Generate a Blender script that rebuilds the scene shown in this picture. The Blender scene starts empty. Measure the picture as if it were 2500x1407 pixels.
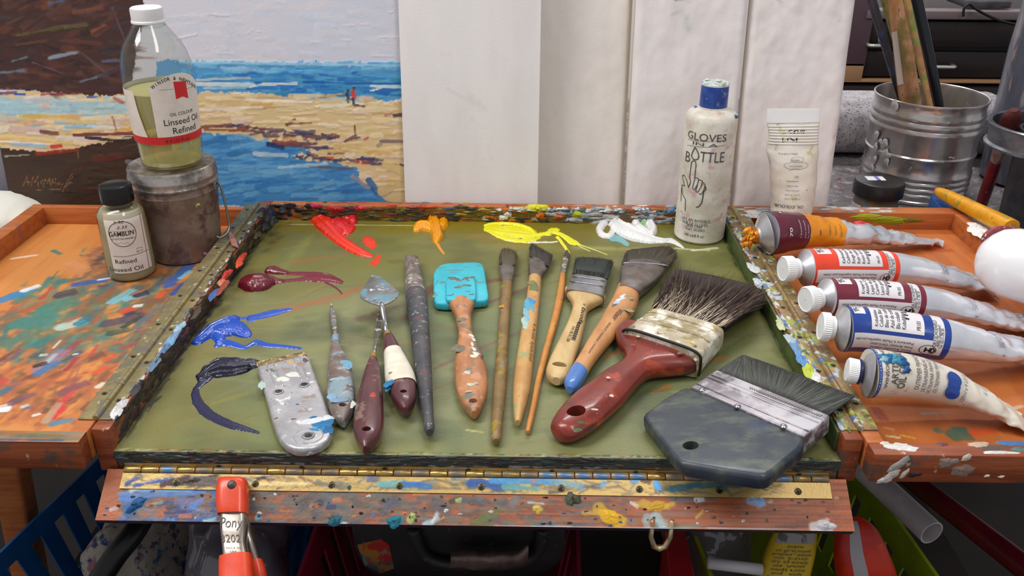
import bpy, bmesh, math, random
import numpy as np
from mathutils import Vector, Matrix, noise as mnoise
rnd = random.Random(7)
SC = bpy.context.scene
COL = SC.collection
W, H = 2500, 1407

# ------------------------------------------------------------------ camera
FOC = 2130.0
CAM = np.array([0.028374, -0.469932, 0.338364])
YAW, PITCH, ROLL = 0.0117315, 0.4670672, 0.0067402
def _basis():
    cy, sy, cp, sp = math.cos(YAW), math.sin(YAW), math.cos(PITCH), math.sin(PITCH)
    f = np.array([-sy*cp, cy*cp, -sp]); r = np.array([cy, sy, 0.0]); u = np.cross(r, f)
    cr, sr = math.cos(ROLL), math.sin(ROLL)
    return cr*r + sr*u, -sr*r + cr*u, f
CR, CU, CF = _basis()
cam_d = bpy.data.cameras.new('camera'); cam = bpy.data.objects.new('camera', cam_d); COL.objects.link(cam)
cam_d.sensor_fit = 'HORIZONTAL'; cam_d.sensor_width = 36.0; cam_d.lens = FOC / W * 36.0
cam_d.clip_start = 0.02; cam_d.clip_end = 50
cam.matrix_world = Matrix(((CR[0], CU[0], -CF[0], CAM[0]), (CR[1], CU[1], -CF[1], CAM[1]),
                           (CR[2], CU[2], -CF[2], CAM[2]), (0, 0, 0, 1)))
SC.camera = cam

# ------------------------------------------------------------------ light and exposure
SC.view_settings.view_transform = 'Standard'; SC.view_settings.look = 'None'
SC.view_settings.gamma = 1.0; SC.view_settings.exposure = 0.0
SC.view_settings.use_curve_mapping = False
world = bpy.data.worlds.new('world'); SC.world = world; world.use_nodes = True
wb = world.node_tree.nodes['Background']
wb.inputs[0].default_value = (0.95, 0.97, 1.0, 1); wb.inputs[1].default_value = 0.42
def area(name, loc, target, sx, sy, power, col):
    d = bpy.data.lights.new(name, 'AREA'); d.shape = 'RECTANGLE'; d.size = sx; d.size_y = sy
    d.energy = power; d.color = col
    o = bpy.data.objects.new(name, d); COL.objects.link(o); o.location = loc
    o.rotation_euler = (Vector(target) - Vector(loc)).to_track_quat('-Z', 'Y').to_euler()
    o['label'] = 'unseen overhead strip light'; o['category'] = 'light'
    return o
area('overhead_light', (-0.85, -0.05, 1.45), (0.0, 0.25, 0), 0.45, 1.2, 20, (1.0, 0.98, 0.95))
area('overhead_light', (0.55, -0.60, 1.75), (0.15, 0.3, 0), 0.35, 1.2, 12, (1.0, 0.98, 0.95))
area('overhead_light', (0.2, 1.75, 2.15), (0.2, 2.6, 0.9), 1.6, 0.4, 70, (1.0, 0.98, 0.95))  # added lamp washing the back wall, so metal reflections get brighter

# ------------------------------------------------------------------ helpers: pixels to planes
def ray(px, py):
    return CAM, CF + (px - W/2)/FOC*CR - (py - H/2)/FOC*CU
def at(px, py, z=None, y=None, x=None, pl=None):
    o, d = ray(px, py)
    if z is not None: t = (z - o[2])/d[2]
    elif y is not None: t = (y - o[1])/d[1]
    elif x is not None: t = (x - o[0])/d[0]
    else:
        P0, n = np.array(pl[0]), np.array(pl[1]); t = ((P0 - o) @ n)/(d @ n)
    return Vector(o + t*d)
def depth(P): return float((np.array(P) - CAM) @ CF)
def pix(P):
    d = np.array(P) - CAM; zc = d @ CF
    return W/2 + FOC*(d @ CR)/zc, H/2 - FOC*(d @ CU)/zc
def hgt(c, ypx):
    lo, hi = -0.2, 0.8
    for _ in range(50):
        m = (lo + hi)/2
        if pix((c[0], c[1], c[2] + m))[1] > ypx: lo = m
        else: hi = m
    return m
def mpp(P): return depth(P)/FOC          # metres per pixel at P

# ------------------------------------------------------------------ helpers: colour and materials
def lin(c):
    c = np.asarray(c, float)/255.0
    return np.where(c <= 0.04045, c/12.92, ((c + 0.055)/1.055)**2.4)
def L4(c): return (*[float(v) for v in lin(c)], 1.0)
MATS = {}
def M(name, col, rough=0.5, metal=0.0, col2=None, nscale=40, lo=0.35, hi=0.65, stretch=(1, 1, 1), detail=4,
      stains=(), bump=0.0, bscale=200, coat=0.0, spec=0.5, sheen=0.0, rot=(0, 0, 0), trans=0.0, ior=1.45, vcol=False, bstretch=None, sss=0.0):
    if name in MATS: return MATS[name]
    m = bpy.data.materials.new(name); m.use_nodes = True; MATS[name] = m
    nt = m.node_tree; N = nt.nodes; Lk = nt.links
    bs = N['Principled BSDF']
    tc = N.new('ShaderNodeTexCoord')
    def nz(scale, st, det=detail, seed=0.0):
        mp = N.new('ShaderNodeMapping'); mp.inputs['Scale'].default_value = st
        mp.inputs['Rotation'].default_value = rot; mp.inputs['Location'].default_value = (seed, seed*0.7, seed*1.3)
        t = N.new('ShaderNodeTexNoise'); t.inputs['Scale'].default_value = scale; t.inputs['Detail'].default_value = det
        t.inputs['Roughness'].default_value = 0.6
        Lk.new(tc.outputs['Object'], mp.inputs[0]); Lk.new(mp.outputs[0], t.inputs['Vector'])
        return t.outputs['Fac']
    def mix(fac, a, b):
        x = N.new('ShaderNodeMix'); x.data_type = 'RGBA'
        for s, v in ((0, fac), (6, a), (7, b)):
            if isinstance(v, bpy.types.NodeSocket): Lk.new(v, x.inputs[s])
            else: x.inputs[s].default_value = v
        return x.outputs[2]
    def ramp(f, a, b):
        r = N.new('ShaderNodeMapRange'); r.inputs[1].default_value = a; r.inputs[2].default_value = b
        r.interpolation_type = 'SMOOTHSTEP'
        Lk.new(f, r.inputs[0]); return r.outputs[0]
    if vcol:
        a = N.new('ShaderNodeAttribute'); a.attribute_name = 'Col'; c = a.outputs['Color']
        if col2 is not None: c = mix(ramp(nz(nscale, stretch), lo, hi), c, L4(col2))
    else:
        c = L4(col)
        if col2 is not None: c = mix(ramp(nz(nscale, stretch), lo, hi), c, L4(col2))
    mt = None
    for i, s in enumerate(stains):
        sc, ns, a, b = s[:4]; st = s[4] if len(s) > 4 else (1, 1, 1)
        f = ramp(nz(ns*1.6, st, 5, 3.1*(i + 1)), a - 0.07, b - 0.045)
        c = mix(f, c, L4(sc))
        if metal > 0.3:
            inv = N.new('ShaderNodeMath'); inv.operation = 'SUBTRACT'; inv.inputs[0].default_value = 1.0; Lk.new(f, inv.inputs[1])
            if mt is None:
                mm = N.new('ShaderNodeMath'); mm.operation = 'MULTIPLY'; mm.inputs[0].default_value = metal; Lk.new(inv.outputs[0], mm.inputs[1])
            else:
                mm = N.new('ShaderNodeMath'); mm.operation = 'MULTIPLY'; Lk.new(mt, mm.inputs[0]); Lk.new(inv.outputs[0], mm.inputs[1])
            mt = mm.outputs[0]
    if isinstance(c, tuple): bs.inputs['Base Color'].default_value = c
    else: Lk.new(c, bs.inputs['Base Color'])
    bs.inputs['Roughness'].default_value = rough; bs.inputs['Metallic'].default_value = metal
    if mt is not None: Lk.new(mt, bs.inputs['Metallic'])
    bs.inputs['Specular IOR Level'].default_value = spec; bs.inputs['IOR'].default_value = ior
    bs.inputs['Coat Weight'].default_value = coat; bs.inputs['Coat Roughness'].default_value = 0.12
    bs.inputs['Transmission Weight'].default_value = trans
    if sss: bs.inputs['Subsurface Weight'].default_value = sss; bs.inputs['Subsurface Radius'].default_value = (0.004, 0.003, 0.003)
    if bump:
        b = N.new('ShaderNodeBump'); b.inputs['Strength'].default_value = min(1.0, bump); b.inputs['Distance'].default_value = 0.0006*max(1.0, bump)
        Lk.new(nz(bscale, bstretch or stretch, 5, 1.7), b.inputs['Height']); Lk.new(b.outputs[0], bs.inputs['Normal'])
    return m
def GLASS(name, tint=(255, 255, 255), rough=0.05, amount=1.0, milky=None, milk=0.0, refl=1.0):
    if name in MATS: return MATS[name]
    m = bpy.data.materials.new(name); m.use_nodes = True; MATS[name] = m
    nt = m.node_tree; N = nt.nodes; Lk = nt.links; N.remove(N['Principled BSDF']); out = N['Material Output']
    tr = N.new('ShaderNodeBsdfTransparent'); tr.inputs[0].default_value = L4(tint)
    gl = N.new('ShaderNodeBsdfGlossy'); gl.inputs['Roughness'].default_value = rough
    lw = N.new('ShaderNodeLayerWeight'); lw.inputs[0].default_value = 0.5
    pw = N.new('ShaderNodeMath'); pw.operation = 'POWER'; pw.inputs[1].default_value = 4.0; Lk.new(lw.outputs['Facing'], pw.inputs[0])
    mu = N.new('ShaderNodeMath'); mu.operation = 'MULTIPLY_ADD'; mu.inputs[1].default_value = 0.45*refl; mu.inputs[2].default_value = 0.045*refl; Lk.new(pw.outputs[0], mu.inputs[0])
    mx = N.new('ShaderNodeMixShader'); Lk.new(mu.outputs[0], mx.inputs[0]); Lk.new(tr.outputs[0], mx.inputs[1]); Lk.new(gl.outputs[0], mx.inputs[2])
    last = mx.outputs[0]
    if milky is not None:
        df = N.new('ShaderNodeBsdfDiffuse'); df.inputs[0].default_value = L4(milky)
        m2 = N.new('ShaderNodeMixShader'); m2.inputs[0].default_value = milk
        Lk.new(last, m2.inputs[1]); Lk.new(df.outputs[0], m2.inputs[2]); last = m2.outputs[0]
    Lk.new(last, out.inputs[0]); return m

# ------------------------------------------------------------------ helpers: things and parts
LOC = {}
def thing(name, label, cat, loc, group=None):
    o = bpy.data.objects.new(name, None); COL.objects.link(o); o.location = loc; o.empty_display_size = 0.02
    LOC[o.name] = Vector(loc); tag(o, label, cat, group); return o
def tag(o, label=None, cat=None, group=None, kind=None):
    if label: o['label'] = label
    if cat: o['category'] = cat
    if group: o['group'] = group
    if kind: o['kind'] = kind
    return o
def link(name, me, mat, parent=None, smooth=True, base=None):
    """mesh in world coordinates -> object whose origin is its thing's base"""
    if parent is not None: off = LOC[parent.name]
    elif base is not None: off = Vector(base)
    else:
        n = len(me.vertices); co = np.empty(n*3, np.float32); me.vertices.foreach_get('co', co); co = co.reshape(-1, 3)
        mn, mx = co.min(0), co.max(0); off = Vector(((mn[0]+mx[0])/2, (mn[1]+mx[1])/2, float(mn[2])))
    me.transform(Matrix.Translation(-off))
    if smooth and len(me.polygons): me.polygons.foreach_set('use_smooth', np.ones(len(me.polygons), bool))
    o = bpy.data.objects.new(name, me); COL.objects.link(o)
    for mm in (mat if isinstance(mat, (list, tuple)) else [mat]): me.materials.append(mm)
    if parent is not None: o.parent = parent
    else: o.location = off
    LOC[o.name] = off
    me.update(); return o
def mesh(name, vs, fs, mat, parent=None, smooth=True, cols=None, base=None, sharp=None):
    me = bpy.data.meshes.new(name); me.from_pydata([tuple(v) for v in vs], [], [tuple(f) for f in fs])
    if cols is not None:
        a = me.color_attributes.new('Col', 'FLOAT_COLOR', 'POINT')
        c = np.ones((len(vs), 4), np.float32); c[:, :3] = cols; a.data.foreach_set('color', c.ravel())
    if sharp: me.set_sharp_from_angle(angle=math.radians(sharp))
    o = link(name, me, mat, parent, smooth, base)
    if sharp: me.set_sharp_from_angle(angle=math.radians(sharp))
    return o
def from_bm(name, bm, mat, parent=None, smooth=True, base=None, sharp=40):
    bmesh.ops.recalc_face_normals(bm, faces=bm.faces[:])
    me = bpy.data.meshes.new(name); bm.to_mesh(me); bm.free()
    o = link(name, me, mat, parent, smooth, base)
    if smooth and sharp: me.set_sharp_from_angle(angle=math.radians(sharp))
    return o
def bm_box(bm, x0, x1, y0, y1, z0, z1, bev=0.0, seg=2, mtx=None):
    r = bmesh.ops.create_cube(bm, size=1.0); vs = r['verts']
    for v in vs: v.co = Vector(((x0+x1)/2 + v.co.x*(x1-x0), (y0+y1)/2 + v.co.y*(y1-y0), (z0+z1)/2 + v.co.z*(z1-z0)))
    if bev:
        es = list({e for v in vs for e in v.link_edges})
        r2 = bmesh.ops.bevel(bm, geom=es, offset=bev, segments=seg, profile=0.5, affect='EDGES')
        vs = list({v for f in r2['faces'] for v in f.verts} | {v for v in vs if v.is_valid})
    if mtx is not None: bmesh.ops.transform(bm, matrix=mtx, verts=vs)
def box(name, x0, x1, y0, y1, z0, z1, mat, parent=None, bev=0.001, base=None, mtx=None):
    bm = bmesh.new(); bm_box(bm, x0, x1, y0, y1, z0, z1, bev, mtx=mtx)
    return from_bm(name, bm, mat, parent, base=base)
def ring_mesh(rings, closed=True, caps=(True, True)):
    n = len(rings[0]); vs = [p for r in rings for p in r]; fs = []
    for i in range(len(rings)-1):
        for j in range(n if closed else n-1):
            k = (j+1) % n
            fs.append((i*n+j, i*n+k, (i+1)*n+k, (i+1)*n+j))
    if caps[0]: fs.append(tuple(reversed(range(n))))
    if caps[1]: fs.append(tuple((len(rings)-1)*n + j for j in range(n)))
    return vs, fs
def lathe(name, c, prof, mat, parent=None, seg=56, caps=(False, False), axis=None, base=None, sharp=35, rib=None):
    """prof = [(h, r)]; axis = unit vector (default up)"""
    c = Vector(c); ax = Vector(axis) if axis is not None else Vector((0, 0, 1))
    ax.normalize(); q = ax.to_track_quat('Z', 'Y'); X = q @ Vector((1, 0, 0)); Y = q @ Vector((0, 1, 0))
    rings = []
    for pr in prof:
        h, r = pr[0], max(pr[1], 1e-5); am = pr[2] if len(pr) > 2 else 0
        rings.append([c + ax*h + (X*math.cos(t) + Y*math.sin(t))*(r + (am*(1 if j % 2 else -1)))
                      for j, t in ((j, 2*math.pi*j/seg) for j in range(seg))])
    vs, fs = ring_mesh(rings, True, caps)
    return mesh(name, vs, fs, mat, parent, base=base, sharp=sharp)
def sweep(name, pts, rad, mat, parent=None, seg=10, base=None, closed=False):
    pts = [Vector(p) for p in pts]; rings = []; n = len(pts)
    up = Vector((0, 0, 1)); prevX = None
    for i, p in enumerate(pts):
        if closed: t = (pts[(i+1) % n] - pts[i-1])
        else: t = pts[min(i+1, n-1)] - pts[max(i-1, 0)]
        t.normalize()
        if prevX is None:
            X = t.cross(up)
            if X.length < 0.1: X = t.cross(Vector((1, 0, 0)))
        else: X = prevX - t*prevX.dot(t)
        X.normalize(); Y = t.cross(X); prevX = X
        r = rad[i] if isinstance(rad, (list, tuple)) else rad
        rings.append([p + (X*math.cos(2*math.pi*j/seg) + Y*math.sin(2*math.pi*j/seg))*r for j in range(seg)])
    if closed: rings.append(rings[0])
    vs, fs = ring_mesh(rings, True, (not closed, not closed))
    return mesh(name, vs, fs, mat, parent, base=base)
def crom(P, t):
    """Catmull-Rom through rows of P at t in 0..len-1"""
    i = int(min(max(math.floor(t), 0), len(P)-2)); f = t - i
    p0, p1, p2, p3 = P[max(i-1, 0)], P[i], P[i+1], P[min(i+2, len(P)-1)]
    return 0.5*((2*p1) + (-p0+p2)*f + (2*p0-5*p1+4*p2-p3)*f*f + (-p0+3*p1-3*p2+p3)*f*f*f)
class Loft:
    """stations: (centre, half width vector, half thickness vector, exponent)"""
    def __init__(s, st, smooth=True, sub=6):
        s.st = np.array([[*c, *w, *h, n] for c, w, h, n in st], float); s.smooth = smooth; s.sub = sub
    def row(s, u):
        t = min(max(u, 0.0), 1.0)*(len(s.st)-1)
        if s.smooth: return crom(s.st, t)
        i = int(min(math.floor(t), len(s.st)-2)); f = t - i
        return s.st[i]*(1-f) + s.st[i+1]*f
    def surf(s, u, ang, off=0.0):
        """ang in radians, 0 = top (+thickness), positive towards +width"""
        r = s.row(u); n = max(r[9], 1.2)
        ca, sa = math.cos(ang), math.sin(ang)
        w = np.sign(sa)*abs(sa)**(2/n); h = np.sign(ca)*abs(ca)**(2/n)
        p = r[0:3] + w*r[3:6] + h*r[6:9]
        if off:
            W_ = np.linalg.norm(r[3:6]) + 1e-9; H_ = np.linalg.norm(r[6:9]) + 1e-9
            nn = (r[3:6]/W_)*(w/W_) + (r[6:9]/H_)*(h/H_); nn /= np.linalg.norm(nn) + 1e-12
            p = p + nn*off
        return Vector(p)
    def build(s, name, mat, parent=None, seg=24, caps=(True, True), base=None, u0=0.0, u1=1.0, wob=0.0, sharp=50):
        n = (len(s.st)-1)*s.sub if s.smooth else len(s.st)-1
        rings = []
        for i in range(n+1):
            u = u0 + (u1-u0)*i/n
            ring = [s.surf(u, -2*math.pi*j/seg) for j in range(seg)]
            if wob:
                a = wob(u) if callable(wob) else wob
                ring = [p + Vector(mnoise.noise_vector(p*95))*a + Vector(mnoise.noise_vector(p*230))*a*0.4 for p in ring]
            rings.append(ring)
        vs, fs = ring_mesh(rings, True, caps)
        return mesh(name, vs, fs, mat, parent, base=base, sharp=sharp)
    def patch(s, name, u0, u1, a0, a1, off, mat, parent, nu=24, na=16, wob=None):
        vs = []; fs = []
        for i in range(nu+1):
            for j in range(na+1):
                u = u0+(u1-u0)*i/nu
                p = s.surf(u, a0+(a1-a0)*j/na, off)
                if wob: a = wob(u); p = p + Vector(mnoise.noise_vector(p*95))*a + Vector(mnoise.noise_vector(p*230))*a*0.4
                vs.append(p)
        for i in range(nu):
            for j in range(na):
                k = i*(na+1)+j; fs.append((k, k+1, k+na+2, k+na+1))
        return mesh(name, vs, fs, mat, parent)
def loft_px(st, z, n=2.0, smooth=True, sub=6, flat=1.0):
    """st rows: (xl, yl, xr, yr, thickness or None, [z shift]) in photo pixels; z = height of the centre line"""
    out = []
    for r in st:
        zz = z + (r[5] if len(r) > 5 else 0)
        a, b = at(r[0], r[1], z=zz), at(r[2], r[3], z=zz)
        w = (b - a)/2; h = r[4]/2 if r[4] is not None else w.length*flat
        out.append(((a+b)/2, w, Vector((0, 0, h)), n))
    return Loft(out, smooth, sub)
def plate(name, pts, nrm, th, mat, parent=None, bev=0.001, holes=(), base=None, seg=3, sharp=40):
    """flat outline (3D points on its top plane) given thickness downwards along -nrm; holes = [(centre, rx, ry, axis)]"""
    bm = bmesh.new(); nrm = Vector(nrm).normalized()
    vs = [bm.verts.new(p) for p in pts]; f = bm.faces.new(vs); f.normal_update()
    if f.normal.dot(nrm) < 0: f.normal_flip()
    r = bmesh.ops.extrude_face_region(bm, geom=[f]); ev = [e for e in r['geom'] if isinstance(e, bmesh.types.BMVert)]
    bmesh.ops.translate(bm, vec=-nrm*th, verts=ev)
    if bev:
        es = [e for e in bm.edges if len(e.link_faces) == 2 and abs(e.link_faces[0].normal.dot(e.link_faces[1].normal)) < 0.5 and
              (abs(e.link_faces[0].normal.dot(nrm)) > 0.8 or abs(e.link_faces[1].normal.dot(nrm)) > 0.8)]
        bm.normal_update()
        es = [e for e in bm.edges if len(e.link_faces) == 2 and (abs(e.link_faces[0].normal.dot(nrm)) > 0.9) != (abs(e.link_faces[1].normal.dot(nrm)) > 0.9)]
        bmesh.ops.bevel(bm, geom=es, offset=bev, segments=seg, profile=0.5, affect='EDGES')
    o = from_bm(name, bm, mat, parent, base=base, sharp=sharp)
    for h in holes: punch(o, h[0], nrm, h[1], h[2], h[3] if len(h) > 3 else None)
    return o
def punch(o, c, nrm, rx, ry=None, axis=None, ln=0.06):
    """cut an elliptical hole straight through o at world point c"""
    ry = ry or rx; nrm = Vector(nrm).normalized(); X = Vector(axis) if axis is not None else Vector((1, 0, 0))
    X = (X - nrm*X.dot(nrm)).normalized(); Y = nrm.cross(X); c = Vector(c) - LOC[o.name]
    rings = [[c + nrm*k + X*rx*math.cos(t) + Y*ry*math.sin(t) for t in (2*math.pi*j/24 for j in range(24))] for k in (-ln, ln)]
    vs, fs = ring_mesh(rings); me = bpy.data.meshes.new('cut'); me.from_pydata([tuple(v) for v in vs], [], fs)
    bm = bmesh.new(); bm.from_mesh(me); bmesh.ops.recalc_face_normals(bm, faces=bm.faces[:]); bm.to_mesh(me); bm.free()
    cu = bpy.data.objects.new('cut', me); COL.objects.link(cu)
    if o.parent is None: cu.location = o.location
    else: cu.location = LOC[o.name]
    md = o.modifiers.new('b', 'BOOLEAN'); md.object = cu; md.operation = 'DIFFERENCE'; md.solver = 'EXACT'
    dg = bpy.context.evaluated_depsgraph_get(); dg.update()
    nm = bpy.data.meshes.new_from_object(o.evaluated_get(dg)); old = o.data
    o.modifiers.clear()
    if len(nm.polygons) > 4:
        nme = old.name; o.data = nm; bpy.data.meshes.remove(old); nm.name = nme
        nm.set_sharp_from_angle(angle=math.radians(40))
    bpy.data.objects.remove(cu); bpy.data.meshes.remove(me)
# ------------------------------------------------------------------ helpers: painted reliefs (colour per vertex, real height)
def vnoise(nv, nu, cv, cu, seed, octs=1):
    out = np.zeros((nv, nu)); amp = 1.0; tot = 0
    for k in range(octs):
        rg = np.random.RandomState(seed + 17*k); a, b = max(2, int(cv*2**k)), max(2, int(cu*2**k))
        g = rg.rand(a+2, b+2); y = np.linspace(0, a, nv); x = np.linspace(0, b, nu)
        yi = np.minimum(y.astype(int), a-1); xi = np.minimum(x.astype(int), b-1)
        fy = (y-yi); fx = (x-xi); fy = (fy*fy*(3-2*fy))[:, None]; fx = (fx*fx*(3-2*fx))[None]
        v = g[yi][:, xi]*(1-fy)*(1-fx) + g[yi+1][:, xi]*fy*(1-fx) + g[yi][:, xi+1]*(1-fy)*fx + g[yi+1][:, xi+1]*fy*fx
        out += v*amp; tot += amp; amp *= 0.55
    return out/tot
class Paint:
    def __init__(s, u0, u1, v0, v1, step, base, seed=1):
        s.nu = int(round((u1-u0)/step))+1; s.nv = int(round((v1-v0)/step))+1
        s.u = np.linspace(u0, u1, s.nu); s.v = np.linspace(v0, v1, s.nv); s.U, s.V = np.meshgrid(s.u, s.v)
        s.c = np.ones((s.nv, s.nu, 3))*np.array(base, float); s.h = np.zeros((s.nv, s.nu)); s.rg = np.random.RandomState(seed)
        s.step = step; s.seed = seed
        L = max(u1-u0, v1-v0); s.ns = vnoise(s.nv, s.nu, (v1-v0)/0.012, (u1-u0)/0.012, seed, 3)
        s.nf = vnoise(s.nv, s.nu, (v1-v0)/0.004, (u1-u0)/0.004, seed+5, 3)
    def mottle(s, col, a, cu, cv, lo, hi, seed=0, octs=3):
        n = vnoise(s.nv, s.nu, cv, cu, s.seed+seed+100, octs); f = np.clip((n-lo)/(hi-lo), 0, 1)*a
        s.c = s.c*(1-f[..., None]) + np.array(col, float)*f[..., None]
    def stroke(s, pts, width, col, alpha=1.0, streak=0.5, ht=0.0, rag=0.35, fade=0.0, soft=0.15, wv=0.0):
        pts = [np.array(p, float) for p in pts]; w = width/2
        lo = np.min(pts, 0) - w*1.6; hi = np.max(pts, 0) + w*1.6
        i0, i1 = np.searchsorted(s.u, [lo[0], hi[0]]); j0, j1 = np.searchsorted(s.v, [lo[1], hi[1]])
        if i1-i0 < 1 or j1-j0 < 1: return
        U = s.U[j0:j1, i0:i1]; V = s.V[j0:j1, i0:i1]
        best = np.full(U.shape, 1e9); lat = np.zeros(U.shape); par = np.zeros(U.shape)
        tot = sum(np.linalg.norm(b-a) for a, b in zip(pts[:-1], pts[1:])) + 1e-9; acc = 0
        for a, b in zip(pts[:-1], pts[1:]):
            d = b-a; l = np.linalg.norm(d)+1e-9; d = d/l
            t = (U-a[0])*d[0] + (V-a[1])*d[1]; sd = (U-a[0])*(-d[1]) + (V-a[1])*d[0]
            tc = np.clip(t, 0, l); over = np.abs(t-tc); dist = np.hypot(sd, over*1.3)
            k = dist < best; best = np.where(k, dist, best); lat = np.where(k, sd, lat); par = np.where(k, (acc+tc)/tot, par); acc += l
        ns = s.ns[j0:j1, i0:i1]; nf = s.nf[j0:j1, i0:i1]
        e = w*(1 - rag*(ns*1.4-0.3) - rag*0.5*(nf-0.5))
        f = np.clip((e-best)/(w*soft+1e-9), 0, 1)
        nb = max(6, int(width/0.0007)); br = s.rg.rand(nb+3); q = np.clip((lat/w+1)/2*nb, 0, nb+0.999); qi = q.astype(int)
        bv = br[qi]*(1-(q-qi)) + br[np.minimum(qi+1, nb+2)]*(q-qi)
        f = f*(1 - streak*bv*(0.4+0.6*par))
        if fade: f = f*np.clip((1.02-par - bv*fade*0.5)/max(fade, 1e-3), 0, 1)
        f = np.clip(f*alpha, 0, 1)[..., None]
        cc = np.array(col, float)*(1 + 0.10*(nf[..., None]-0.5) + wv*(bv[..., None]-0.5))
        s.c[j0:j1, i0:i1] = s.c[j0:j1, i0:i1]*(1-f) + cc*f
        if ht:
            edge = np.clip(1-np.abs(best/w-0.8)/0.22, 0, 1)
            s.h[j0:j1, i0:i1] = np.maximum(s.h[j0:j1, i0:i1], f[..., 0]*ht*(0.45+0.35*bv+0.55*edge))
    def poly(s, pts, col, alpha=1.0, rough=0.004, ht=0.0):
        """fill of a polygon with a ragged edge"""
        P = np.array(pts, float); x, y = s.U + (s.ns-0.5)*rough*2, s.V + (s.nf-0.5)*rough*2
        ins = np.zeros(x.shape, bool); n = len(P); j = n-1
        for i in range(n):
            c = ((P[i, 1] > y) != (P[j, 1] > y)) & (x < (P[j, 0]-P[i, 0])*(y-P[i, 1])/(P[j, 1]-P[i, 1]+1e-12)+P[i, 0])
            ins ^= c; j = i
        f = (ins*alpha)[..., None]
        s.c = s.c*(1-f) + np.array(col, float)*f
        if ht: s.h = np.where(ins, ht, s.h)
        return ins
    def build(s, name, mat, O, Ud, Vd, Nd, parent=None, th=0.004, base=None, shape=None):
        O, Ud, Vd, Nd = (np.array(q, float) for q in (O, Ud, Vd, Nd))
        h = s.h + (shape(s.U, s.V) if shape else 0)
        P = O + s.U[..., None]*Ud + s.V[..., None]*Vd + h[..., None]*Nd
        co = P.reshape(-1, 3); nu, nv = s.nu, s.nv; idx = np.arange(nu*nv).reshape(nv, nu)
        q = np.stack([idx[:-1, :-1], idx[:-1, 1:], idx[1:, 1:], idx[1:, :-1]], -1).reshape(-1, 4)
        b = np.concatenate([idx[0, :], idx[1:, -1], idx[-1, -2::-1], idx[-2:0:-1, 0]]); nb = len(b)
        P0 = (O + s.U[..., None]*Ud + s.V[..., None]*Vd).reshape(-1, 3)
        low = P0[b] - Nd*th; kt = np.arange(nb) + nu*nv; k = kt + nb; k2 = np.roll(k, -1); kt2 = np.roll(kt, -1)
        sk = np.stack([kt, k, k2, kt2], -1)
        allv = np.concatenate([co, co[b], low]); quads = np.concatenate([q, sk])
        me = bpy.data.meshes.new(name); me.vertices.add(len(allv)); me.vertices.foreach_set('co', allv.astype(np.float32).ravel())
        nl = quads.size + nb; me.loops.add(nl); me.polygons.add(len(quads)+1)
        lv = np.concatenate([quads.ravel(), k[::-1]]).astype(np.int32); me.loops.foreach_set('vertex_index', lv)
        ls = np.concatenate([np.arange(len(quads))*4, [quads.size]]).astype(np.int32); me.polygons.foreach_set('loop_start', ls)
        me.update(calc_edges=True); me.validate()
        a = me.color_attributes.new('Col', 'FLOAT_COLOR', 'POINT'); c = np.ones((len(allv), 4), np.float32)
        cl = lin(np.clip(s.c, 0, 255)).reshape(-1, 3); c[:nu*nv, :3] = cl; c[nu*nv:, :3] = lin(s.edge if hasattr(s, 'edge') else (120, 70, 45))
        a.data.foreach_set('color', c.ravel())
        o = link(name, me, mat, parent, True, base); me.set_sharp_from_angle(angle=math.radians(50)); return o
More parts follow.
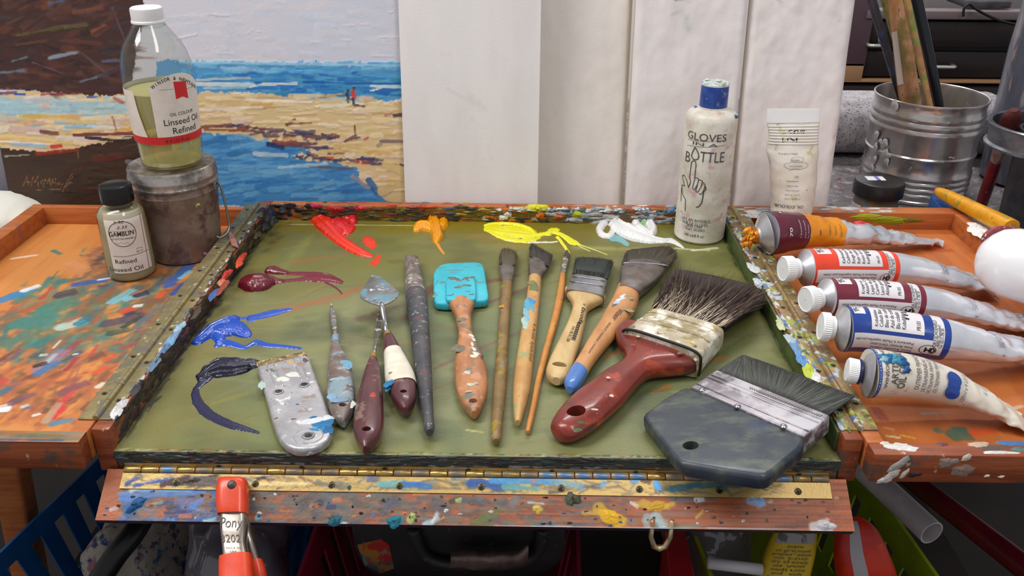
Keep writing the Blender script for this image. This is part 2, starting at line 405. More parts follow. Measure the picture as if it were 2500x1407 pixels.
def relief(name, strokes, z, mat, parent=None, step=0.0004, base=None, seed=1, edge=0.18):
    """fresh paint lying on a horizontal board. strokes: (points px, radii px, height factor, colour, ridges, gap)"""
    S = []; rg = np.random.RandomState(seed)
    mx, my = np.mean([p for st in strokes for p in st[0]], 0); q0 = at(mx, my, z=z)
    kf = (at(mx, my-10, z=z).y-at(mx, my+10, z=z).y)/(20*mpp(q0)); kf = 1/kf       # how much depth is foreshortened there
    for st in strokes:
        pts = np.array([at(x, y, z=z)[:2] for x, y in st[0]])
        rr = np.array([r*mpp((p[0], p[1], z)) for r, p in zip(st[1], pts)]); S.append((pts, rr, *st[2:]))
    rk = np.array([1.3, 1.3/kf])
    lo = np.min([(p - r[:, None]*rk).min(0) for p, r, *_ in S], 0); hi = np.max([(p + r[:, None]*rk).max(0) for p, r, *_ in S], 0)
    S = [(p, r, *k) for p, r, *k in S]
    nu, nv = int((hi[0]-lo[0])/step)+2, int((hi[1]-lo[1])/step)+2
    U, V = np.meshgrid(lo[0]+np.arange(nu)*step, lo[1]+np.arange(nv)*step)
    V0 = V; Ht = np.zeros((nv, nu)); C = np.zeros((nv, nu, 3)); n1 = vnoise(nv, nu, nv*step/0.005, nu*step/0.005, seed, 3)
    for k, (pts, rr, hf, col, ridge, gap) in enumerate(S):
        ks = kf if hf < .5 else (kf+1)/2; pts = pts*np.array([1, ks]); V = V0*ks
        best = np.full(U.shape, 1e9); rad = np.zeros(U.shape); lat = np.zeros(U.shape); par = np.zeros(U.shape); m = len(pts)
        fine = []; fr = []
        for i in range(m-1):
            for t in np.linspace(0, 1, 8, endpoint=(i == m-2)):
                fine.append(crom(pts, i+t)); fr.append(rr[i]*(1-t)+rr[i+1]*t)
        fine = np.array(fine); fr = np.array(fr)
        for i in range(len(fine)-1):
            a, b = fine[i], fine[i+1]; d = b-a; l = np.linalg.norm(d)+1e-9; d = d/l
            t = np.clip((U-a[0])*d[0]+(V-a[1])*d[1], 0, l); dx = U-a[0]-t*d[0]; dy = V-a[1]-t*d[1]
            r = fr[i]+(fr[i+1]-fr[i])*t/l; q = np.hypot(dx, dy)/np.maximum(r, 1e-6)
            k_ = q < best; best = np.where(k_, q, best); rad = np.where(k_, r, rad)
            lat = np.where(k_, (-(dx)*d[1]+dy*d[0])/np.maximum(r, 1e-6), lat); par = np.where(k_, (i+t/l)/(len(fine)-1), par)
        e = best*(1+edge*(n1-0.5)*2)
        h = np.sqrt(np.clip(1-e**2, 0, 1))*rad*hf
        nb = 14; br = rg.rand(nb+2); x = np.clip((lat+1)/2*nb, 0, nb); xi = x.astype(int); bv = br[xi]*(1-(x-xi))+br[np.minimum(xi+1, nb+1)]*(x-xi)
        h = h*(1-ridge*bv) + (h > 0)*0.00012*ridge
        if gap: h = np.where(bv*gap*np.clip(par*1.6-0.3, 0, 1.2) > 0.42, 0, h)
        k_ = h > Ht; Ht = np.where(k_, h, Ht); C = np.where(k_[..., None], np.array(col, float)*(1+0.08*(bv[..., None]-0.5)), C)
    on = Ht > 1e-5
    cell = on[:-1, :-1] | on[1:, :-1] | on[:-1, 1:] | on[1:, 1:]
    C2 = C.copy()
    for dy, dx in ((0, 1), (1, 0), (0, -1), (-1, 0), (1, 1), (-1, -1), (1, -1), (-1, 1)):
        sh = np.roll(np.roll(C, dy, 0), dx, 1); z_ = C2.sum(-1) == 0; C2 = np.where(z_[..., None], sh, C2)
    jj, ii = np.nonzero(cell); idx = -np.ones((nv, nu), int); used = np.zeros((nv, nu), bool)
    for a, b in ((0, 0), (1, 0), (1, 1), (0, 1)): used[jj+a, ii+b] = True
    uj, ui = np.nonzero(used); idx[uj, ui] = np.arange(len(uj))
    vs = np.stack([U[uj, ui], V0[uj, ui], z + 0.00005 + Ht[uj, ui]], -1)
    fs = np.stack([idx[jj, ii], idx[jj, ii+1], idx[jj+1, ii+1], idx[jj+1, ii]], -1)
    return mesh(name, vs.tolist(), fs.tolist(), mat, parent, True, cols=lin(np.clip(C2[uj, ui], 0, 255)), base=base)
def daubs(name, items, mat, parent, seed=3):
    """dried paint: low ragged mounds. items: (centre, U dir, V dir, half length, half width, height, colour)"""
    vs = []; fs = []; cs = []; rg = random.Random(seed)
    for c, Ud, Vd, a, b, h, col in items:
        c = Vector(c); Ud = Vector(Ud).normalized(); Vd = Vector(Vd).normalized(); N = Ud.cross(Vd)
        if N.dot(CAM - np.array(c)) < 0: N = -N
        k0 = len(vs); n = 22; jr = [rg.uniform(-.13, .13) for _ in range(22)]; ph = [rg.uniform(0, 6.28) for _ in range(3)]; am = [rg.uniform(0.04, 0.22), rg.uniform(.04, .16), rg.uniform(.02, .09)]
        cl = lin(col); R = 4
        for i in range(R+1):
            for j in range(n):
                t = 2*math.pi*j/n; e = 1+am[0]*math.sin(2*t+ph[0])+am[1]*math.sin(3*t+ph[1])+am[2]*math.sin(5*t+ph[2])+jr[j]
                q = 1 - i/R*0.9; hh = h*(1-q*q)*(0.55+rg.random()*0.9) if i else -0.0002
                vs.append(c + Ud*a*e*q*math.cos(t) + Vd*b*e*q*math.sin(t) + N*hh); cs.append(cl*rg.uniform(0.85, 1.15))
        for i in range(R):
            for j in range(n):
                k = (j+1) % n; fs.append((k0+i*n+j, k0+i*n+k, k0+(i+1)*n+k, k0+(i+1)*n+j))
        fs.append(tuple(k0+R*n+j for j in range(n)))
    o = mesh(name, vs, fs, mat, parent, True, cols=np.clip(np.array(cs), 0, 1)); tag(o, kind='stuff'); return o
def hairs(name, rows, mat, parent, n, r0=0.00022, r1=0.00006, seed=2, core=None, bend=0.0, cols=None):
    """rows = function(rng) -> (root, tip) ; one mesh of tapering bristles"""
    rg = random.Random(seed); vs = []; fs = []; cs = []
    for _ in range(n):
        a, b = rows(rg); d = (b-a); l = d.length; dn = d.normalized(); X = dn.cross(Vector((0.3, 0.2, 1))).normalized(); Y = dn.cross(X)
        k0 = len(vs); off = Vector((rg.gauss(0, 1), rg.gauss(0, 1), rg.gauss(0, 0.6)))*bend*l
        for t, r in ((0, r0), (0.5, r0*0.9), (0.8, (r0+r1)/2), (1, r1)):
            p = a + d*t + off*t*t; p.z = max(p.z, -0.0163)
            for j in range(3): vs.append(p + (X*math.cos(2.094*j)+Y*math.sin(2.094*j))*r)
        for i in range(3):
            for j in range(3):
                k = (j+1) % 3; fs.append((k0+i*3+j, k0+i*3+k, k0+i*3+3+k, k0+i*3+3+j))
        if cols is not None: c = lin(cols[int(rg.random()*len(cols)) % len(cols)])*rg.uniform(0.75, 1.2); cs += [c]*12
    if core is not None:
        cv, cf, cc = core; k0 = len(vs); vs += cv; fs += [tuple(k0+i for i in f) for f in cf]; cs += [lin(cc)]*len(cv)
    return mesh(name, vs, fs, mat, parent, True, cols=np.clip(np.array(cs), 0, 1) if cols is not None else None)
def core_of(loft, seg=14, n=8):
    rings = [[loft.surf(i/n, -2*math.pi*j/seg) for j in range(seg)] for i in range(n+1)]
    return ring_mesh(rings)

# ------------------------------------------------------------------ helpers: writing
def text2d(s, size, bold=0.0, align='CENTER', shear=0.0, sx=1.0):
    cu = bpy.data.curves.new('t', 'FONT'); cu.body = s; cu.size = size; cu.align_x = align; cu.offset = bold*size; cu.shear = shear
    cu.resolution_u = 3
    o = bpy.data.objects.new('t', cu); COL.objects.link(o)
    dg = bpy.context.evaluated_depsgraph_get(); dg.update()
    me = o.evaluated_get(dg).to_mesh(); bm = bmesh.new(); bm.from_mesh(me); o.evaluated_get(dg).to_mesh_clear()
    bpy.data.objects.remove(o); bpy.data.curves.remove(cu)
    for v in bm.verts: v.co.x *= sx
    return bm
def wrap_text(name, s, size, fn, mat, parent, bold=0.0, align='CENTER', cut=0.0012, shear=0.0, sx=1.0):
    """fn(x, y) -> world point on the surface"""
    return wrap_texts(name, [(s, size, fn, bold, align, shear, sx)], mat, parent, cut)
def wrap_texts(name, items, mat, parent, cut=0.0012, lines=()):
    vs = []; fs = []
    for s, size, fn, bold, align, shear, sx in items:
        bm = text2d(s, size, bold, align, shear, sx)
        if not bm.verts: bm.free(); continue
        for ax in (0, 1):
            lo = min(v.co[ax] for v in bm.verts); hi = max(v.co[ax] for v in bm.verts); x = lo+cut
            while x < hi:
                co = Vector((0, 0, 0)); co[ax] = x; no = Vector((0, 0, 0)); no[ax] = 1
                bmesh.ops.bisect_plane(bm, geom=bm.verts[:]+bm.edges[:]+bm.faces[:], plane_co=co, plane_no=no); x += cut
        bm.verts.index_update(); k0 = len(vs)
        vs += [fn(v.co.x, v.co.y) for v in bm.verts]; fs += [tuple(k0+v.index for v in f.verts) for f in bm.faces]; bm.free()
    for pts, w, fn in lines:
        k0 = len(vs); P = [Vector((p[0], p[1])) for p in pts]; D = [P[0]]
        for a, b in zip(P[:-1], P[1:]):
            m = max(1, int((b-a).length/cut)); D += [a+(b-a)*(i+1)/m for i in range(m)]
        for i, p in enumerate(D):
            t = D[min(i+1, len(D)-1)]-D[max(i-1, 0)]
            if t.length < 1e-9: t = Vector((1, 0))
            t.normalize(); nrm = Vector((-t.y, t.x))*w/2
            vs += [fn(*(p+nrm)), fn(*(p-nrm))]
            if i: fs.append((k0+2*i-2, k0+2*i-1, k0+2*i+1, k0+2*i))
    return mesh(name, vs, fs, mat, parent, False) if vs else None
class Wrap:
    """front of an upright turned body: x to the right along the surface, h up"""
    def __init__(s, c, rf):
        s.c = Vector(c); s.rf = rf if callable(rf) else (lambda h: rf)
        d = Vector((c[0]-CAM[0], c[1]-CAM[1], 0)).normalized(); s.f = d; s.r = Vector((d.y, -d.x, 0))
    def pt(s, x, h, off=0.0003):
        r = s.rf(h); t = x/r
        return s.c + s.r*math.sin(t)*(r+off) - s.f*math.cos(t)*(r+off) + Vector((0, 0, h))
    def px(s, X, Y):
        """photo pixel -> (x, h) on the surface"""
        h = hgt(s.c, Y)
        for _ in range(6):
            r = s.rf(h); lo = None
            o, d = ray(X, Y); o = Vector(o)-s.c; d = Vector(d)
            a = d.x**2+d.y**2; b = o.x*d.x+o.y*d.y; cc = o.x**2+o.y**2-r*r; D = b*b-a*cc
            t = (-b-math.sqrt(max(D, 0)))/a; p = o+d*t; h = p.z
        x = p.dot(s.r); y = -p.dot(s.f)
        return math.atan2(x, y)*r, h
    def patch(s, name, x0, x1, h0, h1, mat, parent, off=0.00025, nx=40, nh=14, top=None):
        vs = []; fs = []
        for i in range(nx+1):
            x = x0+(x1-x0)*i/nx; ht = top(x) if top else h1
            for j in range(nh+1): vs.append(s.pt(x, h0+(ht-h0)*j/nh, off))
        for i in range(nx):
            for j in range(nh):
                k = i*(nh+1)+j; fs.append((k, k+nh+1, k+nh+2, k+1))
        return mesh(name, vs, fs, mat, parent)
def ppf(prof):
    hs = np.array([p[0] for p in prof]); rs = np.array([p[1] for p in prof]); o = np.argsort(hs)
    return lambda h: float(np.interp(h, hs[o], rs[o]))
# ------------------------------------------------------------------ shared materials
PAINT = M('oil_paint_film', (128, 128, 128), 0.42, vcol=True, bump=0.5, bscale=420, stretch=(1, 1, 1))
PAINT_WET = M('wet_oil_paint', (128, 128, 128), 0.22, vcol=True, bump=0.25, bscale=500, coat=0.5)
CRUST = M('dried_oil_paint', (128, 128, 128), 0.4, vcol=True, bump=0.9, bscale=700)
WOOD = M('reddish_stained_wood', (150, 78, 44), 0.42, col2=(110, 48, 28), nscale=26, lo=0.3, hi=0.75, stretch=(0.6, 6, 9), bump=0.35, bscale=60,
         stains=[((86, 70, 62), 30, 0.60, 0.70), ((190, 170, 150), 55, 0.70, 0.74)])
WOODI = M('orange_varnished_wood', (190, 112, 58), 0.45, col2=(162, 84, 42), nscale=22, lo=0.3, hi=0.75, stretch=(0.7, 5, 8), bump=0.3, bscale=60,
          stains=[((140, 96, 92), 40, 0.66, 0.74)])
RAILD = M('paint_caked_dark_wood', (72, 72, 62), 0.5, col2=(96, 60, 40), nscale=40, stretch=(0.4, 1, 2), bump=0.8, bscale=250,
          stains=[((44, 60, 62), 30, 0.5, 0.6), ((130, 120, 120), 60, 0.68, 0.74), ((150, 98, 50), 18, 0.62, 0.68)])
BRASS = M('worn_brass', (176, 146, 88), 0.36, 0.6, col2=(146, 118, 72), nscale=60, bump=0.15, bscale=400,
          stains=[((112, 108, 92), 70, 0.60, 0.68), ((70, 120, 160), 55, 0.69, 0.72), ((120, 96, 92), 45, 0.66, 0.7)])
LEAF = M('paint_hazed_brass', (150, 134, 92), 0.42, 0.45, col2=(126, 116, 82), nscale=60, bump=0.5, bscale=320,
         stains=[((104, 98, 84), 60, 0.56, 0.66), ((196, 192, 176), 90, 0.70, 0.74), ((96, 60, 52), 70, 0.70, 0.75)])
LEAFR = M('smeared_hinge_brass', (158, 134, 86), 0.4, 0.45, col2=(140, 112, 84), nscale=70, bump=0.6, bscale=320,
          stains=[((150, 160, 66), 38, 0.60, 0.66), ((176, 188, 196), 70, 0.63, 0.68), ((84, 110, 150), 55, 0.67, 0.71), ((98, 86, 60), 60, 0.66, 0.7)])
SCREWM = M('old_screw', (132, 116, 80), 0.45, 0.8, col2=(50, 44, 40), nscale=300)
DARKIN = M('dark_recess', (20, 18, 17), 0.7)

ZB = -0.017          # top of the mixing board
ZT = -0.0185         # floors of the side trays
def B2(x, y, z=ZB):
    p = at(x, y, z=z); return (p.x, p.y)

root = thing('paint_box', 'open wooden paint box with green mixing board, side trays and paint-crusted brass hinges', 'paint box', (0, 0.19, -0.0335))

# ---- green mixing board
pb = Paint(-0.238, 0.238, -0.0105, 0.390, 0.00105, (122, 123, 80), 11)
pb.mottle((102, 114, 76), 0.8, 5, 5, 0.42, 0.65, 1); pb.mottle((136, 136, 98), 0.7, 6, 4, 0.48, 0.72, 2); pb.mottle((80, 88, 58), 0.7, 9, 12, 0.52, 0.78, 3)
pb.mottle((128, 122, 48), 0.45, 3, 6, 0.5, 0.8, 4)
rr = np.random.RandomState(4)
_n = vnoise(pb.nv, pb.nu, 26, 9, 77, 3); _n2 = vnoise(pb.nv, pb.nu, 8, 14, 78, 3)
_f = np.clip((pb.V-.300+(_n-.5)*.10)/.07, 0, 1)*.8; pb.c = pb.c*(1-_f[..., None])+np.array((124, 110, 34))*_f[..., None]      # old ochre ground at the back
_f = np.clip((-.13-pb.U-.20*(.39-pb.V)*.3+(_n2-.5)*.12)/.08, 0, 1)*.55; pb.c = pb.c*(1-_f[..., None])+np.array((118, 106, 50))*_f[..., None]
for i in range(210):      # old scraped strokes, mostly along the board or slanting
    x, y = rr.uniform(-.225, .225), rr.uniform(0.0, .37); l = rr.uniform(.02, .09); a = rr.choice([rr.normal(0.05, .12), rr.normal(0.7, .18)])
    c = [(112, 118, 76), (130, 132, 90), (96, 96, 54), (140, 128, 66), (122, 96, 70), (90, 102, 66), (128, 116, 84)][rr.randint(7)]
    pb.stroke([(x, y), (x+l*math.cos(a), y+l*math.sin(a))], rr.uniform(.004, .014), c, rr.uniform(.3, .7), 0.8, 0, 0.8, 0.3, 0.8)
def PS(p0, p1, w, c, al=1.0, st=0.6, ht=0.0, rag=0.5, fade=0.0, soft=0.4, z=ZB, P=pb):
    a, b = B2(*p0, z=z), B2(*p1, z=z)
    dx, dy = p1[0]-p0[0], p1[1]-p0[1]; l = math.hypot(dx, dy)+1e-6; mx, my = (p0[0]+p1[0])/2, (p0[1]+p1[1])/2
    u, v = np.array(B2(mx-dy/l*w/2, my+dx/l*w/2, z=z)), np.array(B2(mx+dy/l*w/2, my-dx/l*w/2, z=z))
    d = np.array(b)-np.array(a); d = d/(np.linalg.norm(d)+1e-9); wd = abs((u-v) @ np.array([-d[1], d[0]]))
    P.stroke([a, b], wd, c, al, st, ht, rag, fade, soft)
# yellow-ochre veil along the back and left
for (a, b, w, c, al) in [((700, 556), (1700, 556), 34, (122, 108, 24), .75), ((1000, 552), (1420, 556), 40, (134, 118, 22), .75), ((690, 580), (560, 740), 70, (126, 112, 44), .6),
                         ((760, 575), (640, 720), 46, (146, 140, 62), .5), ((1180, 600), (1690, 612), 30, (146, 136, 66), .55), ((1150, 578), (1290, 590), 26, (150, 118, 60), .6),
                         ((1400, 605), (1700, 612), 18, (168, 172, 112), .6), ((1620, 585), (1660, 560), 60, (120, 130, 78), .6), ((1780, 600), (1990, 940), 60, (122, 112, 44), .35),
                         ((1500, 585), (1570, 560), 50, (70, 130, 120), .5)]:
    PS(a, b, w, c, al, 0.7, 0, 0.7, 0.2, 0.7)
# reddish scraped smears
for (a, b, w, c, al) in [((690, 760), (900, 700), 30, (164, 92, 56), .55), ((720, 640), (860, 620), 14, (170, 96, 60), .5), ((1060, 700), (980, 790), 30, (120, 66, 52), .55),
                         ((1180, 690), (1280, 670), 12, (118, 60, 48), .5), ((1190, 740), (1330, 690), 12, (112, 62, 52), .5), ((1150, 860), (1300, 800), 12, (118, 70, 60), .5),
                         ((1060, 900), (1130, 870), 12, (118, 66, 54), .45), ((1040, 960), (1110, 930), 9, (124, 74, 56), .4), ((880, 780), (1000, 740), 30, (90, 60, 50), .45),
                         ((1480, 870), (1530, 855), 16, (168, 92, 48), .6), ((1590, 960), (1640, 940), 14, (176, 98, 40), .7), ((1740, 880), (1775, 872), 12, (180, 100, 50), .6),
                         ((1560, 1070), (1600, 1050), 10, (170, 98, 50), .5), ((640, 700), (560, 700), 60, (112, 92, 50), .3), ((740, 800), (930, 830), 60, (84, 86, 62), .4),
                         ((1330, 960), (1480, 940), 36, (96, 108, 70), .4), ((520, 1010), (640, 1050), 26, (96, 100, 62), .4)]:
    PS(a, b, w*1.15, c, min(1, al*1.35), 0.55, 0, 0.7, 0.12, 0.6)
# loose colour marks beside the fresh paint
RED = (236, 62, 30)
for (a, b, w, c, al) in [((900, 590), (915, 600), 20, RED, .9), ((905, 645), (926, 628), 12, RED, .9), ((1640, 606), (1730, 612), 6, (206, 204, 150), .9), ((1690, 612), (1750, 606), 7, (214, 214, 196), .9),
                         ((1140, 1050), (1180, 1056), 6, (196, 190, 120), .7), ((700, 548), (1090, 552), 2.5, (206, 200, 172), .8)]:
    PS(a, b, w, c, al, 0.3, 0.0003, 0.6, 0, 0.3)
# crusted front edge and darker strokes along both side rims
xs = np.linspace(-.236, .236, 190)
for x in xs:
    c = [(150, 150, 112), (92, 96, 66), (54, 60, 48), (168, 168, 130), (120, 118, 50), (40, 44, 46), (150, 98, 60)][rr.randint(7)]
    l = rr.uniform(.004, .02); pb.stroke([(x, -.0085), (x+l, -.0085+rr.normal(0, .0006))], rr.uniform(.0012, .0032), c, .8, .5, rr.uniform(.0001, .0008), .7, 0, .4)
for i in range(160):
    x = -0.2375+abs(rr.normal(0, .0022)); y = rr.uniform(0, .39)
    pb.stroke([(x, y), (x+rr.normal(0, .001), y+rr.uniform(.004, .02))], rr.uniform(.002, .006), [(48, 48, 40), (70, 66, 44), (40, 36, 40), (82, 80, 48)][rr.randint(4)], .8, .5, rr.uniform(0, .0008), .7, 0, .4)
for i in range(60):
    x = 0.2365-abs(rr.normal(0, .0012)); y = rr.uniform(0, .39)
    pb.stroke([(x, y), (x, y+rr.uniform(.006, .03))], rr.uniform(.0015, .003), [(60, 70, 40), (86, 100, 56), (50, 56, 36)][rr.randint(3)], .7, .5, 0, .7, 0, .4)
pb.edge = (56, 66, 62)
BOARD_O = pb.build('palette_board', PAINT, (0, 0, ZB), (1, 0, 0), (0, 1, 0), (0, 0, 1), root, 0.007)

# paint caked on the board's front edge
it = []
for i in range(230):
    x = rr.uniform(-.237, .232); it.append((Vector((x, -.0106, -.0176-rr.uniform(0, .0058))), Vector((1, 0, 0)), Vector((0, 0, 1)), rr.uniform(.002, .009), rr.uniform(.0006, .0018), rr.uniform(.0002, .0007), [(44, 54, 56), (58, 66, 60), (40, 48, 46), (70, 60, 58), (90, 88, 84), (52, 70, 66), (76, 64, 44), (60, 40, 48)][rr.randint(8)]))
daubs('dried_paint', it, CRUST, BOARD_O, 4)
# ---- frame of the centre tray
rl = box('rim', -0.2497, -0.238, -0.010, 0.402, -0.0335, 0, WOOD, root, 0.0008)
rb = box('rim', -0.238, 0.238, 0.390, 0.402, -0.0335, 0, WOODI, root, 0.0008)
GREENRIM = M('green_stained_wood', (150, 78, 46), 0.42, col2=(112, 52, 30), nscale=26, stretch=(6, 0.6, 6), bump=0.3,
             stains=[((92, 104, 58), 22, 0.46, 0.60, (1, 0.4, 1))])
rr_ = box('rim', 0.238, 0.2497, -0.010, 0.402, -0.0335, 0, WOOD, root, 0.0008)
RAIL_O = box('front_rail', -0.2375, 0.2375, -0.0095, 0.006, -0.0335, -0.0243, RAILD, root, 0.0006)
GREENSTRIP = M('green_paint_coat', (86, 104, 56), 0.4, col2=(70, 84, 46), nscale=50, bump=0.4)
box('paint_coat', 0.2362, 0.2381, 0.0, 0.389, -0.0168, -0.0012, GREENSTRIP, root, 0.0004)

# crust of dried paint on the rims
it = []
for i in range(150):
    x = rr.uniform(-.236, .236); it.append((Vector((x, -.0097, -.0246-rr.uniform(0, .0015))), Vector((1, 0, 0)), Vector((0, 0, 1)), rr.uniform(.002, .008), rr.uniform(.0005, .0012), rr.uniform(.0002, .0008), [(44, 54, 56), (90, 78, 60), (120, 112, 110), (70, 60, 58), (130, 90, 50), (52, 80, 96), (150, 140, 140)][rr.randint(7)]))
daubs('dried_paint', it, CRUST, RAIL_O, 14)
it = []
X_, Y_, Z_ = Vector((1, 0, 0)), Vector((0, 1, 0)), Vector((0, 0, 1))
dark = [(34, 32, 34), (50, 38, 34), (56, 50, 36), (40, 36, 44), (66, 54, 40), (74, 66, 50), (44, 44, 36), (70, 44, 36)]
for i in range(330):
    y = rr.uniform(0, .39); z = -rr.uniform(.0005, .0165)
    c = dark[rr.randint(len(dark))] if rr.rand() < .8 or y < .2 else (92, 88, 60)
    it.append((Vector((-0.2378, y, z)), Y_, Z_, rr.uniform(.003, .010), rr.uniform(.0012, .0035), rr.uniform(.0002, .0007), c))
def on_rim(px, py, a, b, h, c, z=0.0005, U=Y_, V=X_): it.append((at(px, py, z=z), U, V, a, b, h, c))
for px, py, a, b, h, c in [(590, 630, .012, .003, .002, (196, 56, 34)), (583, 645, .008, .003, .003, (220, 84, 52)), (552, 672, .010, .0035, .003, (186, 44, 34)), (540, 690, .006, .003, .002, (206, 120, 90)),
                           (420, 828, .014, .004, .002, (120, 160, 196)), (404, 850, .012, .003, .0015, (80, 116, 160)), (438, 800, .010, .003, .0015, (150, 190, 214)), (375, 890, .012, .003, .001, (96, 120, 146)),
                           (290, 995, .010, .004, .002, (206, 202, 206)), (283, 1010, .006, .004, .002, (222, 220, 220)), (520, 720, .012, .003, .001, (60, 90, 150)), (610, 545, .006, .003, .001, (196, 196, 190)),
                           (655, 535, .008, .005, .006, (26, 28, 40)), (662, 520, .008, .004, .006, (36, 40, 60)), (648, 556, .007, .004, .004, (24, 24, 26)), (690, 512, .005, .004, .003, (30, 30, 44)), (640, 516, .008, .005, .003, (34, 32, 56)),
                           (668, 544, .006, .004, .006, (40, 46, 44)), (630, 575, .007, .003, .003, (60, 56, 30)), (545, 700, .014, .0035, .0012, (140, 60, 40)), (480, 762, .012, .003, .001, (70, 56, 46)), (330, 950, .012, .003, .001, (56, 50, 60))]:
    on_rim(px, py, a, b, h, c)
for i in range(90):
    y = rr.uniform(0.0, .39); it.append((Vector((-0.2405+rr.normal(0, .001), y, 0.0009)), Y_, X_, rr.uniform(.001, .005), rr.uniform(.0006, .0018), rr.uniform(.0002, .0008), [(196, 190, 180), (70, 66, 60), (44, 44, 52), (120, 110, 90), (60, 80, 130)][rr.randint(5)]))
daubs('dried_paint', it, CRUST, rl, 5)
it = []
def pick(x, z):
    t = (x+.238)/.476
    if t < .12: return [(26, 26, 34), (36, 34, 44), (44, 44, 36), (120, 80, 60), (30, 40, 60)][rr.randint(5)]
    if t < .42: return [(80, 74, 26), (104, 92, 22), (120, 104, 24), (70, 60, 34), (110, 60, 40), (54, 52, 44), (130, 44, 40), (60, 66, 74)][rr.randint(8)] if z < -.003 else [(170, 96, 60), (200, 80, 40), (150, 60, 70), (90, 90, 110), (110, 90, 50)][rr.randint(5)]
    if t < .62: return [(110, 92, 24), (134, 80, 24), (90, 80, 30), (190, 186, 170), (150, 60, 36), (60, 60, 40), (180, 150, 40), (206, 110, 30)][rr.randint(8)]
    return [(206, 204, 204), (150, 160, 172), (96, 110, 120), (130, 110, 60), (160, 84, 50), (216, 212, 206), (90, 90, 60), (180, 190, 200), (120, 150, 170)][rr.randint(9)]
for i in range(120):
    x = rr.uniform(-.20, .236); z = -rr.uniform(.004, .0160); t = (x+.238)/.476
    c = [(116, 100, 22), (104, 88, 20), (124, 108, 30), (96, 84, 30), (112, 84, 28)][rr.randint(5)] if t < .6 else [(120, 84, 44), (110, 100, 60), (130, 92, 60), (100, 92, 70)][rr.randint(4)]
    it.append((Vector((x, 0.3899, z)), X_, Z_, rr.uniform(.012, .03), rr.uniform(.002, .004), rr.uniform(.0002, .0005), c))
for i in range(330):
    x = rr.uniform(-.236, .236); z = -rr.uniform(0, .0165)
    it.append((Vector((x, 0.3898, z)), X_, Z_, rr.uniform(.002, .011), rr.uniform(.0008, .003), rr.uniform(.0003, .0016), pick(x, z)))
for i in range(75):
    x = rr.uniform(-.236, .236); it.append((Vector((x, rr.uniform(.3905, .4005), 0)), X_, Y_, rr.uniform(.002, .010), rr.uniform(.0006, .002), rr.uniform(.0002, .0009), pick(x, 0)))
for i in range(150):
    x = rr.uniform(.0, .236); it.append((Vector((x, rr.uniform(.3885, .3915), -rr.uniform(0, .004))), X_, Y_, rr.uniform(.001, .004), rr.uniform(.001, .002), rr.uniform(.0006, .0026), [(222, 220, 218), (200, 206, 210), (140, 150, 160), (80, 90, 100)][rr.randint(4)]))
for px, a, b, c, z in [(1312, .014, .004, (226, 220, 40), -.0005), (1240, .005, .004, (214, 208, 204), -.008), (1228, .006, .003, (222, 220, 214), -.012), (1410, .008, .004, (190, 196, 50), -.007), (1640, .006, .003, (80, 140, 190), -.002), (880, .01, .003, (206, 60, 60), -.003), (1320, .006, .004, (206, 110, 30), -.009), (1365, .006, .003, (206, 100, 30), -.010), (820, .012, .004, (180, 40, 40), -.004), (770, .008, .003, (206, 60, 90), -.0005)]:
    p = at(px, 510, y=.3896); it.append((Vector((p.x, .3896, z)), X_, Z_, a, b, .002, c))
daubs('dried_paint', it, CRUST, rb, 6)
it = []
for i in range(200):
    y = rr.uniform(0, .39); x = .2390+abs(rr.normal(0, .0022)); t = y/.39
    c = [(206, 206, 196), (150, 170, 190), (110, 120, 70), (190, 190, 170), (90, 110, 60), (96, 130, 180)][rr.randint(6)]
    it.append((Vector((x, y, .0008)), Y_, X_, rr.uniform(.0015, .006), rr.uniform(.0006, .002), rr.uniform(.0002, .0009), c))
for px, py, a, b, c in [(1945, 855, .016, .003, (110, 150, 196)), (1960, 880, .014, .004, (90, 140, 196)), (1975, 905, .012, .005, (186, 196, 60)), (1990, 920, .008, .004, (222, 222, 220)), (1930, 830, .012, .003, (176, 190, 200)), (1905, 790, .012, .003, (196, 200, 160)), (1850, 690, .01, .004, (196, 206, 214)), (1840, 655, .012, .005, (206, 212, 216))]:
    it.append((at(px, py, z=.001), Y_, X_, a, b, .0012, c))
daubs('dried_paint', it, CRUST, rr_, 8)

# ---- side hinges: two leaves, knuckle barrel, screws
def side_hinge(sg, mat):
    h = thing_part('side_hinge', root)
    for x0, x1 in ((0.2400, 0.2489), (0.2515, 0.2628)):
        a, b = sorted((sg*x0, sg*x1)); box('hinge_leaf', a, b, 0.0, 0.388, 0.0, 0.0011, mat, h, 0.0003)
    xb = sg*0.2508
    pr = []
    for k in range(20):
        y0 = .0195*k; pr += [(y0+.0002, .0018), (y0+.0006, .0023), (y0+.0189, .0023), (y0+.0193, .0018)]
    lathe('hinge_barrel', (xb, 0, .0014), pr, mat, h, 14, (True, True), axis=(0, 1, 0))
    for k in range(8):
        y = .022 + k*.049
        for x in (sg*.2445, sg*.2577): screw('screw', (x, y + (.008 if x*sg > .25 else 0), .0011), h, .0021)
def thing_part(name, parent):
    o = bpy.data.objects.new(name, None); COL.objects.link(o); o.parent = parent; LOC[o.name] = LOC[parent.name]; o.empty_display_size = .01; return o
_scr = {}
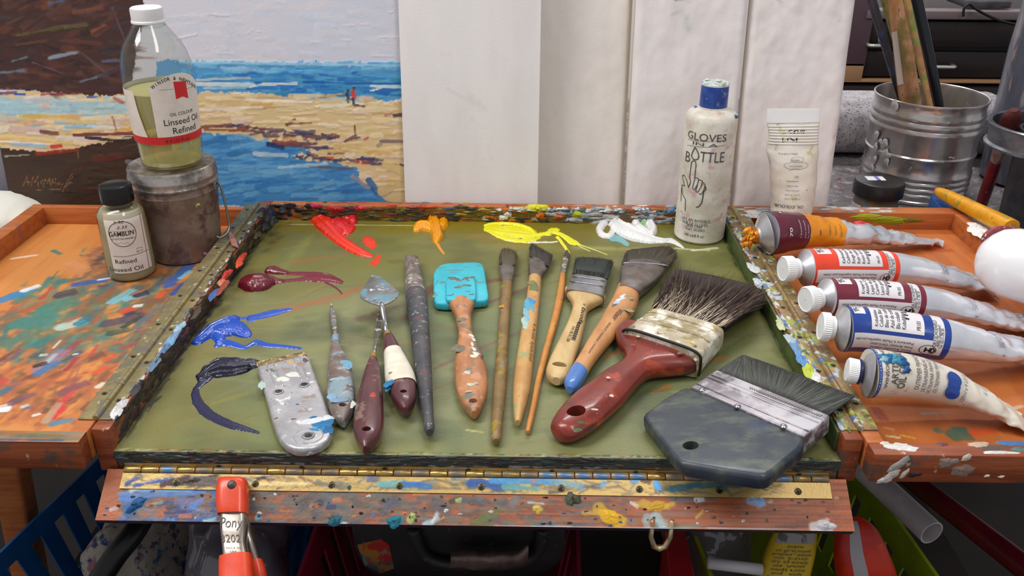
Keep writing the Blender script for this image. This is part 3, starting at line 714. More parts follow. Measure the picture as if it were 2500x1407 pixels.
def screw(name, p, parent, r=0.0026, nrm=(0, 0, 1), mat=None):
    key = (round(r, 5), tuple(nrm))
    if key not in _scr:
        q = Vector(nrm).to_track_quat('Z', 'Y'); vs = []; fs = []
        rings = []
        for h, k in ((0, 1.0), (.0003, .95), (.0004, .75), (.0001, .55)):
            rings.append([q @ Vector((r*k*math.cos(t), r*k*math.sin(t), h)) for t in (2*math.pi*j/16 for j in range(16))])
        vs, fs = ring_mesh(rings, True, (False, True))
        for ang in (0.4, 1.97):
            k0 = len(vs); d = Vector((math.cos(ang), math.sin(ang), 0)); n = Vector((-d.y, d.x, 0))
            for a, b in ((-1, -1), (1, -1), (1, 1), (-1, 1)): vs.append(q @ (d*a*r*.6+n*b*r*.12+Vector((0, 0, .00045))))
            fs.append((k0, k0+1, k0+2, k0+3))
        me = bpy.data.meshes.new(name); me.from_pydata([tuple(v) for v in vs], [], fs); me.materials.append(mat or SCREWM); me.materials.append(DARKIN)
        for f in me.polygons[-2:]: f.material_index = 1
        _scr[key] = me
    o = bpy.data.objects.new(name, _scr[key]); COL.objects.link(o); o.parent = parent; o.location = Vector(p) - LOC[parent.name]; LOC[o.name] = Vector(p); return o
side_hinge(-1, LEAF); side_hinge(1, LEAFR)

cp_ = [at(x, y, z=.0042) for x, y in ((556, 562), (566, 568), (574, 580), (583, 604), (566, 597), (560, 582))]
plate('paint_chip', cp_, (.3, -.2, 1), .0016, M('pinkish_paint_chip', (176, 120, 106), .5, col2=(150, 96, 90), nscale=90), root, .0003)
# ---- left tray
pl = Paint(-0.4720, -0.2625, -0.0125, 0.3750, 0.00085, (204, 134, 70), 21)
pl.mottle((186, 110, 56), .6, 20, 4, .4, .7, 1); pl.mottle((206, 132, 66), .5, 9, 3, .5, .8, 2)
def LS(x0, y0, x1, y1, w, c, al=.9, st=.5, ht=.0002, rag=.5, fade=.1, soft=.25): PS((x0, y0), (x1, y1), w, c, al, st, ht, rag, fade, soft, z=ZT, P=pl)
teal, tealg, rust, brn, org, nvy, lbl, wht, mauve, olive, redc = (48, 112, 116), (66, 124, 108), (166, 84, 52), (110, 66, 52), (204, 120, 60), (36, 44, 74), (124, 186, 204), (222, 224, 226), (112, 78, 92), (108, 98, 58), (200, 52, 36)
mixc = [teal, tealg, rust, brn, org, nvy, mauve, olive, (84, 92, 86), (150, 110, 70), (92, 58, 60), (60, 82, 96), (172, 92, 66), (98, 108, 84)]
for i in range(420):
    px = rr.uniform(-40, 520); py = rr.uniform(580, 1040)
    if py < 775-.62*px or px > 470-(py-640)*.65: continue
    l = rr.uniform(40, 110); a = rr.normal(-.62, .25)
    c = [(112, 96, 70), (96, 104, 90), (120, 84, 62), (86, 98, 96), (134, 102, 70), (100, 80, 76)][rr.randint(6)]
    if py > 890: c = [(186, 112, 62), (160, 92, 60), (140, 84, 64), (176, 104, 66)][rr.randint(4)]
    LS(px, py, px+l*math.cos(a), py+l*math.sin(a), rr.uniform(24, 56), c, rr.uniform(.35, .7), .5, 0, .7, .3, .5)
for i in range(760):
    px = rr.uniform(-30, 520); py = rr.uniform(560, 1040)
    lim = 760 - 0.62*px                      # bare orange wood behind this slanting line
    if py < lim + rr.normal(0, 14): continue
    if px > 470 - (py-640)*0.65: continue
    l = rr.uniform(14, 62); a = rr.normal(-.62, .3); c = mixc[rr.randint(len(mixc))]
    if py > 900: c = [org, rust, brn, mauve, (186, 110, 66), (150, 80, 60), olive][rr.randint(7)]
    elif 700 < py < 860 and px < 300: c = [teal, tealg, (84, 140, 130), (60, 110, 110), olive, rust, (70, 120, 112)][rr.randint(7)]
    LS(px, py, px+l*math.cos(a), py+l*math.sin(a), rr.uniform(10, 34), c, rr.uniform(.4, .85), rr.uniform(.3, .8), rr.uniform(0, .0003), .7, rr.uniform(0, .35), rr.uniform(.3, .8))
for s_ in [(4, 734, 92, 702, 22, (48, 120, 186)), (60, 710, 100, 696, 14, wht), (185, 696, 270, 682, 16, (48, 84, 170)), (240, 684, 300, 674, 6, wht), (130, 612, 150, 622, 14, teal), (28, 632, 95, 622, 6, (222, 206, 190)),
           (180, 650, 205, 668, 60, (200, 130, 84)), (170, 640, 210, 660, 30, (206, 138, 92)), (60, 760, 120, 740, 22, (170, 84, 50)), (150, 720, 190, 710, 24, (60, 60, 72)), (100, 730, 130, 700, 14, (176, 60, 50)), (270, 740, 330, 705, 22, lbl), (310, 730, 360, 718, 18, lbl), (335, 722, 366, 714, 20, (34, 36, 60)),
           (385, 725, 404, 712, 16, (216, 80, 50)), (300, 762, 330, 752, 18, (216, 70, 44)), (330, 748, 350, 746, 9, wht), (150, 800, 210, 780, 26, (176, 206, 200)), (190, 790, 222, 775, 22, (46, 116, 140)), (110, 760, 190, 730, 40, tealg), (60, 790, 140, 760, 50, (62, 124, 116)), (20, 840, 110, 800, 40, (86, 116, 96)),
           (260, 790, 360, 770, 26, (76, 66, 84)), (270, 815, 320, 805, 20, (58, 78, 66)), (300, 850, 380, 820, 16, (150, 78, 66)), (315, 870, 345, 860, 16, (96, 130, 180)), (255, 880, 285, 868, 14, (220, 76, 44)), (150, 870, 200, 830, 18, (160, 60, 62)), (160, 900, 220, 860, 20, (190, 110, 66)), (228, 912, 262, 896, 10, (226, 76, 40)), (265, 905, 290, 890, 6, rust),
           (95, 905, 160, 850, 40, (140, 120, 150)), (90, 915, 150, 880, 22, (60, 110, 160)), (108, 890, 140, 862, 14, (160, 190, 190)), (130, 850, 150, 830, 8, (196, 196, 170)), (160, 905, 190, 870, 16, (150, 50, 60)), (220, 870, 240, 840, 12, (196, 60, 60)),
           (0, 1000, 30, 994, 26, wht), (0, 1003, 24, 1000, 18, (230, 226, 232)), (55, 994, 72, 988, 12, (196, 206, 206)), (64, 998, 74, 994, 8, (70, 110, 140)), (82, 1015, 100, 1010, 7, wht), (240, 945, 256, 934, 14, (206, 220, 214)), (245, 962, 264, 952, 15, (48, 100, 150)), (130, 1020, 160, 990, 20, (206, 44, 48)), (138, 1000, 190, 940, 22, (196, 60, 60)), (110, 1030, 150, 980, 22, (176, 156, 130)),
           (130, 1035, 180, 1025, 18, (80, 130, 160)), (85, 895, 118, 885, 12, (50, 30, 36)), (100, 868, 118, 866, 8, (206, 210, 206)), (180, 866, 192, 864, 5, wht), (0, 935, 20, 925, 16, (196, 60, 60)), (0, 960, 30, 945, 20, (60, 110, 130)), (30, 985, 90, 960, 18, mauve), (200, 1000, 220, 980, 14, brn), (150, 960, 220, 930, 24, (122, 74, 84)), (300, 800, 350, 770, 16, (48, 60, 56)),
           (350, 670, 410, 650, 30, org), (330, 800, 400, 740, 18, (96, 110, 120)), (410, 700, 470, 640, 30, (52, 90, 170)), (440, 680, 470, 660, 14, lbl), (420, 720, 450, 690, 18, (40, 76, 160)), (430, 640, 480, 600, 20, (206, 90, 70)), (470, 610, 500, 590, 10, (230, 80, 60)), (395, 560, 430, 640, 22, (70, 96, 110)), (374, 560, 372, 620, 16, (96, 150, 60)), (362, 540, 366, 570, 12, (226, 70, 50)), (490, 540, 540, 530, 40, (22, 22, 40)), (480, 560, 520, 560, 30, (120, 44, 36))]:
    LS(*s_)
pl.edge = (120, 60, 36)
tray = pl.build('side_tray', PAINT, (0, 0, ZT), (1, 0, 0), (0, 1, 0), (0, 0, 1), root, 0.003)
tag(tray, 'left side tray floor daubed with teal, rust and blue paint')
box('tray_wall', -0.4872, -0.2515, 0.3748, 0.3845, -0.0215, 0, WOODI, tray, 0.0008)
box('tray_wall', -0.4872, -0.4720, -0.0125, 0.3748, -0.0215, 0, WOODI, tray, 0.0008)
fwall = Paint(-0.4872, -0.2515, -0.0240, -0.0125, 0.0009, (186, 108, 62), 31)
for i in range(90):
    x = rr.uniform(-.487, -.26); y = rr.uniform(-.0235, -.013); c = [(120, 116, 84), (96, 104, 86), (150, 110, 80), (170, 96, 60), (110, 100, 60), (130, 130, 120)][rr.randint(6)]
    fwall.stroke([(x, y), (x+rr.uniform(.01, .04), y)], rr.uniform(.002, .006), c, .7, .6, 0, .6, .2, .3)
fwall.stroke([(-.335, -.0222), (-.262, -.0222)], .0022, (70, 84, 116), .9, .4, .0002)
fwall.edge = (128, 66, 40)
fw_ = box('tray_wall', -0.4872, -0.2515, -0.0240, -0.0125, -0.0215, -.0008, WOOD, tray, .0005)
fwall.build('tray_wall', PAINT, (0, 0, 0), (1, 0, 0), (0, 1, 0), (0, 0, 1), tray, 0.0008)
box('tray_wall', -0.2625, -0.2512, -0.0125, 0.3748, -0.0215, -0.0002, WOODI, tray, 0.0006)

# ---- right tray
pr_ = Paint(0.2625, 0.4800, -0.0130, 0.3860, 0.0011, (188, 108, 54), 41)
pr_.mottle((164, 88, 42), .6, 24, 5, .4, .7, 1); pr_.mottle((190, 108, 56), .5, 12, 3, .5, .8, 2)
def RS(x0, y0, x1, y1, w, c, al=.85, st=.5, ht=.0002, rag=.5, fade=.1, soft=.3): PS((x0, y0), (x1, y1), w, c, al, st, ht, rag, fade, soft, z=ZT, P=pr_)
for s_ in [(2330, 1062, 2372, 1060, 44, (58, 92, 80)), (2335, 1052, 2365, 1050, 30, (62, 98, 86)), (2288, 1052, 2300, 1050, 18, (60, 100, 92)), (2375, 1058, 2430, 1052, 24, (206, 74, 36)), (2140, 1000, 2160, 1030, 30, (150, 60, 30)), (2160, 1045, 2185, 1050, 10, (206, 140, 90)), (2250, 1010, 2320, 1008, 8, (150, 140, 130)), (2165, 1065, 2200, 1070, 8, (206, 196, 150)), (2200, 1063, 2240, 1072, 5, (206, 186, 60)),
           (2260, 610, 2330, 612, 14, (170, 66, 30)), (2400, 640, 2440, 650, 12, (160, 70, 34)), (2470, 1000, 2500, 990, 12, (200, 180, 160)), (2060, 960, 2110, 1000, 12, (180, 120, 60))]: RS(*s_)
pr_.edge = (120, 60, 36)
trr = pr_.build('side_tray', PAINT, (0, 0, ZT), (1, 0, 0), (0, 1, 0), (0, 0, 1), root, 0.003)
tag(trr, 'right side tray floor of bare orange wood')
bw = box('tray_wall', 0.2515, 0.4920, 0.3855, 0.4030, -0.0215, 0, WOODI, trr, 0.0008)
box('tray_wall', 0.4800, 0.4920, -0.0125, 0.3855, -0.0215, 0, WOODI, trr, 0.0008)
rw = box('tray_wall', 0.2515, 0.4920, -0.0250, -0.0125, -0.0215, 0, WOOD, trr, 0.0008)
box('tray_wall', 0.2512, 0.2625, -0.0125, 0.3855, -0.0215, -0.0002, WOODI, trr, 0.0006)
it = []
for px, py, a, b, c in [(2195, 1090, .009, .004, (216, 212, 206)), (2210, 1095, .008, .003, (226, 222, 220)), (2390, 1085, .006, .003, (196, 170, 150)), (2480, 1082, .012, .003, (70, 110, 160)), (2300, 1085, .004, .002, (110, 70, 80)), (2440, 1105, .012, .0015, (216, 216, 216)), (2490, 1098, .006, .002, (90, 120, 110)), (2160, 1082, .003, .002, (216, 206, 196))]:
    it.append((at(px, py, z=.0002), X_, Y_, a, b, .0007, c))
for px, py, a, b, c, U in [(2178, 1160, .006, .003, (196, 190, 182), (1, 0, .9)), (2165, 1170, .006, .003, (206, 200, 194), (1, 0, .6)), (2195, 1135, .008, .003, (176, 168, 160), (1, 0, 1.2)), (2208, 1158, .005, .0015, (200, 190, 180), (1, 0, 1.6)), (2360, 1118, .004, .002, (216, 206, 190), (1, 0, .7)), (2315, 1130, .006, .004, (150, 130, 120), (1, 0, .1)), (2350, 1150, .007, .005, (140, 116, 104), (1, 0, .1)), (2232, 1160, .004, .002, (40, 34, 36), (1, 0, .2)), (2410, 1163, .002, .001, (206, 190, 180), (1, 0, .1)), (2445, 1165, .002, .001, (206, 190, 180), (1, 0, .1))]:
    p = at(px, py, y=-.0252); it.append((p, Vector(U), Vector((-U[2], 0, U[0])), a, b, .0006, c))
daubs('dried_paint', it, CRUST, rw, 9)
it = []
for px, py, a, b, c in [(2150, 535, .020, .003, (150, 160, 20)), (2120, 530, .02, .003, (176, 180, 40)), (2180, 540, .02, .004, (140, 146, 20)), (2225, 538, .012, .003, (120, 110, 30))]:
    p = at(px, py, y=.3853); it.append((p, X_, Z_, a, b, .0008, c))
for i in range(60):
    x = rr.uniform(.255, .42); it.append((Vector((x, rr.uniform(.387, .401), 0)), X_, Y_, rr.uniform(.002, .012), rr.uniform(.0008, .003), .0006, [(206, 204, 200), (160, 166, 170), (170, 130, 110), (120, 110, 110), (190, 180, 170)][rr.randint(5)]))
for px, py, a, b, c in [(1850, 518, .016, .006, (226, 226, 226)), (1835, 528, .012, .005, (216, 220, 216)), (2385, 555, .010, .012, (220, 216, 212)), (2400, 575, .009, .012, (226, 222, 218)), (2392, 565, .01, .01, (232, 230, 228))]:
    it.append((at(px, py, z=.0004), X_, Y_, a, b, .002, c))
daubs('dried_paint', it, CRUST, bw, 10)

# ---- front flap with its piano hinge
F0 = Vector((0, -0.0125, -0.0300)); F1 = Vector((0, -0.0405, -0.0490)); FD = (F1-F0); FL = FD.length; FD.normalize(); FN = Vector((0, FD.z, -FD.y)); FN = FN if FN.z > 0 else -FN
pf = Paint(-0.2436, 0.2428, 0.0, FL, 0.00085, (162, 88, 52), 51)
for i in range(260):
    x = rr.uniform(-.243, .23); y = rr.uniform(0, FL); pf.stroke([(x, y), (x+rr.uniform(.02, .10), y+rr.normal(0, .0006))], rr.uniform(.0008, .0022), [(120, 56, 34), (142, 70, 40), (96, 44, 30), (186, 102, 58)][rr.randint(4)], .7, .6, 0, .6, .3, .5)

def FP_(x, y):
    p = at(x, y, pl=(F0, FN)); return (p.x, (p-F0).dot(FD))
def FS(x0, y0, x1, y1, w, c, al=.85, st=.6, ht=.0002, rag=.6, fade=.1, soft=.25):
    a, b = FP_(x0, y0), FP_(x1, y1); pf.stroke([a, b], w*0.00036, c, al, st, ht, rag, fade, soft)
greys = [(104, 98, 90), (84, 88, 92), (120, 92, 76), (92, 80, 80), (70, 80, 104), (124, 100, 80), (94, 104, 96), (64, 64, 70), (112, 110, 104)]
for i in range(1000):
    px = rr.uniform(290, 1520); 
    if px > 1150 and rr.rand() < .5: continue
    py = rr.uniform(1195, 1290); c = greys[rr.randint(9)]
    FS(px, py, px+rr.uniform(10, 60), py+rr.normal(0, 5), rr.uniform(6, 20), c, rr.uniform(.4, .9), .7, rr.uniform(0, .0003), .8, .3, .4)
for i in range(120):
    px = rr.uniform(290, 560); py = rr.uniform(1192, 1275); c = [(48, 96, 176), (60, 120, 190), (40, 60, 130), (44, 48, 96), (110, 150, 200), (90, 90, 130), (70, 96, 150)][rr.randint(7)]
    FS(px, py, px+rr.uniform(10, 50), py+rr.normal(0, 5), rr.uniform(6, 16), c, rr.uniform(.4, .9), .7, rr.uniform(0, .0003), .8, .2, .3)
for i in range(70):
    px = rr.uniform(1300, 2000); py = rr.uniform(1200, 1292); c = [(116, 70, 62), (126, 90, 86), (96, 60, 56), (130, 110, 110), (140, 76, 50)][rr.randint(5)]
    FS(px, py, px+rr.uniform(30, 120), py+rr.normal(0, 3), rr.uniform(3, 12), c, rr.uniform(.3, .7), .8, 0, .8, .3, .5)
for s_ in [(300, 1215, 520, 1195, 22, (76, 132, 206)), (330, 1196, 480, 1196, 12, (120, 176, 220)), (470, 1235, 500, 1220, 20, (70, 130, 210)), (370, 1232, 400, 1226, 12, (150, 176, 130)), (410, 1238, 440, 1228, 20, (60, 50, 70)), (430, 1226, 470, 1224, 16, (110, 104, 150)),
           (310, 1246, 356, 1222, 26, (24, 86, 140)), (500, 1275, 530, 1268, 16, (150, 206, 214)), (560, 1276, 610, 1262, 22, (150, 206, 214)), (626, 1266, 640, 1262, 14, (130, 196, 206)), (540, 1282, 2060, 1293, 4, (206, 206, 210)), (440, 1262, 470, 1258, 12, (206, 110, 60)),
           (950, 1275, 990, 1268, 22, (22, 110, 130)), (962, 1266, 985, 1280, 20, (20, 100, 120)), (1040, 1284, 1075, 1262, 22, (176, 206, 214)), (1055, 1276, 1070, 1250, 12, (196, 216, 222)), (1150, 1282, 1210, 1278, 26, (86, 92, 40)), (1160, 1276, 1225, 1240, 20, (98, 108, 44)), (815, 1276, 840, 1270, 24, (30, 100, 120)), (820, 1282, 850, 1278, 6, (206, 216, 220)),
           (1460, 1240, 1520, 1285, 36, (206, 160, 20)), (1425, 1252, 1500, 1258, 14, (196, 150, 40)), (1480, 1255, 1530, 1280, 30, (216, 166, 14)), (1550, 1230, 1640, 1238, 18, (206, 160, 50)), (1570, 1228, 1620, 1244, 26, (196, 150, 40)), (1600, 1245, 1650, 1228, 12, (216, 170, 40)), (1540, 1228, 1560, 1240, 12, (222, 222, 216)), (1580, 1270, 1640, 1290, 34, (146, 176, 186)), (1600, 1260, 1620, 1290, 30, (160, 190, 196)), (1300, 1290, 1400, 1288, 10, (196, 206, 210)), (1530, 1292, 1660, 1294, 9, (150, 190, 206)),
           (1640, 1215, 1760, 1210, 22, (70, 96, 116)), (1700, 1220, 1720, 1216, 16, (206, 212, 220)), (1830, 1222, 1870, 1225, 30, (136, 166, 206)), (1845, 1212, 1862, 1240, 26, (150, 176, 210)), (1876, 1226, 1888, 1224, 8, (190, 196, 160)), (1700, 1265, 1720, 1245, 8, (196, 180, 80)), (1722, 1245, 1728, 1250, 4, (222, 222, 214)), (1990, 1290, 2030, 1280, 34, (226, 224, 226)), (2000, 1285, 2036, 1292, 26, (216, 216, 224)),
           (1310, 1240, 1322, 1250, 16, (216, 186, 90)), (1290, 1228, 1330, 1230, 5, (222, 220, 210)), (1390, 1216, 1410, 1222, 44, (96, 96, 70)), (1385, 1225, 1400, 1216, 26, (70, 70, 60)), (1100, 1224, 1130, 1216, 16, (56, 50, 44)), (770, 1235, 790, 1225, 18, (50, 46, 66)), (800, 1240, 822, 1240, 14, (44, 44, 80)), (815, 1222, 836, 1220, 12, (206, 120, 80)), (760, 1236, 780, 1234, 14, (190, 110, 70)), (1010, 1207, 1050, 1205, 10, (206, 130, 70)), (1120, 1210, 1360, 1212, 6, (186, 84, 40)), (270, 1245, 290, 1240, 10, (200, 190, 200)), (320, 1200, 340, 1190, 12, (196, 200, 200)),
           (1115, 1222, 1128, 1220, 10, (170, 196, 120)), (1000, 1270, 1014, 1260, 20, (176, 196, 120)), (1640, 1290, 1720, 1284, 14, (120, 126, 104)), (2040, 1217, 2050, 1216, 8, (206, 170, 130)), (1255, 1225, 1262, 1230, 26, (110, 116, 126))]: FS(*s_)
pf.edge = (60, 40, 60)
flap = pf.build('front_flap', PAINT, F0, (1, 0, 0), FD, FN, root, 0.007)
def flap_pt(x, v, h=0.0): return F0 + Vector((x, 0, 0)) + FD*v + FN*h
ph = Paint(-0.2325, 0.2315, 0.0028, 0.0132, 0.00085, (192, 162, 100), 61)
def HS(x0, y0, x1, y1, w, c, al=.95, st=.5):
    a, b = FP_(x0, y0), FP_(x1, y1); ph.stroke([a, b], w*.00032, c, al, st, .0002, .7, .1, .2)
for i in range(240):
    x = rr.uniform(-.232, .2); ph.stroke([(x, rr.uniform(.003, .013)), (x+rr.uniform(.004, .02), rr.uniform(.003, .013))], rr.uniform(.001, .004), [(150, 124, 80), (104, 98, 92), (120, 108, 92), (170, 140, 90), (110, 84, 66), (84, 80, 80), (80, 110, 140)][rr.randint(7)], .75, .7, 0, .8, .2, .4)
for s_ in [(310, 1182, 350, 1160, 20, (44, 60, 130)), (330, 1185, 420, 1172, 14, (40, 72, 150)), (395, 1186, 470, 1162, 18, (70, 40, 40)), (420, 1180, 540, 1170, 26, (60, 48, 44)), (470, 1172, 540, 1182, 22, (90, 80, 78)), (335, 1158, 350, 1175, 12, (130, 116, 50)),
           (775, 1180, 860, 1190, 22, (116, 112, 92)), (900, 1172, 930, 1168, 18, (100, 104, 140)), (925, 1185, 990, 1180, 22, (110, 170, 170)), (980, 1186, 1060, 1190, 18, (50, 110, 176)), (985, 1180, 1040, 1184, 14, (52, 104, 170)), (1150, 1178, 1240, 1188, 26, (44, 80, 150)), (1200, 1172, 1360, 1176, 24, (70, 140, 196)), (1230, 1190, 1320, 1196, 16, (90, 150, 150)), (1360, 1178, 1430, 1190, 26, (110, 150, 170)), (1300, 1174, 1308, 1176, 8, (216, 90, 60)),
           (1466, 1190, 1480, 1178, 16, (80, 150, 206)), (1540, 1172, 1560, 1178, 14, (80, 140, 200)), (1600, 1180, 1612, 1198, 18, (70, 150, 220)), (1570, 1172, 1590, 1180, 20, (80, 60, 56)), (1640, 1196, 1720, 1180, 26, (60, 110, 130)), (1680, 1190, 1820, 1178, 22, (70, 116, 130)), (1860, 1195, 1874, 1200, 12, (80, 50, 40)), (620, 1186, 760, 1184, 12, (206, 184, 130)), (630, 1170, 650, 1165, 14, (60, 50, 50))]: HS(*s_)
ph.edge = (120, 96, 50)
BRASSV = M('brass_leaf', (200, 165, 90), 0.38, 0.35, vcol=True, bump=0.3, bscale=500)
hin = ph.build('piano_hinge', BRASSV, F0+FN*0.0009, (1, 0, 0), FD, FN, root, 0.0009)
box('hinge_leaf', -0.2325, 0.2315, -0.0112, -0.0098, -0.0300, -0.0262, BRASS, hin, 0.0003)
nk = 39; kw = .464/nk
kp = [(0.0002, .0009), (.0003, .0021), (.0008, .0024), (kw-.0008, .0024), (kw-.0003, .0021), (kw-.0002, .0009)]
kn = None
KC = [BRASS, M('blue_smeared_brass', (96, 130, 170), .35, .4, col2=(170, 140, 90), nscale=150), M('grey_smeared_brass', (120, 108, 96), .42, .4, col2=(156, 126, 80), nscale=150), M('clean_brass', (196, 162, 94), .28, .75, col2=(150, 120, 72), nscale=160)]
kmes = []
for m_ in KC:
    o_ = lathe('knuckle', (-.2325, -.0128, -.0300), kp, m_, hin, 14, (True, True), axis=(1, 0, 0)); kmes.append(o_)
for i in range(nk):
    k_ = 1 if 23 <= i <= 28 or i in (2, 34, 36) else (2 if i in (5, 6, 7, 9, 10, 11, 22, 30, 31, 32) else (3 if i in (1, 3, 8, 12, 13, 14, 17, 19) else rr.choice([0, 2, 3])))
    o_ = kmes[k_]
    if not o_.get('used'): o_['used'] = 1; o_.location.x += i*kw
    else:
        c_ = o_.copy(); COL.objects.link(c_); c_.parent = hin; c_.location.x = i*kw
for o_ in kmes: del o_['used']
for x in (-.2, -.148, -.098, -.0535, .0, .052, .103, .155, .206): screw('screw', flap_pt(x+.004, .0088, .0011), hin, .0024, tuple(FN))
for x in (-.17, -.115, -.06, -.005, .05, .105, .16, .212): screw('screw', (x, -.0115, -.0275), hin, .0018, (0, -1, 0))
# chips of paint stuck on the flap
it = []
for px, py, a, b, h, c, ang in [(853, 1192, .0022, .0022, .002, (96, 120, 100), .3), (332, 1234, .0075, .0035, .0022, (20, 80, 132), .6), (962, 1274, .005, .004, .002, (24, 110, 130), 0), (1398, 1218, .005, .005, .003, (80, 82, 62), 0), (2014, 1284, .006, .0035, .003, (226, 224, 228), .1), (1008, 1264, .0022, .003, .002, (176, 196, 120), 0), (818, 1272, .004, .004, .002, (30, 96, 116), 0), (1850, 1222, .006, .0035, .0012, (140, 170, 208), 0), (1490, 1262, .009, .005, .0012, (214, 164, 14), -.4), (1600, 1236, .008, .003, .0012, (206, 160, 50), .2), (1312, 1245, .003, .003, .0015, (216, 180, 80), 0), (470, 1176, .009, .003, .0014, (64, 48, 46), .2), (360, 1176, .008, .003, .0008, (36, 66, 150), .3)]:
    p = at(px, py, pl=(F0, FN)); u = Vector((1, 0, 0))*math.cos(ang)-FD*math.sin(ang); it.append((p, u, FN.cross(u), a, b, h, c))
for i in range(120):
    x = rr.uniform(-.24, .24); v = rr.uniform(.014, FL-.001); it.append((flap_pt(x, v), X_, FD, rr.uniform(.0006, .002), rr.uniform(.0004, .0014), rr.uniform(.0003, .001), greys[rr.randint(9)] if rr.rand() < .6 else [(216, 214, 210), (206, 130, 80), (60, 110, 160), (40, 40, 44)][rr.randint(4)]))
daubs('dried_paint', it, CRUST, flap, 12)
# brass hook hanging from the flap
C = at(1612, 1318, y=-0.0385)
pts = [C+Vector((sx*.0062, 0, z)) for sx, z in ((-1, .016), (-1, 0.002))] + [C+Vector((-.0036, 0, -.0058)), C+Vector((0, 0, -.0075)), C+Vector((.0036, 0, -.0058))] + [C+Vector((.0062, 0, z)) for z in (.002, .016)]
sweep('latch_hook', pts, [.0016, .0016, .0019, .0023, .0019, .0016, .0016], M('pale_brass', (206, 190, 150), .3, .7, col2=(190, 130, 90), nscale=90), root, 10)
# ------------------------------------------------------------------ boards and painting leaning behind the box
LEAN = math.radians(7.0); PU = Vector((1, 0, 0)); PV = Vector((0, math.sin(LEAN), math.cos(LEAN))); PN = Vector((0, -math.cos(LEAN), math.sin(LEAN)))
TZ = -0.0335           # table top
def lean_plane(y0): return (Vector((0, y0, TZ)), PN)
def LP(px, py, y0):
    p = at(px, py, pl=lean_plane(y0)); d = p - Vector((0, y0, TZ)); return (d.x, d.dot(PV))
CANV = M('primed_panel', (226, 220, 218), 0.7, vcol=True, bump=0.35, bscale=900)
IMP = M('impasto_oil_paint', (128, 128, 128), 0.42, vcol=True, bump=0.35, bscale=600)
WHT = (229, 222, 220)
def board(name, label, u0, u1, vt, y0, th, seed, base=WHT, shape=None, marks=(), step=.0022, group='blank white boards behind the box', edge=(190, 178, 160), mott=()):
    p = Paint(u0, u1, 0.0, vt, step, base, seed)
    p.mottle((218, 208, 206), .6, 6, 4, .4, .8, 1); p.mottle((234, 228, 226), .5, 9, 6, .4, .8, 2)
    for a in mott: p.mottle(*a)
    for m in marks:
        a, b = LP(m[0], m[1], y0), LP(m[2], m[3], y0); p.stroke([a, b], m[4]*.00041, m[5], m[6], .6, 0, .8, .3, .8)
    p.edge = edge
    o = p.build(name, CANV, (0, y0, TZ), PU, PV, PN, None, th, shape=shape)
    tag(o, label, 'board', group); return o
def rounded(u0, u1, rad, amp, wob=0.0, seed=3):
    def f(U, V):
        e = np.minimum(U-u0, u1-U); q = np.clip(e/rad, 0, 1); h = -amp*(1-np.sqrt(np.clip(1-(1-q)**2, 0, 1)))
        return h + wob*(vnoise(U.shape[0], U.shape[1], 14, 8, seed, 3)-.5)
    return f
board('canvas_panel', 'smooth flat white panel overlapping the right edge of the beach painting', -0.0975, 0.0448, 0.36, 0.4045, 0.006, 71, (226, 221, 221),
      marks=[(1140, 235, 1200, 280, 34, (206, 200, 198), .5), (1080, 130, 1110, 140, 22, (224, 202, 202), .5), (1090, 215, 1180, 270, 12, (206, 202, 200), .5), (1150, 290, 1190, 320, 16, (210, 200, 200), .4), (1190, 350, 1200, 400, 10, (212, 206, 204), .5), (1262, 390, 1290, 430, 10, (200, 200, 190), .5), (1300, 190, 1312, 200, 10, (210, 194, 180), .5)])
board('foam_board', 'soft-edged white board with yellowed edges, just right of the smooth flat panel', 0.030, 0.1395, 0.36, 0.4320, 0.012, 72, (228, 220, 214), rounded(.030, .1395, .012, .006, .0012, 4),
      marks=[(1540, 0, 1525, 480, 22, (222, 206, 176), .7), (1365, 30, 1400, 20, 12, (210, 200, 198), .5), (1350, 250, 1360, 300, 20, (216, 204, 200), .4)], edge=(214, 196, 166))
board('foam_board', 'white foam board with a grey-green smudge at its top, behind the lotion bottle', 0.1405, 0.2525, 0.36, 0.4130, 0.014, 73, (229, 221, 221), rounded(.1405, .2525, .008, .005, .0022, 5),
      marks=[(1650, 20, 1690, 40, 60, (196, 196, 188), .7), (1675, 40, 1680, 85, 30, (190, 196, 184), .6), (1640, 36, 1660, 30, 20, (180, 184, 176), .7), (1650, -6, 1656, 6, 14, (44, 48, 60), .95), (1662, 0, 1690, 4, 10, (120, 126, 124), .8), (1548, 60, 1540, 220, 8, (216, 200, 172), .6), (1830, 20, 1815, 200, 16, (214, 198, 174), .6), (1800, 240, 1785, 470, 26, (214, 206, 204), .5), (1600, 250, 1700, 260, 30, (234, 214, 214), .3)], edge=(206, 188, 160))  # marks include the lotion bottle's cast shadow, painted down the right side
board('foam_board', 'crumpled rightmost white foam board with dents and a red-brown drip on its right edge', 0.2565, 0.3615, 0.36, 0.4170, 0.012, 74, (229, 221, 220), rounded(.2565, .3615, .01, .006, .0028, 6),
      marks=[(1900, 0, 1912, 6, 16, (150, 150, 156), .8), (1930, 20, 1990, 40, 40, (208, 202, 200), .5), (2030, 30, 2070, 50, 30, (200, 194, 190), .5), (2052, 40, 2048, 60, 10, (170, 164, 156), .6), (1855, 30, 1838, 200, 14, (216, 200, 176), .5), (2042, 318, 2036, 352, 7, (150, 70, 54), .9), (2052, 270, 2046, 330, 4, (160, 80, 70), .7), (2034, 350, 2030, 380, 3, (170, 100, 90), .7), (1880, 60, 1960, 80, 14, (214, 208, 206), .5)], edge=(206, 188, 166))

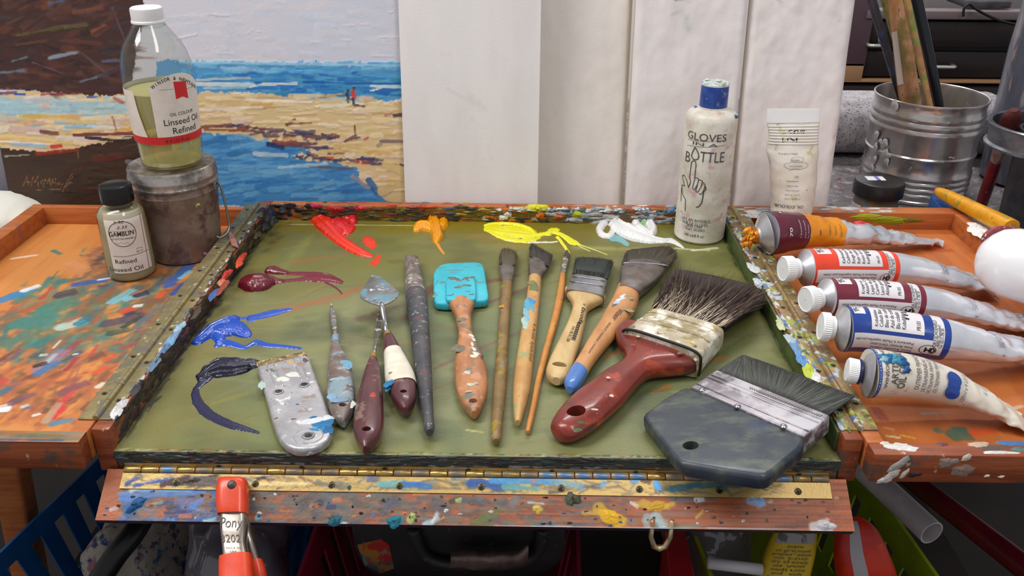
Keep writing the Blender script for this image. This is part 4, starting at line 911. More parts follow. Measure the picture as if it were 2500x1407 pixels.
# ---- the beach painting
Y0 = 0.4150
pp = Paint(-0.532, -0.060, 0.0, 0.34, 0.0011, (206, 204, 214), 81)
def QS(x0, y0, x1, y1, w, c, al=.95, st=.35, ht=.0006, rag=.4, fade=0.0, soft=.2):
    a, b = LP(x0, y0, Y0), LP(x1, y1, Y0); pp.stroke([a, b], w*.00042, c, al, st, ht, rag, fade, soft)
def QP(pts, c, al=1.0, rough=.004): pp.poly([LP(x, y, Y0) for x, y in pts], c, al, rough)
# sky
pp.mottle((190, 200, 220), .7, 4, 3, .45, .75, 1); pp.mottle((222, 208, 212), .6, 6, 5, .5, .8, 2)
for i in range(190):
    x = rr.uniform(330, 990); y = rr.uniform(-160, 150); QS(x, y, x+rr.uniform(20, 90), y+rr.normal(0, 4), rr.uniform(10, 30), [(206, 204, 216), (196, 204, 222), (216, 206, 212), (200, 200, 214), (212, 212, 220)][rr.randint(5)], .5, .5, rr.uniform(0, .0005), .6, .2, .4)
for i in range(12):
    x = rr.uniform(480, 950); y = rr.uniform(20, 140); QS(x, y, x+rr.uniform(30, 110), y+rr.normal(0, 6), 3, (214, 210, 220), .8, .1, .0007, .9, .3)
QS(430, 95, 480, 84, 4, (216, 212, 222), .8, .1, .0008)
# sea
QP([(380, 150), (1000, 158), (1000, 240), (860, 250), (640, 226), (480, 225), (380, 232)], (80, 150, 200))
for i in range(230):
    x = rr.uniform(440, 985); y = rr.uniform(152, 236)
    if y > 216 and x < 620: continue
    c = [(96, 168, 214), (120, 182, 218), (84, 156, 206)][rr.randint(3)] if y < 178 else [(40, 120, 190), (60, 136, 196), (30, 100, 176), (80, 150, 190), (60, 140, 170)][rr.randint(5)]
    QS(x, y, x+rr.uniform(20, 70), y+rr.normal(0, 2), rr.uniform(6, 16), c, .85, .3, rr.uniform(.0002, .0009), .5, .2)
for s_ in [(440, 152, 990, 160, 8, (150, 196, 224)), (640, 206, 725, 204, 9, (222, 222, 216)), (610, 212, 640, 206, 6, (196, 206, 206)), (905, 210, 985, 213, 10, (216, 222, 222)), (905, 222, 930, 215, 6, (226, 226, 220)), (480, 195, 610, 190, 8, (190, 200, 200)), (480, 205, 620, 208, 14, (222, 224, 222)), (500, 216, 600, 214, 8, (170, 206, 216)), (740, 200, 990, 206, 6, (20, 90, 160)), (470, 160, 480, 190, 8, (60, 140, 190)), (540, 165, 620, 170, 10, (210, 220, 224), .5)]: QS(*s_)
# sand
QP([(-40, 222), (300, 225), (640, 228), (860, 252), (1000, 246), (1000, 500), (380, 500), (-40, 420)], (214, 186, 140), 1, .003)
sands = [(222, 196, 146), (206, 176, 120), (226, 206, 170), (214, 190, 150), (206, 166, 100), (220, 190, 176), (228, 212, 190)]
for i in range(330):
    x = rr.uniform(-30, 985); y = rr.uniform(232, 470)
    QS(x, y, x+rr.uniform(20, 90), y+rr.normal(0, 5), rr.uniform(7, 20), sands[rr.randint(7)], .85, .3, rr.uniform(.0003, .001), .5, .2)
for i in range(46):
    x = rr.uniform(480, 960); y = rr.uniform(248, 350); QS(x, y, x+rr.uniform(30, 100), y+rr.normal(-1, 5), 3, (226, 208, 172), .8, .2, .0008, .9, .3)
# left bank: pale water, ochre sand
QP([(-40, 238), (330, 240), (330, 280), (-40, 290)], (170, 196, 200)); 
for i in range(90):
    x = rr.uniform(-20, 330); y = rr.uniform(238, 330); QS(x, y, x+rr.uniform(20, 70), y+rr.normal(0, 3), rr.uniform(8, 18), [(164, 192, 200), (180, 204, 206), (150, 184, 196), (196, 206, 200), (206, 186, 176)][rr.randint(5)] if y < 275 or rr.rand() < .35 else [(222, 190, 120), (214, 170, 90), (226, 200, 160), (206, 170, 150), (220, 206, 180)][rr.randint(5)], .9, .3, rr.uniform(.0003, .0009), .5, .2)
for s_ in [(0, 262, 90, 268, 40, (160, 196, 206)), (50, 285, 110, 282, 16, (196, 190, 110)), (60, 283, 200, 285, 14, (214, 170, 100)), (200, 290, 330, 284, 12, (222, 206, 170)), (30, 315, 110, 318, 20, (206, 176, 166)), (100, 322, 140, 326, 14, (110, 66, 56)), (0, 335, 170, 350, 12, (222, 186, 116)), (160, 310, 230, 306, 14, (150, 186, 206)), (215, 308, 290, 312, 9, (206, 216, 222)), (30, 350, 110, 358, 16, (150, 180, 206)), (0, 345, 130, 352, 5, (230, 226, 220)), (320, 288, 330, 330, 10, (206, 206, 200)), (0, 228, 40, 226, 10, (90, 60, 110)), (36, 230, 60, 230, 9, (30, 80, 170)), (0, 214, 110, 218, 10, (120, 60, 70)), (100, 232, 220, 226, 8, (140, 60, 70)), (60, 240, 120, 234, 9, (220, 206, 200)), (170, 245, 310, 246, 8, (220, 200, 160)), (212, 237, 240, 236, 5, (60, 90, 170)), (255, 215, 280, 235, 10, (200, 190, 170)), (280, 240, 300, 250, 12, (190, 100, 90)), (275, 285, 284, 318, 7, (150, 110, 96))]: QS(*s_)
# dark cliff
QP([(-60, -200), (345, -200), (352, 60), (330, 110), (322, 232), (230, 232), (-60, 212)], (66, 42, 38), 1, .003)
for i in range(260):
    x = rr.uniform(-30, 330); y = rr.uniform(-150, 222); c = [(70, 42, 36), (52, 34, 34), (92, 50, 36), (40, 28, 30), (98, 62, 50), (80, 40, 50), (112, 64, 40), (70, 58, 66)][rr.randint(8)]
    a = -.35 if y < 100 else .1
    l = rr.uniform(20, 80); QS(x, y, x+l*math.cos(a+rr.normal(0, .25)), y+l*math.sin(a+rr.normal(0, .2)), rr.uniform(10, 34), c, .6, .6, rr.uniform(.0002, .0008), .8, .4, .4)
for s_ in [(40, 88, 170, 64, 16, (88, 86, 44)), (160, 68, 220, 58, 14, (96, 92, 50)), (225, 78, 262, 58, 18, (150, 78, 40)), (150, 100, 260, 110, 20, (96, 50, 38)), (275, 20, 310, 110, 8, (96, 76, 84)), (0, 178, 70, 172, 18, (120, 136, 156)), (120, 142, 196, 126, 12, (140, 160, 176)), (30, 150, 70, 138, 10, (100, 130, 150)), (195, 200, 270, 180, 14, (110, 136, 156)), (80, 152, 160, 182, 8, (110, 80, 90)), (250, 150, 300, 148, 10, (90, 100, 130)), (120, 10, 160, 0, 14, (80, 90, 120)), (20, 60, 60, 40, 16, (80, 60, 56)), (200, 130, 260, 180, 10, (92, 72, 84)), (240, 190, 310, 160, 14, (70, 50, 60)), (180, 30, 260, 20, 20, (110, 66, 50)), (40, 110, 120, 100, 16, (90, 60, 44))]: QS(*s_, .9, .5, .0008, .8, .12, .35)
# dark foreground and pool
QP([(-40, 358), (130, 372), (240, 352), (330, 330), (420, 330), (420, 510), (-40, 520)], (62, 42, 30), 1, .003)
for i in range(90):
    x = rr.uniform(-10, 340); y = rr.uniform(380, 500); QS(x, y, x+rr.uniform(20, 80), y+rr.normal(0, 10), rr.uniform(10, 26), [(60, 42, 28), (70, 46, 32), (52, 38, 28), (66, 34, 26), (58, 46, 28)][rr.randint(5)], .7, .5, rr.uniform(0, .0005), .5, .3)
for s_ in [(90, 376, 190, 366, 14, (150, 44, 30)), (180, 330, 330, 325, 12, (110, 40, 34)), (140, 338, 250, 334, 8, (190, 196, 206)), (250, 345, 320, 336, 6, (200, 200, 190)), (125, 358, 150, 356, 12, (200, 50, 36)), (12, 382, 70, 378, 4, (150, 160, 140)), (210, 336, 300, 344, 10, (50, 34, 30)), (190, 370, 192, 388, 5, (110, 80, 50)), (230, 390, 300, 380, 20, (90, 40, 28)), (310, 395, 345, 400, 16, (110, 110, 120))]: QS(*s_)
QP([(470, 322), (560, 330), (640, 345), (720, 352), (760, 372), (700, 384), (800, 396), (870, 410), (880, 440), (960, 500), (380, 505), (400, 400)], (70, 136, 190), 1, .004)
for i in range(150):
    x = rr.uniform(420, 860); y = rr.uniform(335, 492)
    if x > 560+(y-330)*2.4: continue
    QS(x, y, x+rr.uniform(30, 100), y-rr.uniform(0, 18), rr.uniform(10, 26), [(80, 146, 200), (60, 126, 184), (96, 160, 206), (50, 116, 176), (110, 166, 206)][rr.randint(5)], .8, .3, rr.uniform(.0002, .0008), .5, .2)
purp = [(84, 66, 84), (110, 80, 80), (64, 60, 96), (130, 84, 80), (150, 96, 80), (96, 84, 106), (60, 66, 110)]
for i in range(110):
    t = rr.rand(); k = rr.randint(4)
    x, y = [(520+t*220, 306+t*20), (600+t*260, 322+t*18), (700+t*290, 380+t*20), (650+t*180, 345+t*25)][k]
    QS(x, y+rr.normal(0, 4), x+rr.uniform(10, 40), y+rr.normal(0, 4), rr.uniform(5, 12), purp[rr.randint(7)], .9, .3, .0008, .6)
for s_ in [(655, 352, 690, 360, 18, (36, 44, 90)), (675, 348, 730, 352, 14, (140, 70, 56)), (690, 340, 720, 336, 9, (206, 150, 100)), (560, 320, 600, 316, 8, (190, 70, 56)), (700, 305, 720, 292, 11, (110, 60, 44)), (700, 304, 760, 299, 5, (130, 76, 60)), (866, 306, 869, 336, 7, (110, 90, 66)), (962, 282, 984, 280, 13, (84, 66, 62)), (940, 282, 956, 278, 8, (190, 120, 110)), (930, 345, 985, 344, 12, (120, 104, 106)), (922, 356, 930, 352, 14, (160, 146, 120)), (800, 385, 812, 386, 9, (190, 56, 40)), (872, 394, 876, 396, 9, (196, 60, 46)), (885, 396, 898, 398, 9, (206, 70, 50)), (890, 340, 898, 336, 8, (196, 96, 80)), (760, 352, 772, 350, 10, (110, 66, 90)), (740, 405, 860, 412, 10, (90, 90, 110)), (900, 440, 920, 470, 24, (50, 96, 156)), (860, 430, 900, 460, 16, (150, 140, 150)), (930, 470, 985, 440, 30, (206, 178, 126)), (940, 400, 985, 420, 30, (214, 186, 130)), (620, 375, 700, 380, 16, (190, 206, 216)), (680, 410, 800, 400, 10, (170, 196, 214)), (780, 370, 960, 364, 12, (220, 190, 130)), (620, 300, 780, 294, 8, (226, 206, 160)), (480, 270, 640, 262, 10, (230, 214, 190)), (480, 288, 600, 276, 9, (226, 200, 150)), (490, 310, 560, 306, 12, (120, 70, 64)), (500, 316, 640, 320, 8, (140, 84, 60)), (770, 260, 930, 250, 6, (230, 222, 200)), (600, 244, 760, 250, 8, (232, 222, 206))]: QS(*s_)
# two figures and the posts
for s_ in [(863, 214, 864, 216, 8, (70, 40, 40)), (862, 222, 864, 238, 12, (206, 66, 44)), (861, 240, 864, 252, 7, (60, 60, 80)), (849, 220, 850, 222, 7, (50, 44, 46)), (848, 227, 850, 240, 9, (72, 60, 62)), (848, 242, 850, 250, 6, (110, 116, 90)), (862, 255, 890, 259, 5, (96, 80, 100))]: QS(*s_[:6], .98, .1, .0012, .15)
# scratched signature
sig = [[(56, 456), (66, 430), (70, 452)], [(57, 446), (74, 444)], [(76, 456), (80, 432), (86, 446), (92, 430), (94, 454)], [(104, 440), (99, 446), (104, 450)], [(106, 458), (110, 436), (115, 448), (121, 434), (123, 456)], [(126, 454), (128, 438), (130, 454)], [(134, 454), (136, 432)], [(138, 452), (141, 446), (144, 452), (147, 445), (150, 451), (156, 448)], [(152, 470), (166, 440), (178, 422), (180, 430), (160, 456)], [(168, 452), (172, 444), (176, 448)], [(90, 464), (165, 461)]]
for s_ in sig: pp.stroke([LP(x, y, Y0) for x, y in s_], .0009, (150, 100, 60), .9, .1, 0, .1, 0, .5)
pp.edge = (110, 80, 64)
o = pp.build('beach_painting', IMP, (0, Y0, TZ), PU, PV, PN, None, 0.012)
tag(o, 'oil painting of a beach with a dark cliff and blue pool, leaning behind the bottles', 'painting')

# ------------------------------------------------------------------ the place around: table, wall, floor
GREYT = M('grey_mottled_table', (118, 112, 114), 0.6, col2=(90, 84, 88), nscale=26, bump=0.4, stains=[((150, 140, 142), 60, .62, .7), ((110, 70, 76), 24, .66, .74), ((64, 58, 62), 130, .64, .7)])
tab = thing('work_table', 'grey speckled work table carrying the box, tin and boards', 'table', (0, .33, -.6))
box('table_top', -0.95, 1.0, 0.12, 0.98, TZ-0.03, TZ, GREYT, tab, .003)
LEGM = M('dark_table_frame', (40, 34, 32), .6)
for x, y in ((-.9, .9), (.95, .9), (-.9, .26), (.95, .26)): box('leg', x-.02, x+.02, y-.02, y+.02, -.60, TZ-.03, LEGM, tab, .002)
GREYB = M('grey_speckled_fabric', (176, 172, 176), .85, col2=(150, 144, 150), nscale=70, bump=.5, stains=[((92, 84, 88), 240, .60, .68), ((186, 182, 184), 200, .66, .72)])
fl = box('floor', -2.5, 2.5, -1.5, 3.0, -0.62, -0.60, M('dark_floor', (52, 38, 34), .6, col2=(38, 28, 26), nscale=8), None, 0); tag(fl, kind='structure')
wl = box('wall_back', -2.5, 2.5, 3.0, 3.1, -0.62, 2.4, M('painted_wall', (206, 204, 208), .8), None, 0); tag(wl, kind='structure')
# padded grey roll behind the tin
c0 = at(2450, 262, y=.72); c1 = at(2060, 258, y=.72); RH = (at(2100, 240, y=.70).z-TZ)/2
rc = Loft([((c1.x-.08, .72, TZ+RH), (0, .058, 0), (0, 0, RH), 3.0), ((c0.x-.012, .72, TZ+RH), (0, .058, 0), (0, 0, RH), 3.0), ((c0.x-.002, .72, TZ+RH), (0, .05, 0), (0, 0, RH*.9), 2.8), ((c0.x+.001, .72, TZ+RH), (0, .03, 0), (0, 0, RH*.6), 2.5)], smooth=False)
o = rc.build('padded_roll', GREYB, None, 32); tag(o, 'grey speckled padded roll lying behind the large tin', 'cushion')
# dark cabinet with drawers beyond
cab = thing('drawer_cabinet', 'dark brown wooden cabinet with drawers beyond the large tin', 'cabinet', (1.0, 1.35, -.6))
CABM = M('dark_brown_veneer', (36, 22, 22), .5, col2=(24, 15, 16), nscale=12, stretch=(.5, 3, 6), bump=.1)
CABT = M('tan_edge_trim', (166, 124, 88), .5); CABP = M('plum_brown_post', (84, 62, 70), .5); CHR = M('polished_handle', (222, 222, 214), .2, .6)
YC = 1.25
def CP(px, py): return at(px, py, y=YC)
def crect(name, x0, y0, x1, y1, ya, yb, m, par=None, bev=.002):
    a, b = CP(x0, y0), CP(x1, y1); return box(name, min(a.x, b.x), max(a.x, b.x), ya, yb, min(a.z, b.z), max(a.z, b.z), m, par or cab, bev)
a_, b_ = CP(2090, 44), CP(2620, 240)
box('body', a_.x-.05, b_.x+.15, YC+.012, YC+.45, -.60, CP(2300, 46).z, CABM, cab, .003)
crect('post', 2068, -40, 2106, 160, YC-.012, YC+.012, CABP); crect('trim', 2040, 150, 2098, 196, YC-.012, YC+.012, CABT); crect('trim', 2040, 190, 2600, 203, YC-.012, YC+.012, CABT)
box('plinth', CP(2030, 205).x, CP(2700, 205).x, YC-.02, YC+.012, CP(2300, 262).z-.4, CP(2300, 207).z, CABM, cab, .002)
d1 = crect('drawer', 2112, 50, 2600, 118, YC-.004, YC+.012, CABM); d2 = crect('drawer', 2112, 124, 2600, 190, YC-.004, YC+.012, CABM)
crect('top_edge', 2112, 22, 2600, 47, YC-.016, YC+.02, M('grey_brown_edge', (112, 98, 100), .5))
def bar(x0, x1, y, par):
    p, q = at(x0, y, y=YC-.02), at(x1, y, y=YC-.02); q.z = p.z
    sweep('handle', [p+Vector((0, .02, 0)), p, p+Vector((.004, -.002, 0)), q+Vector((-.004, -.002, 0)), q, q+Vector((0, .02, 0))], .0035, CHR, par, 8)
bar(2123, 2152, 111, d1); bar(2274, 2332, 163, d2)
lathe('knob', at(2145, 95, y=YC-.01), [(0, .002), (.006, .003), (.012, .005), (.016, .003), (.017, 0)], CHR, d1, 12, axis=(0, -1, 0))
# white paper and a cable lying on the cabinet
tz = CP(2300, 21).z
pw = box('paper_sheet', CP(2268, 10).x, CP(2452, 10).x, YC+.10, YC+.11, tz+.002, tz+.35, M('white_paper', (232, 236, 228), .7), None, .001); tag(pw, 'white paper board standing on the dark cabinet', 'paper')
bxg = box('document_tray', CP(2358, 30).x, CP(2470, 30).x, YC+.005, YC+.095, tz, CP(2400, 20).z+.012, M('dark_grey_plastic', (70, 66, 72), .5, col2=(50, 46, 52)), None, .004); tag(bxg, 'dark grey flat tray on the cabinet below the paper', 'tray')
pc = [at(x, y, y=YC-.03) for x, y in [(2352, 40), (2354, 20), (2366, 10), (2380, 20), (2400, 32), (2440, 50), (2480, 60)]]
fine = [Vector(crom(np.array(pc), t)) for t in np.linspace(0, len(pc)-1, 30)]
o = sweep('cable', fine, .0025, M('black_rubber', (20, 20, 22), .5), None, 8); tag(o, 'thin black cable looping over the cabinet top', 'cable')
# left of the painting: folded white cloth and grey box
cl = Loft([((-.60, .36, -.016), (0, .05, 0), (0, 0, .016), 2.6), ((-.545, .375, -.012), (0, .05, 0), (0, 0, .020), 2.5), ((-.51, .385, -.016), (0, .04, 0), (0, 0, .016), 2.4), ((-.492, .39, -.022), (0, .03, 0), (0, 0, .010), 2.2)])
o = cl.build('white_cloth', M('white_cotton', (226, 224, 214), .9, bump=.4), None, 20, wob=.003); tag(o, 'crumpled white cloth tucked beside the left side tray', 'cloth')
o = box('grey_case', -.68, -.535, .45, .60, TZ, .12, M('grey_lilac_plastic', (150, 144, 158), .5), None, .006); tag(o, 'plain grey case standing left of the beach painting', 'case')
# ------------------------------------------------------------------ things standing on the box and the table
INK = M('black_ink', (26, 24, 28), .5); INKB = M('grey_ink', (84, 80, 84), .5); REDINK = M('red_ink', (196, 36, 36), .5); MAROON_INK = M('maroon_ink', (140, 40, 60), .5)
WHITEP = M('white_plastic', (232, 232, 230), .35)
def prof_px(c, rows):
    """rows (y px, width px) -> (h, r) about an upright axis at c"""
    out = []
    for y, w in rows:
        h = hgt(c, y); out.append((h, w/2*mpp((c[0], c[1], c[2]+h))))
    return out
# ---- lotion bottle
GC = (0.2104, 0.3589, ZB)
g = thing('lotion_bottle', 'white lotion bottle with blue cap and pointing-hand drawing, on the green board', 'bottle', GC)
GW = M('stained_white_plastic', (230, 224, 212), .38, col2=(206, 198, 182), nscale=50, stains=[((206, 170, 170), 60, .62, .72), ((190, 176, 130), 34, .68, .80), ((176, 186, 180), 75, .72, .80), ((196, 120, 96), 85, .72, .76)])
gp = [(0.0, .021), (.0006, .0236), (.003, .0253), (.060, .0252), (.1235, .0249), (.1285, .0240), (.1312, .0216), (.1330, .0165), (.1342, .0138), (.136, .0136)]
lathe('body', GC, gp, GW, g, 64, (True, True))
BLUEC = M('blue_cap_plastic', (34, 62, 142), .3, col2=(52, 84, 160), nscale=110, stains=[((120, 130, 150), 120, .68, .74)])
lathe('cap', GC, [(.1352, .0128), (.1362, .0133), (.1545, .0131), (.1565, .0127), (.1568, .0118)], BLUEC, g, 48, (True, False))
lathe('cap_top', GC, [(.1563, .0131), (.1580, .0130), (.1588, .0122), (.1590, .0008)], M('cap_top_white', (222, 226, 220), .4, col2=(190, 206, 204), nscale=160, stains=[((60, 90, 160), 200, .62, .68)]), g, 48, (True, True))
it = []
wp = Wrap(GC, ppf(gp)); wcap = Wrap(GC, .0132)
for X, Y, a, b, c in [(1795, 285, .0022, .002, (40, 110, 150)), (1700, 262, .002, .0012, (60, 120, 170))]:
    x, h = wp.px(X, Y); p = wp.pt(x, h); it.append((p, wp.r, Z_, a, b, .0012, c))
for X, Y, a, b in [(1768, 205, .0018, .0035), (1756, 198, .003, .0015), (1728, 195, .003, .0012)]:
    x, h = wcap.px(X, Y); it.append((wcap.pt(x, h), wcap.r, Z_, a, b, .0008, (222, 226, 214)))
daubs('dried_paint', it, CRUST, g, 21)
sc_g = (0.3589+0.47)/FOC
def GP(X, Y): return wp.px(X, Y)
def gz(zx, zy): return wp.px(1250+zx/2.2694, zy/2.2694)
def gtx(s, zx0, zy, zx1, size, sx=1.0, bold=0.0):
    x0, h0 = gz(zx0, zy); x1, h1 = gz(zx1, zy); xc = (x0+x1)/2
    bm = text2d(s, size, bold); wd = max(v.co.x for v in bm.verts)-min(v.co.x for v in bm.verts); bm.free()
    k = (x1-x0)/wd
    return (s, size, (lambda x, y: wp.pt(xc+x, h0+y)), bold, 'CENTER', 0.0, k)
items = [gtx('GLOVES', 975, 760, 1188, .0105), gtx('IN A', 1000, 798, 1140, .0045), gtx('B', 960, 890, 985, .0150), gtx('TTLE', 1040, 896, 1172, .0150),
         gtx('LIKE AN INVISIBLE', 942, 1210, 1098, .0046), gtx('PAIR OF GLOVES,', 945, 1232, 1088, .0046), gtx('SKIN CARE', 967, 1252, 1055, .0044), gtx('THAT WORKS', 958, 1268, 1068, .0042), gtx('240 ml/8 fl oz', 952, 1300, 1062, .0046)]
W2 = lambda x, h: wp.pt(x, h)
def gl(pts, w): return ([gz(*p) for p in pts], w, W2)
lines = [gl([(975, 770), (1188, 772)], .0003), gl([(972, 803), (1180, 803)], .0003),
         gl([(1015, 815), (1000, 845), (995, 865), (1005, 882), (1018, 886), (1032, 880), (1036, 862), (1030, 842), (1015, 815)], .0011),
         gl([(990, 1010), (985, 980), (995, 900), (1005, 890), (1018, 895), (1020, 915), (1012, 990)], .0009),
         gl([(990, 1010), (978, 1040), (970, 1000), (955, 970), (944, 975), (950, 1000), (958, 1030), (942, 1025), (945, 1075), (962, 1105), (960, 1170)], .0009), gl([(940, 1040), (937, 1115)], .0009),
         gl([(1012, 985), (1018, 982), (1035, 992), (1028, 1020), (1010, 1052), (1000, 1045), (1008, 1010), (1014, 990)], .0008), gl([(1035, 995), (1055, 1002), (1050, 1030), (1030, 1065), (1018, 1060), (1028, 1025)], .0008),
         gl([(1055, 1008), (1070, 1022), (1064, 1050), (1048, 1078), (1036, 1072)], .0008), gl([(1070, 1030), (1075, 1048), (1062, 1062), (1058, 1090), (1050, 1125), (1035, 1145), (1020, 1148)], .0011)]
wrap_texts('lettering', items, INKB, g, .001, lines)

# ---- linseed oil on the paint-smeared canister
CC = (-0.3011, 0.3082, ZT+.0004)
can = thing('metal_canister', 'dull grey metal canister with lid and wire bail, on the left side tray', 'canister', CC)
PEW = M('dull_pewter', (150, 134, 122), .46, .4, col2=(124, 108, 98), nscale=38, bump=.35, stains=[((92, 66, 62), 30, .55, .68), ((140, 132, 120), 80, .70, .75)])
PEWL = M('bright_pewter', (186, 180, 174), .35, .8, col2=(110, 102, 98), nscale=60, bump=.2, stains=[((120, 100, 92), 50, .62, .7)])
lathe('body', CC, [(0, .0315), (.001, .0332), (.030, .0356), (.066, .0385), (.0675, .0392), (.0690, .0386), (.0745, .0388)], PEW, can, 64, (True, True))
lathe('lid', CC, [(.0738, .0396), (.0746, .0406), (.0762, .0407), (.0772, .0400), (.0800, .0399), (.0812, .0405), (.0828, .0405), (.0838, .0398), (.0895, .0396), (.0910, .0388), (.0915, .0370), (.0905, .0350), (.0903, .001)], PEWL, can, 64, (True, True))
lu = at(540, 430, y=CC[1]); ll = at(566, 520, y=CC[1]-.01)
hp = [Vector((CC[0]+.0385, CC[1], CC[2]+.0705)), Vector((CC[0]+.0435, CC[1]-.002, CC[2]+.0715)), Vector((CC[0]+.0470, CC[1]-.006, CC[2]+.058)), Vector((CC[0]+.0505, CC[1]-.012, CC[2]+.036)), Vector((CC[0]+.0500, CC[1]-.018, CC[2]+.0285)), Vector((CC[0]+.0440, CC[1]-.022, CC[2]+.0250)), Vector((CC[0]+.0405, CC[1]-.022, CC[2]+.0262))]
sweep('bail_handle', [Vector(crom(np.array(hp), t)) for t in np.linspace(0, 6, 30)], .0011, M('steel_wire', (130, 124, 116), .35, .85), can, 8)
box('ear', CC[0]+.0375, CC[0]+.0405, CC[1]-.005, CC[1]+.005, CC[2]+.066, CC[2]+.0745, PEWL, can, .0008)
wc = Wrap(CC, lambda h: .0332+.0053*h/.066)
daubs('dried_paint', [(wc.pt(*wc.px(483, 500)), wc.r, Z_, .0022, .0012, .001, (196, 200, 120)), (wc.pt(*wc.px(480, 503)), wc.r, Z_, .0014, .0016, .0008, (176, 180, 90)), (wc.pt(*wc.px(345, 470)), wc.r, Z_, .002, .0012, .0006, (70, 84, 120)), (wc.pt(*wc.px(500, 620)), wc.r, Z_, .002, .002, .0006, (150, 140, 160))], CRUST, can, 22)

LC = (-0.2990, 0.3082, CC[2]+.0915)
lb = thing('linseed_oil_bottle', 'large clear glass bottle of pale oil with white screw cap, on the metal canister', 'bottle', LC)
rows = [(394, 118), (393, 136), (388, 144), (365, 148), (345, 152), (300, 158), (250, 163), (205, 166), (175, 167), (148, 163), (125, 153), (104, 136), (88, 114), (72, 92), (60, 78), (52, 70), (44, 67)]
lp = prof_px(LC, rows); lp[0] = (0.0, lp[0][1]*.9); 
GL = GLASS('clear_glass', (240, 244, 242), .03, refl=1.5)
lathe('glass', LC, lp, GL, lb, 72, (True, False))
wl_ = Wrap(LC, ppf(lp)); hmax = lp[-1][0]
OILM = GLASS('pale_linseed_oil', (244, 234, 176), .05, milky=(232, 220, 160), milk=.45, refl=.3)
hoil = hgt(LC, 216); rfo = ppf(lp)
lathe('oil', LC, [(.0025, rfo(.001)*.9)]+[(h, rfo(h)-.0012) for h in np.linspace(.004, hoil, 16)], OILM, lb, 56, (True, True))
hc = hgt(LC, 47)
cw = 39*mpp((LC[0], LC[1], LC[2]+hc))
seg = 96
pr_c = [(hc-.0028, cw*1.0, 0), (hc-.0022, cw*1.03, 0), (hc-.0008, cw*1.02, 0), (hc, cw*.97, .00018), (hc+.0085, cw*.97, .00018), (hc+.0098, cw*.95, .0001), (hc+.0106, cw*.88, 0), (hc+.0108, .0004, 0)]
lathe('screw_cap', LC, pr_c, M('white_cap_metal', (222, 220, 222), .35), lb, seg, (True, True))
lathe('glass_collar', LC, [(hc-.0062, cw*.90), (hc-.0056, cw*1.0), (hc-.0044, cw*1.0), (hc-.0038, cw*.90)], GL, lb, 56, (False, False))
LABEL = M('cream_paper_label', (228, 218, 208), .55, col2=(218, 206, 196), nscale=60)
def lz(zx, zy): return wl_.px(zx/1.9547, zy/1.9547)
xl, h_a = lz(728, 440); xr, h_b = lz(940, 425); xm, h_top = lz(838, 350); _, h_lo = lz(800, 655); _, h_lo2 = lz(800, 690)
circ = 2*math.pi*rfo(h_lo)
xstart, _ = lz(735, 560); xend = circ+lz(688, 560)[0]
harch = h_top
def ltop(x):
    q = (x-xm)/(xr-xl)*2*.92
    if x < xr: return harch-(harch-h_a)*min(1.0, abs(q))**2.0
    return h_a*1.0 if x > xr+.002 else h_a
wl_.patch('paper_label', xstart, xend, h_lo-.0003, 0, LABEL, lb, .0002, 90, 16, top=ltop)
wl_.patch('red_band', -circ/2, circ/2, h_lo2, h_lo, M('red_label_band', (206, 40, 44), .5), lb, .00035, 90, 6)
x0, h0 = lz(828, 388); x1, h1 = lz(886, 470)
fl_ = [(lz(826, 390)), (lz(884, 386)), (lz(886, 472)), (lz(858, 452)), (lz(838, 474))]
vs = []; N_ = 10
for i in range(N_+1):
    t = i/N_; xa = fl_[0][0]*(1-t)+fl_[1][0]*t; ht = fl_[0][1]*(1-t)+fl_[1][1]*t; hb = fl_[4][1]*(1-t)+fl_[2][1]*t + .0022*(1-abs(2*t-1))
    vs += [wl_.pt(xa, ht, .0004), wl_.pt(xa, hb, .0004)]
mesh('red_flag_emblem', vs, [(2*i, 2*i+1, 2*i+3, 2*i+2) for i in range(N_)], M('red_label_band', (206, 40, 44)), lb)
items = []
Rr = .034
for k, ch in enumerate('WINSOR & NEWTON'):
    t = (k-7)/7; zx = 832+t*96; zy = 381+40*t*t; xx, hh = lz(zx, zy); x2, h2 = lz(zx+3, 381+40*((zx+3-832)/96)**2); an = math.atan2(h2-hh, x2-xx)
    ws_ = .85+.6*max(0, t)
    items.append((ch, .0042, (lambda x, y, xx=xx, hh=hh, an=an: wl_.pt(xx+x*math.cos(an)-y*math.sin(an), hh+x*math.sin(an)+y*math.cos(an), .0004)), .012, 'CENTER', 0, ws_))
def ltx(s, zx0, zy, zx1, size, bold=0.0):
    a, h = lz(zx0, zy); b, _ = lz(zx1, zy); xc = (a+b)/2; bm = text2d(s, size, bold); wd = max(v.co.x for v in bm.verts)-min(v.co.x for v in bm.verts); bm.free()
    return (s, size, (lambda x, y: wl_.pt(xc+x, h+y, .0004)), bold, 'CENTER', 0, (b-a)/wd)
items += [ltx('OIL COLOUR', 812, 556, 922, .0040), ltx('Linseed Oil', 785, 602, 946, .0080), ltx('Refined', 828, 640, 936, .0080), ltx('8.4 US fl oz', 792, 683, 905, .0040)]
wrap_texts('lettering', items, INK, lb, .0012, [([lz(760, 430), lz(826, 425)], .0002, lambda x, h: wl_.pt(x, h, .0004)), ([lz(886, 400), lz(930, 405), lz(886, 425)], .0002, lambda x, h: wl_.pt(x, h, .0004))])

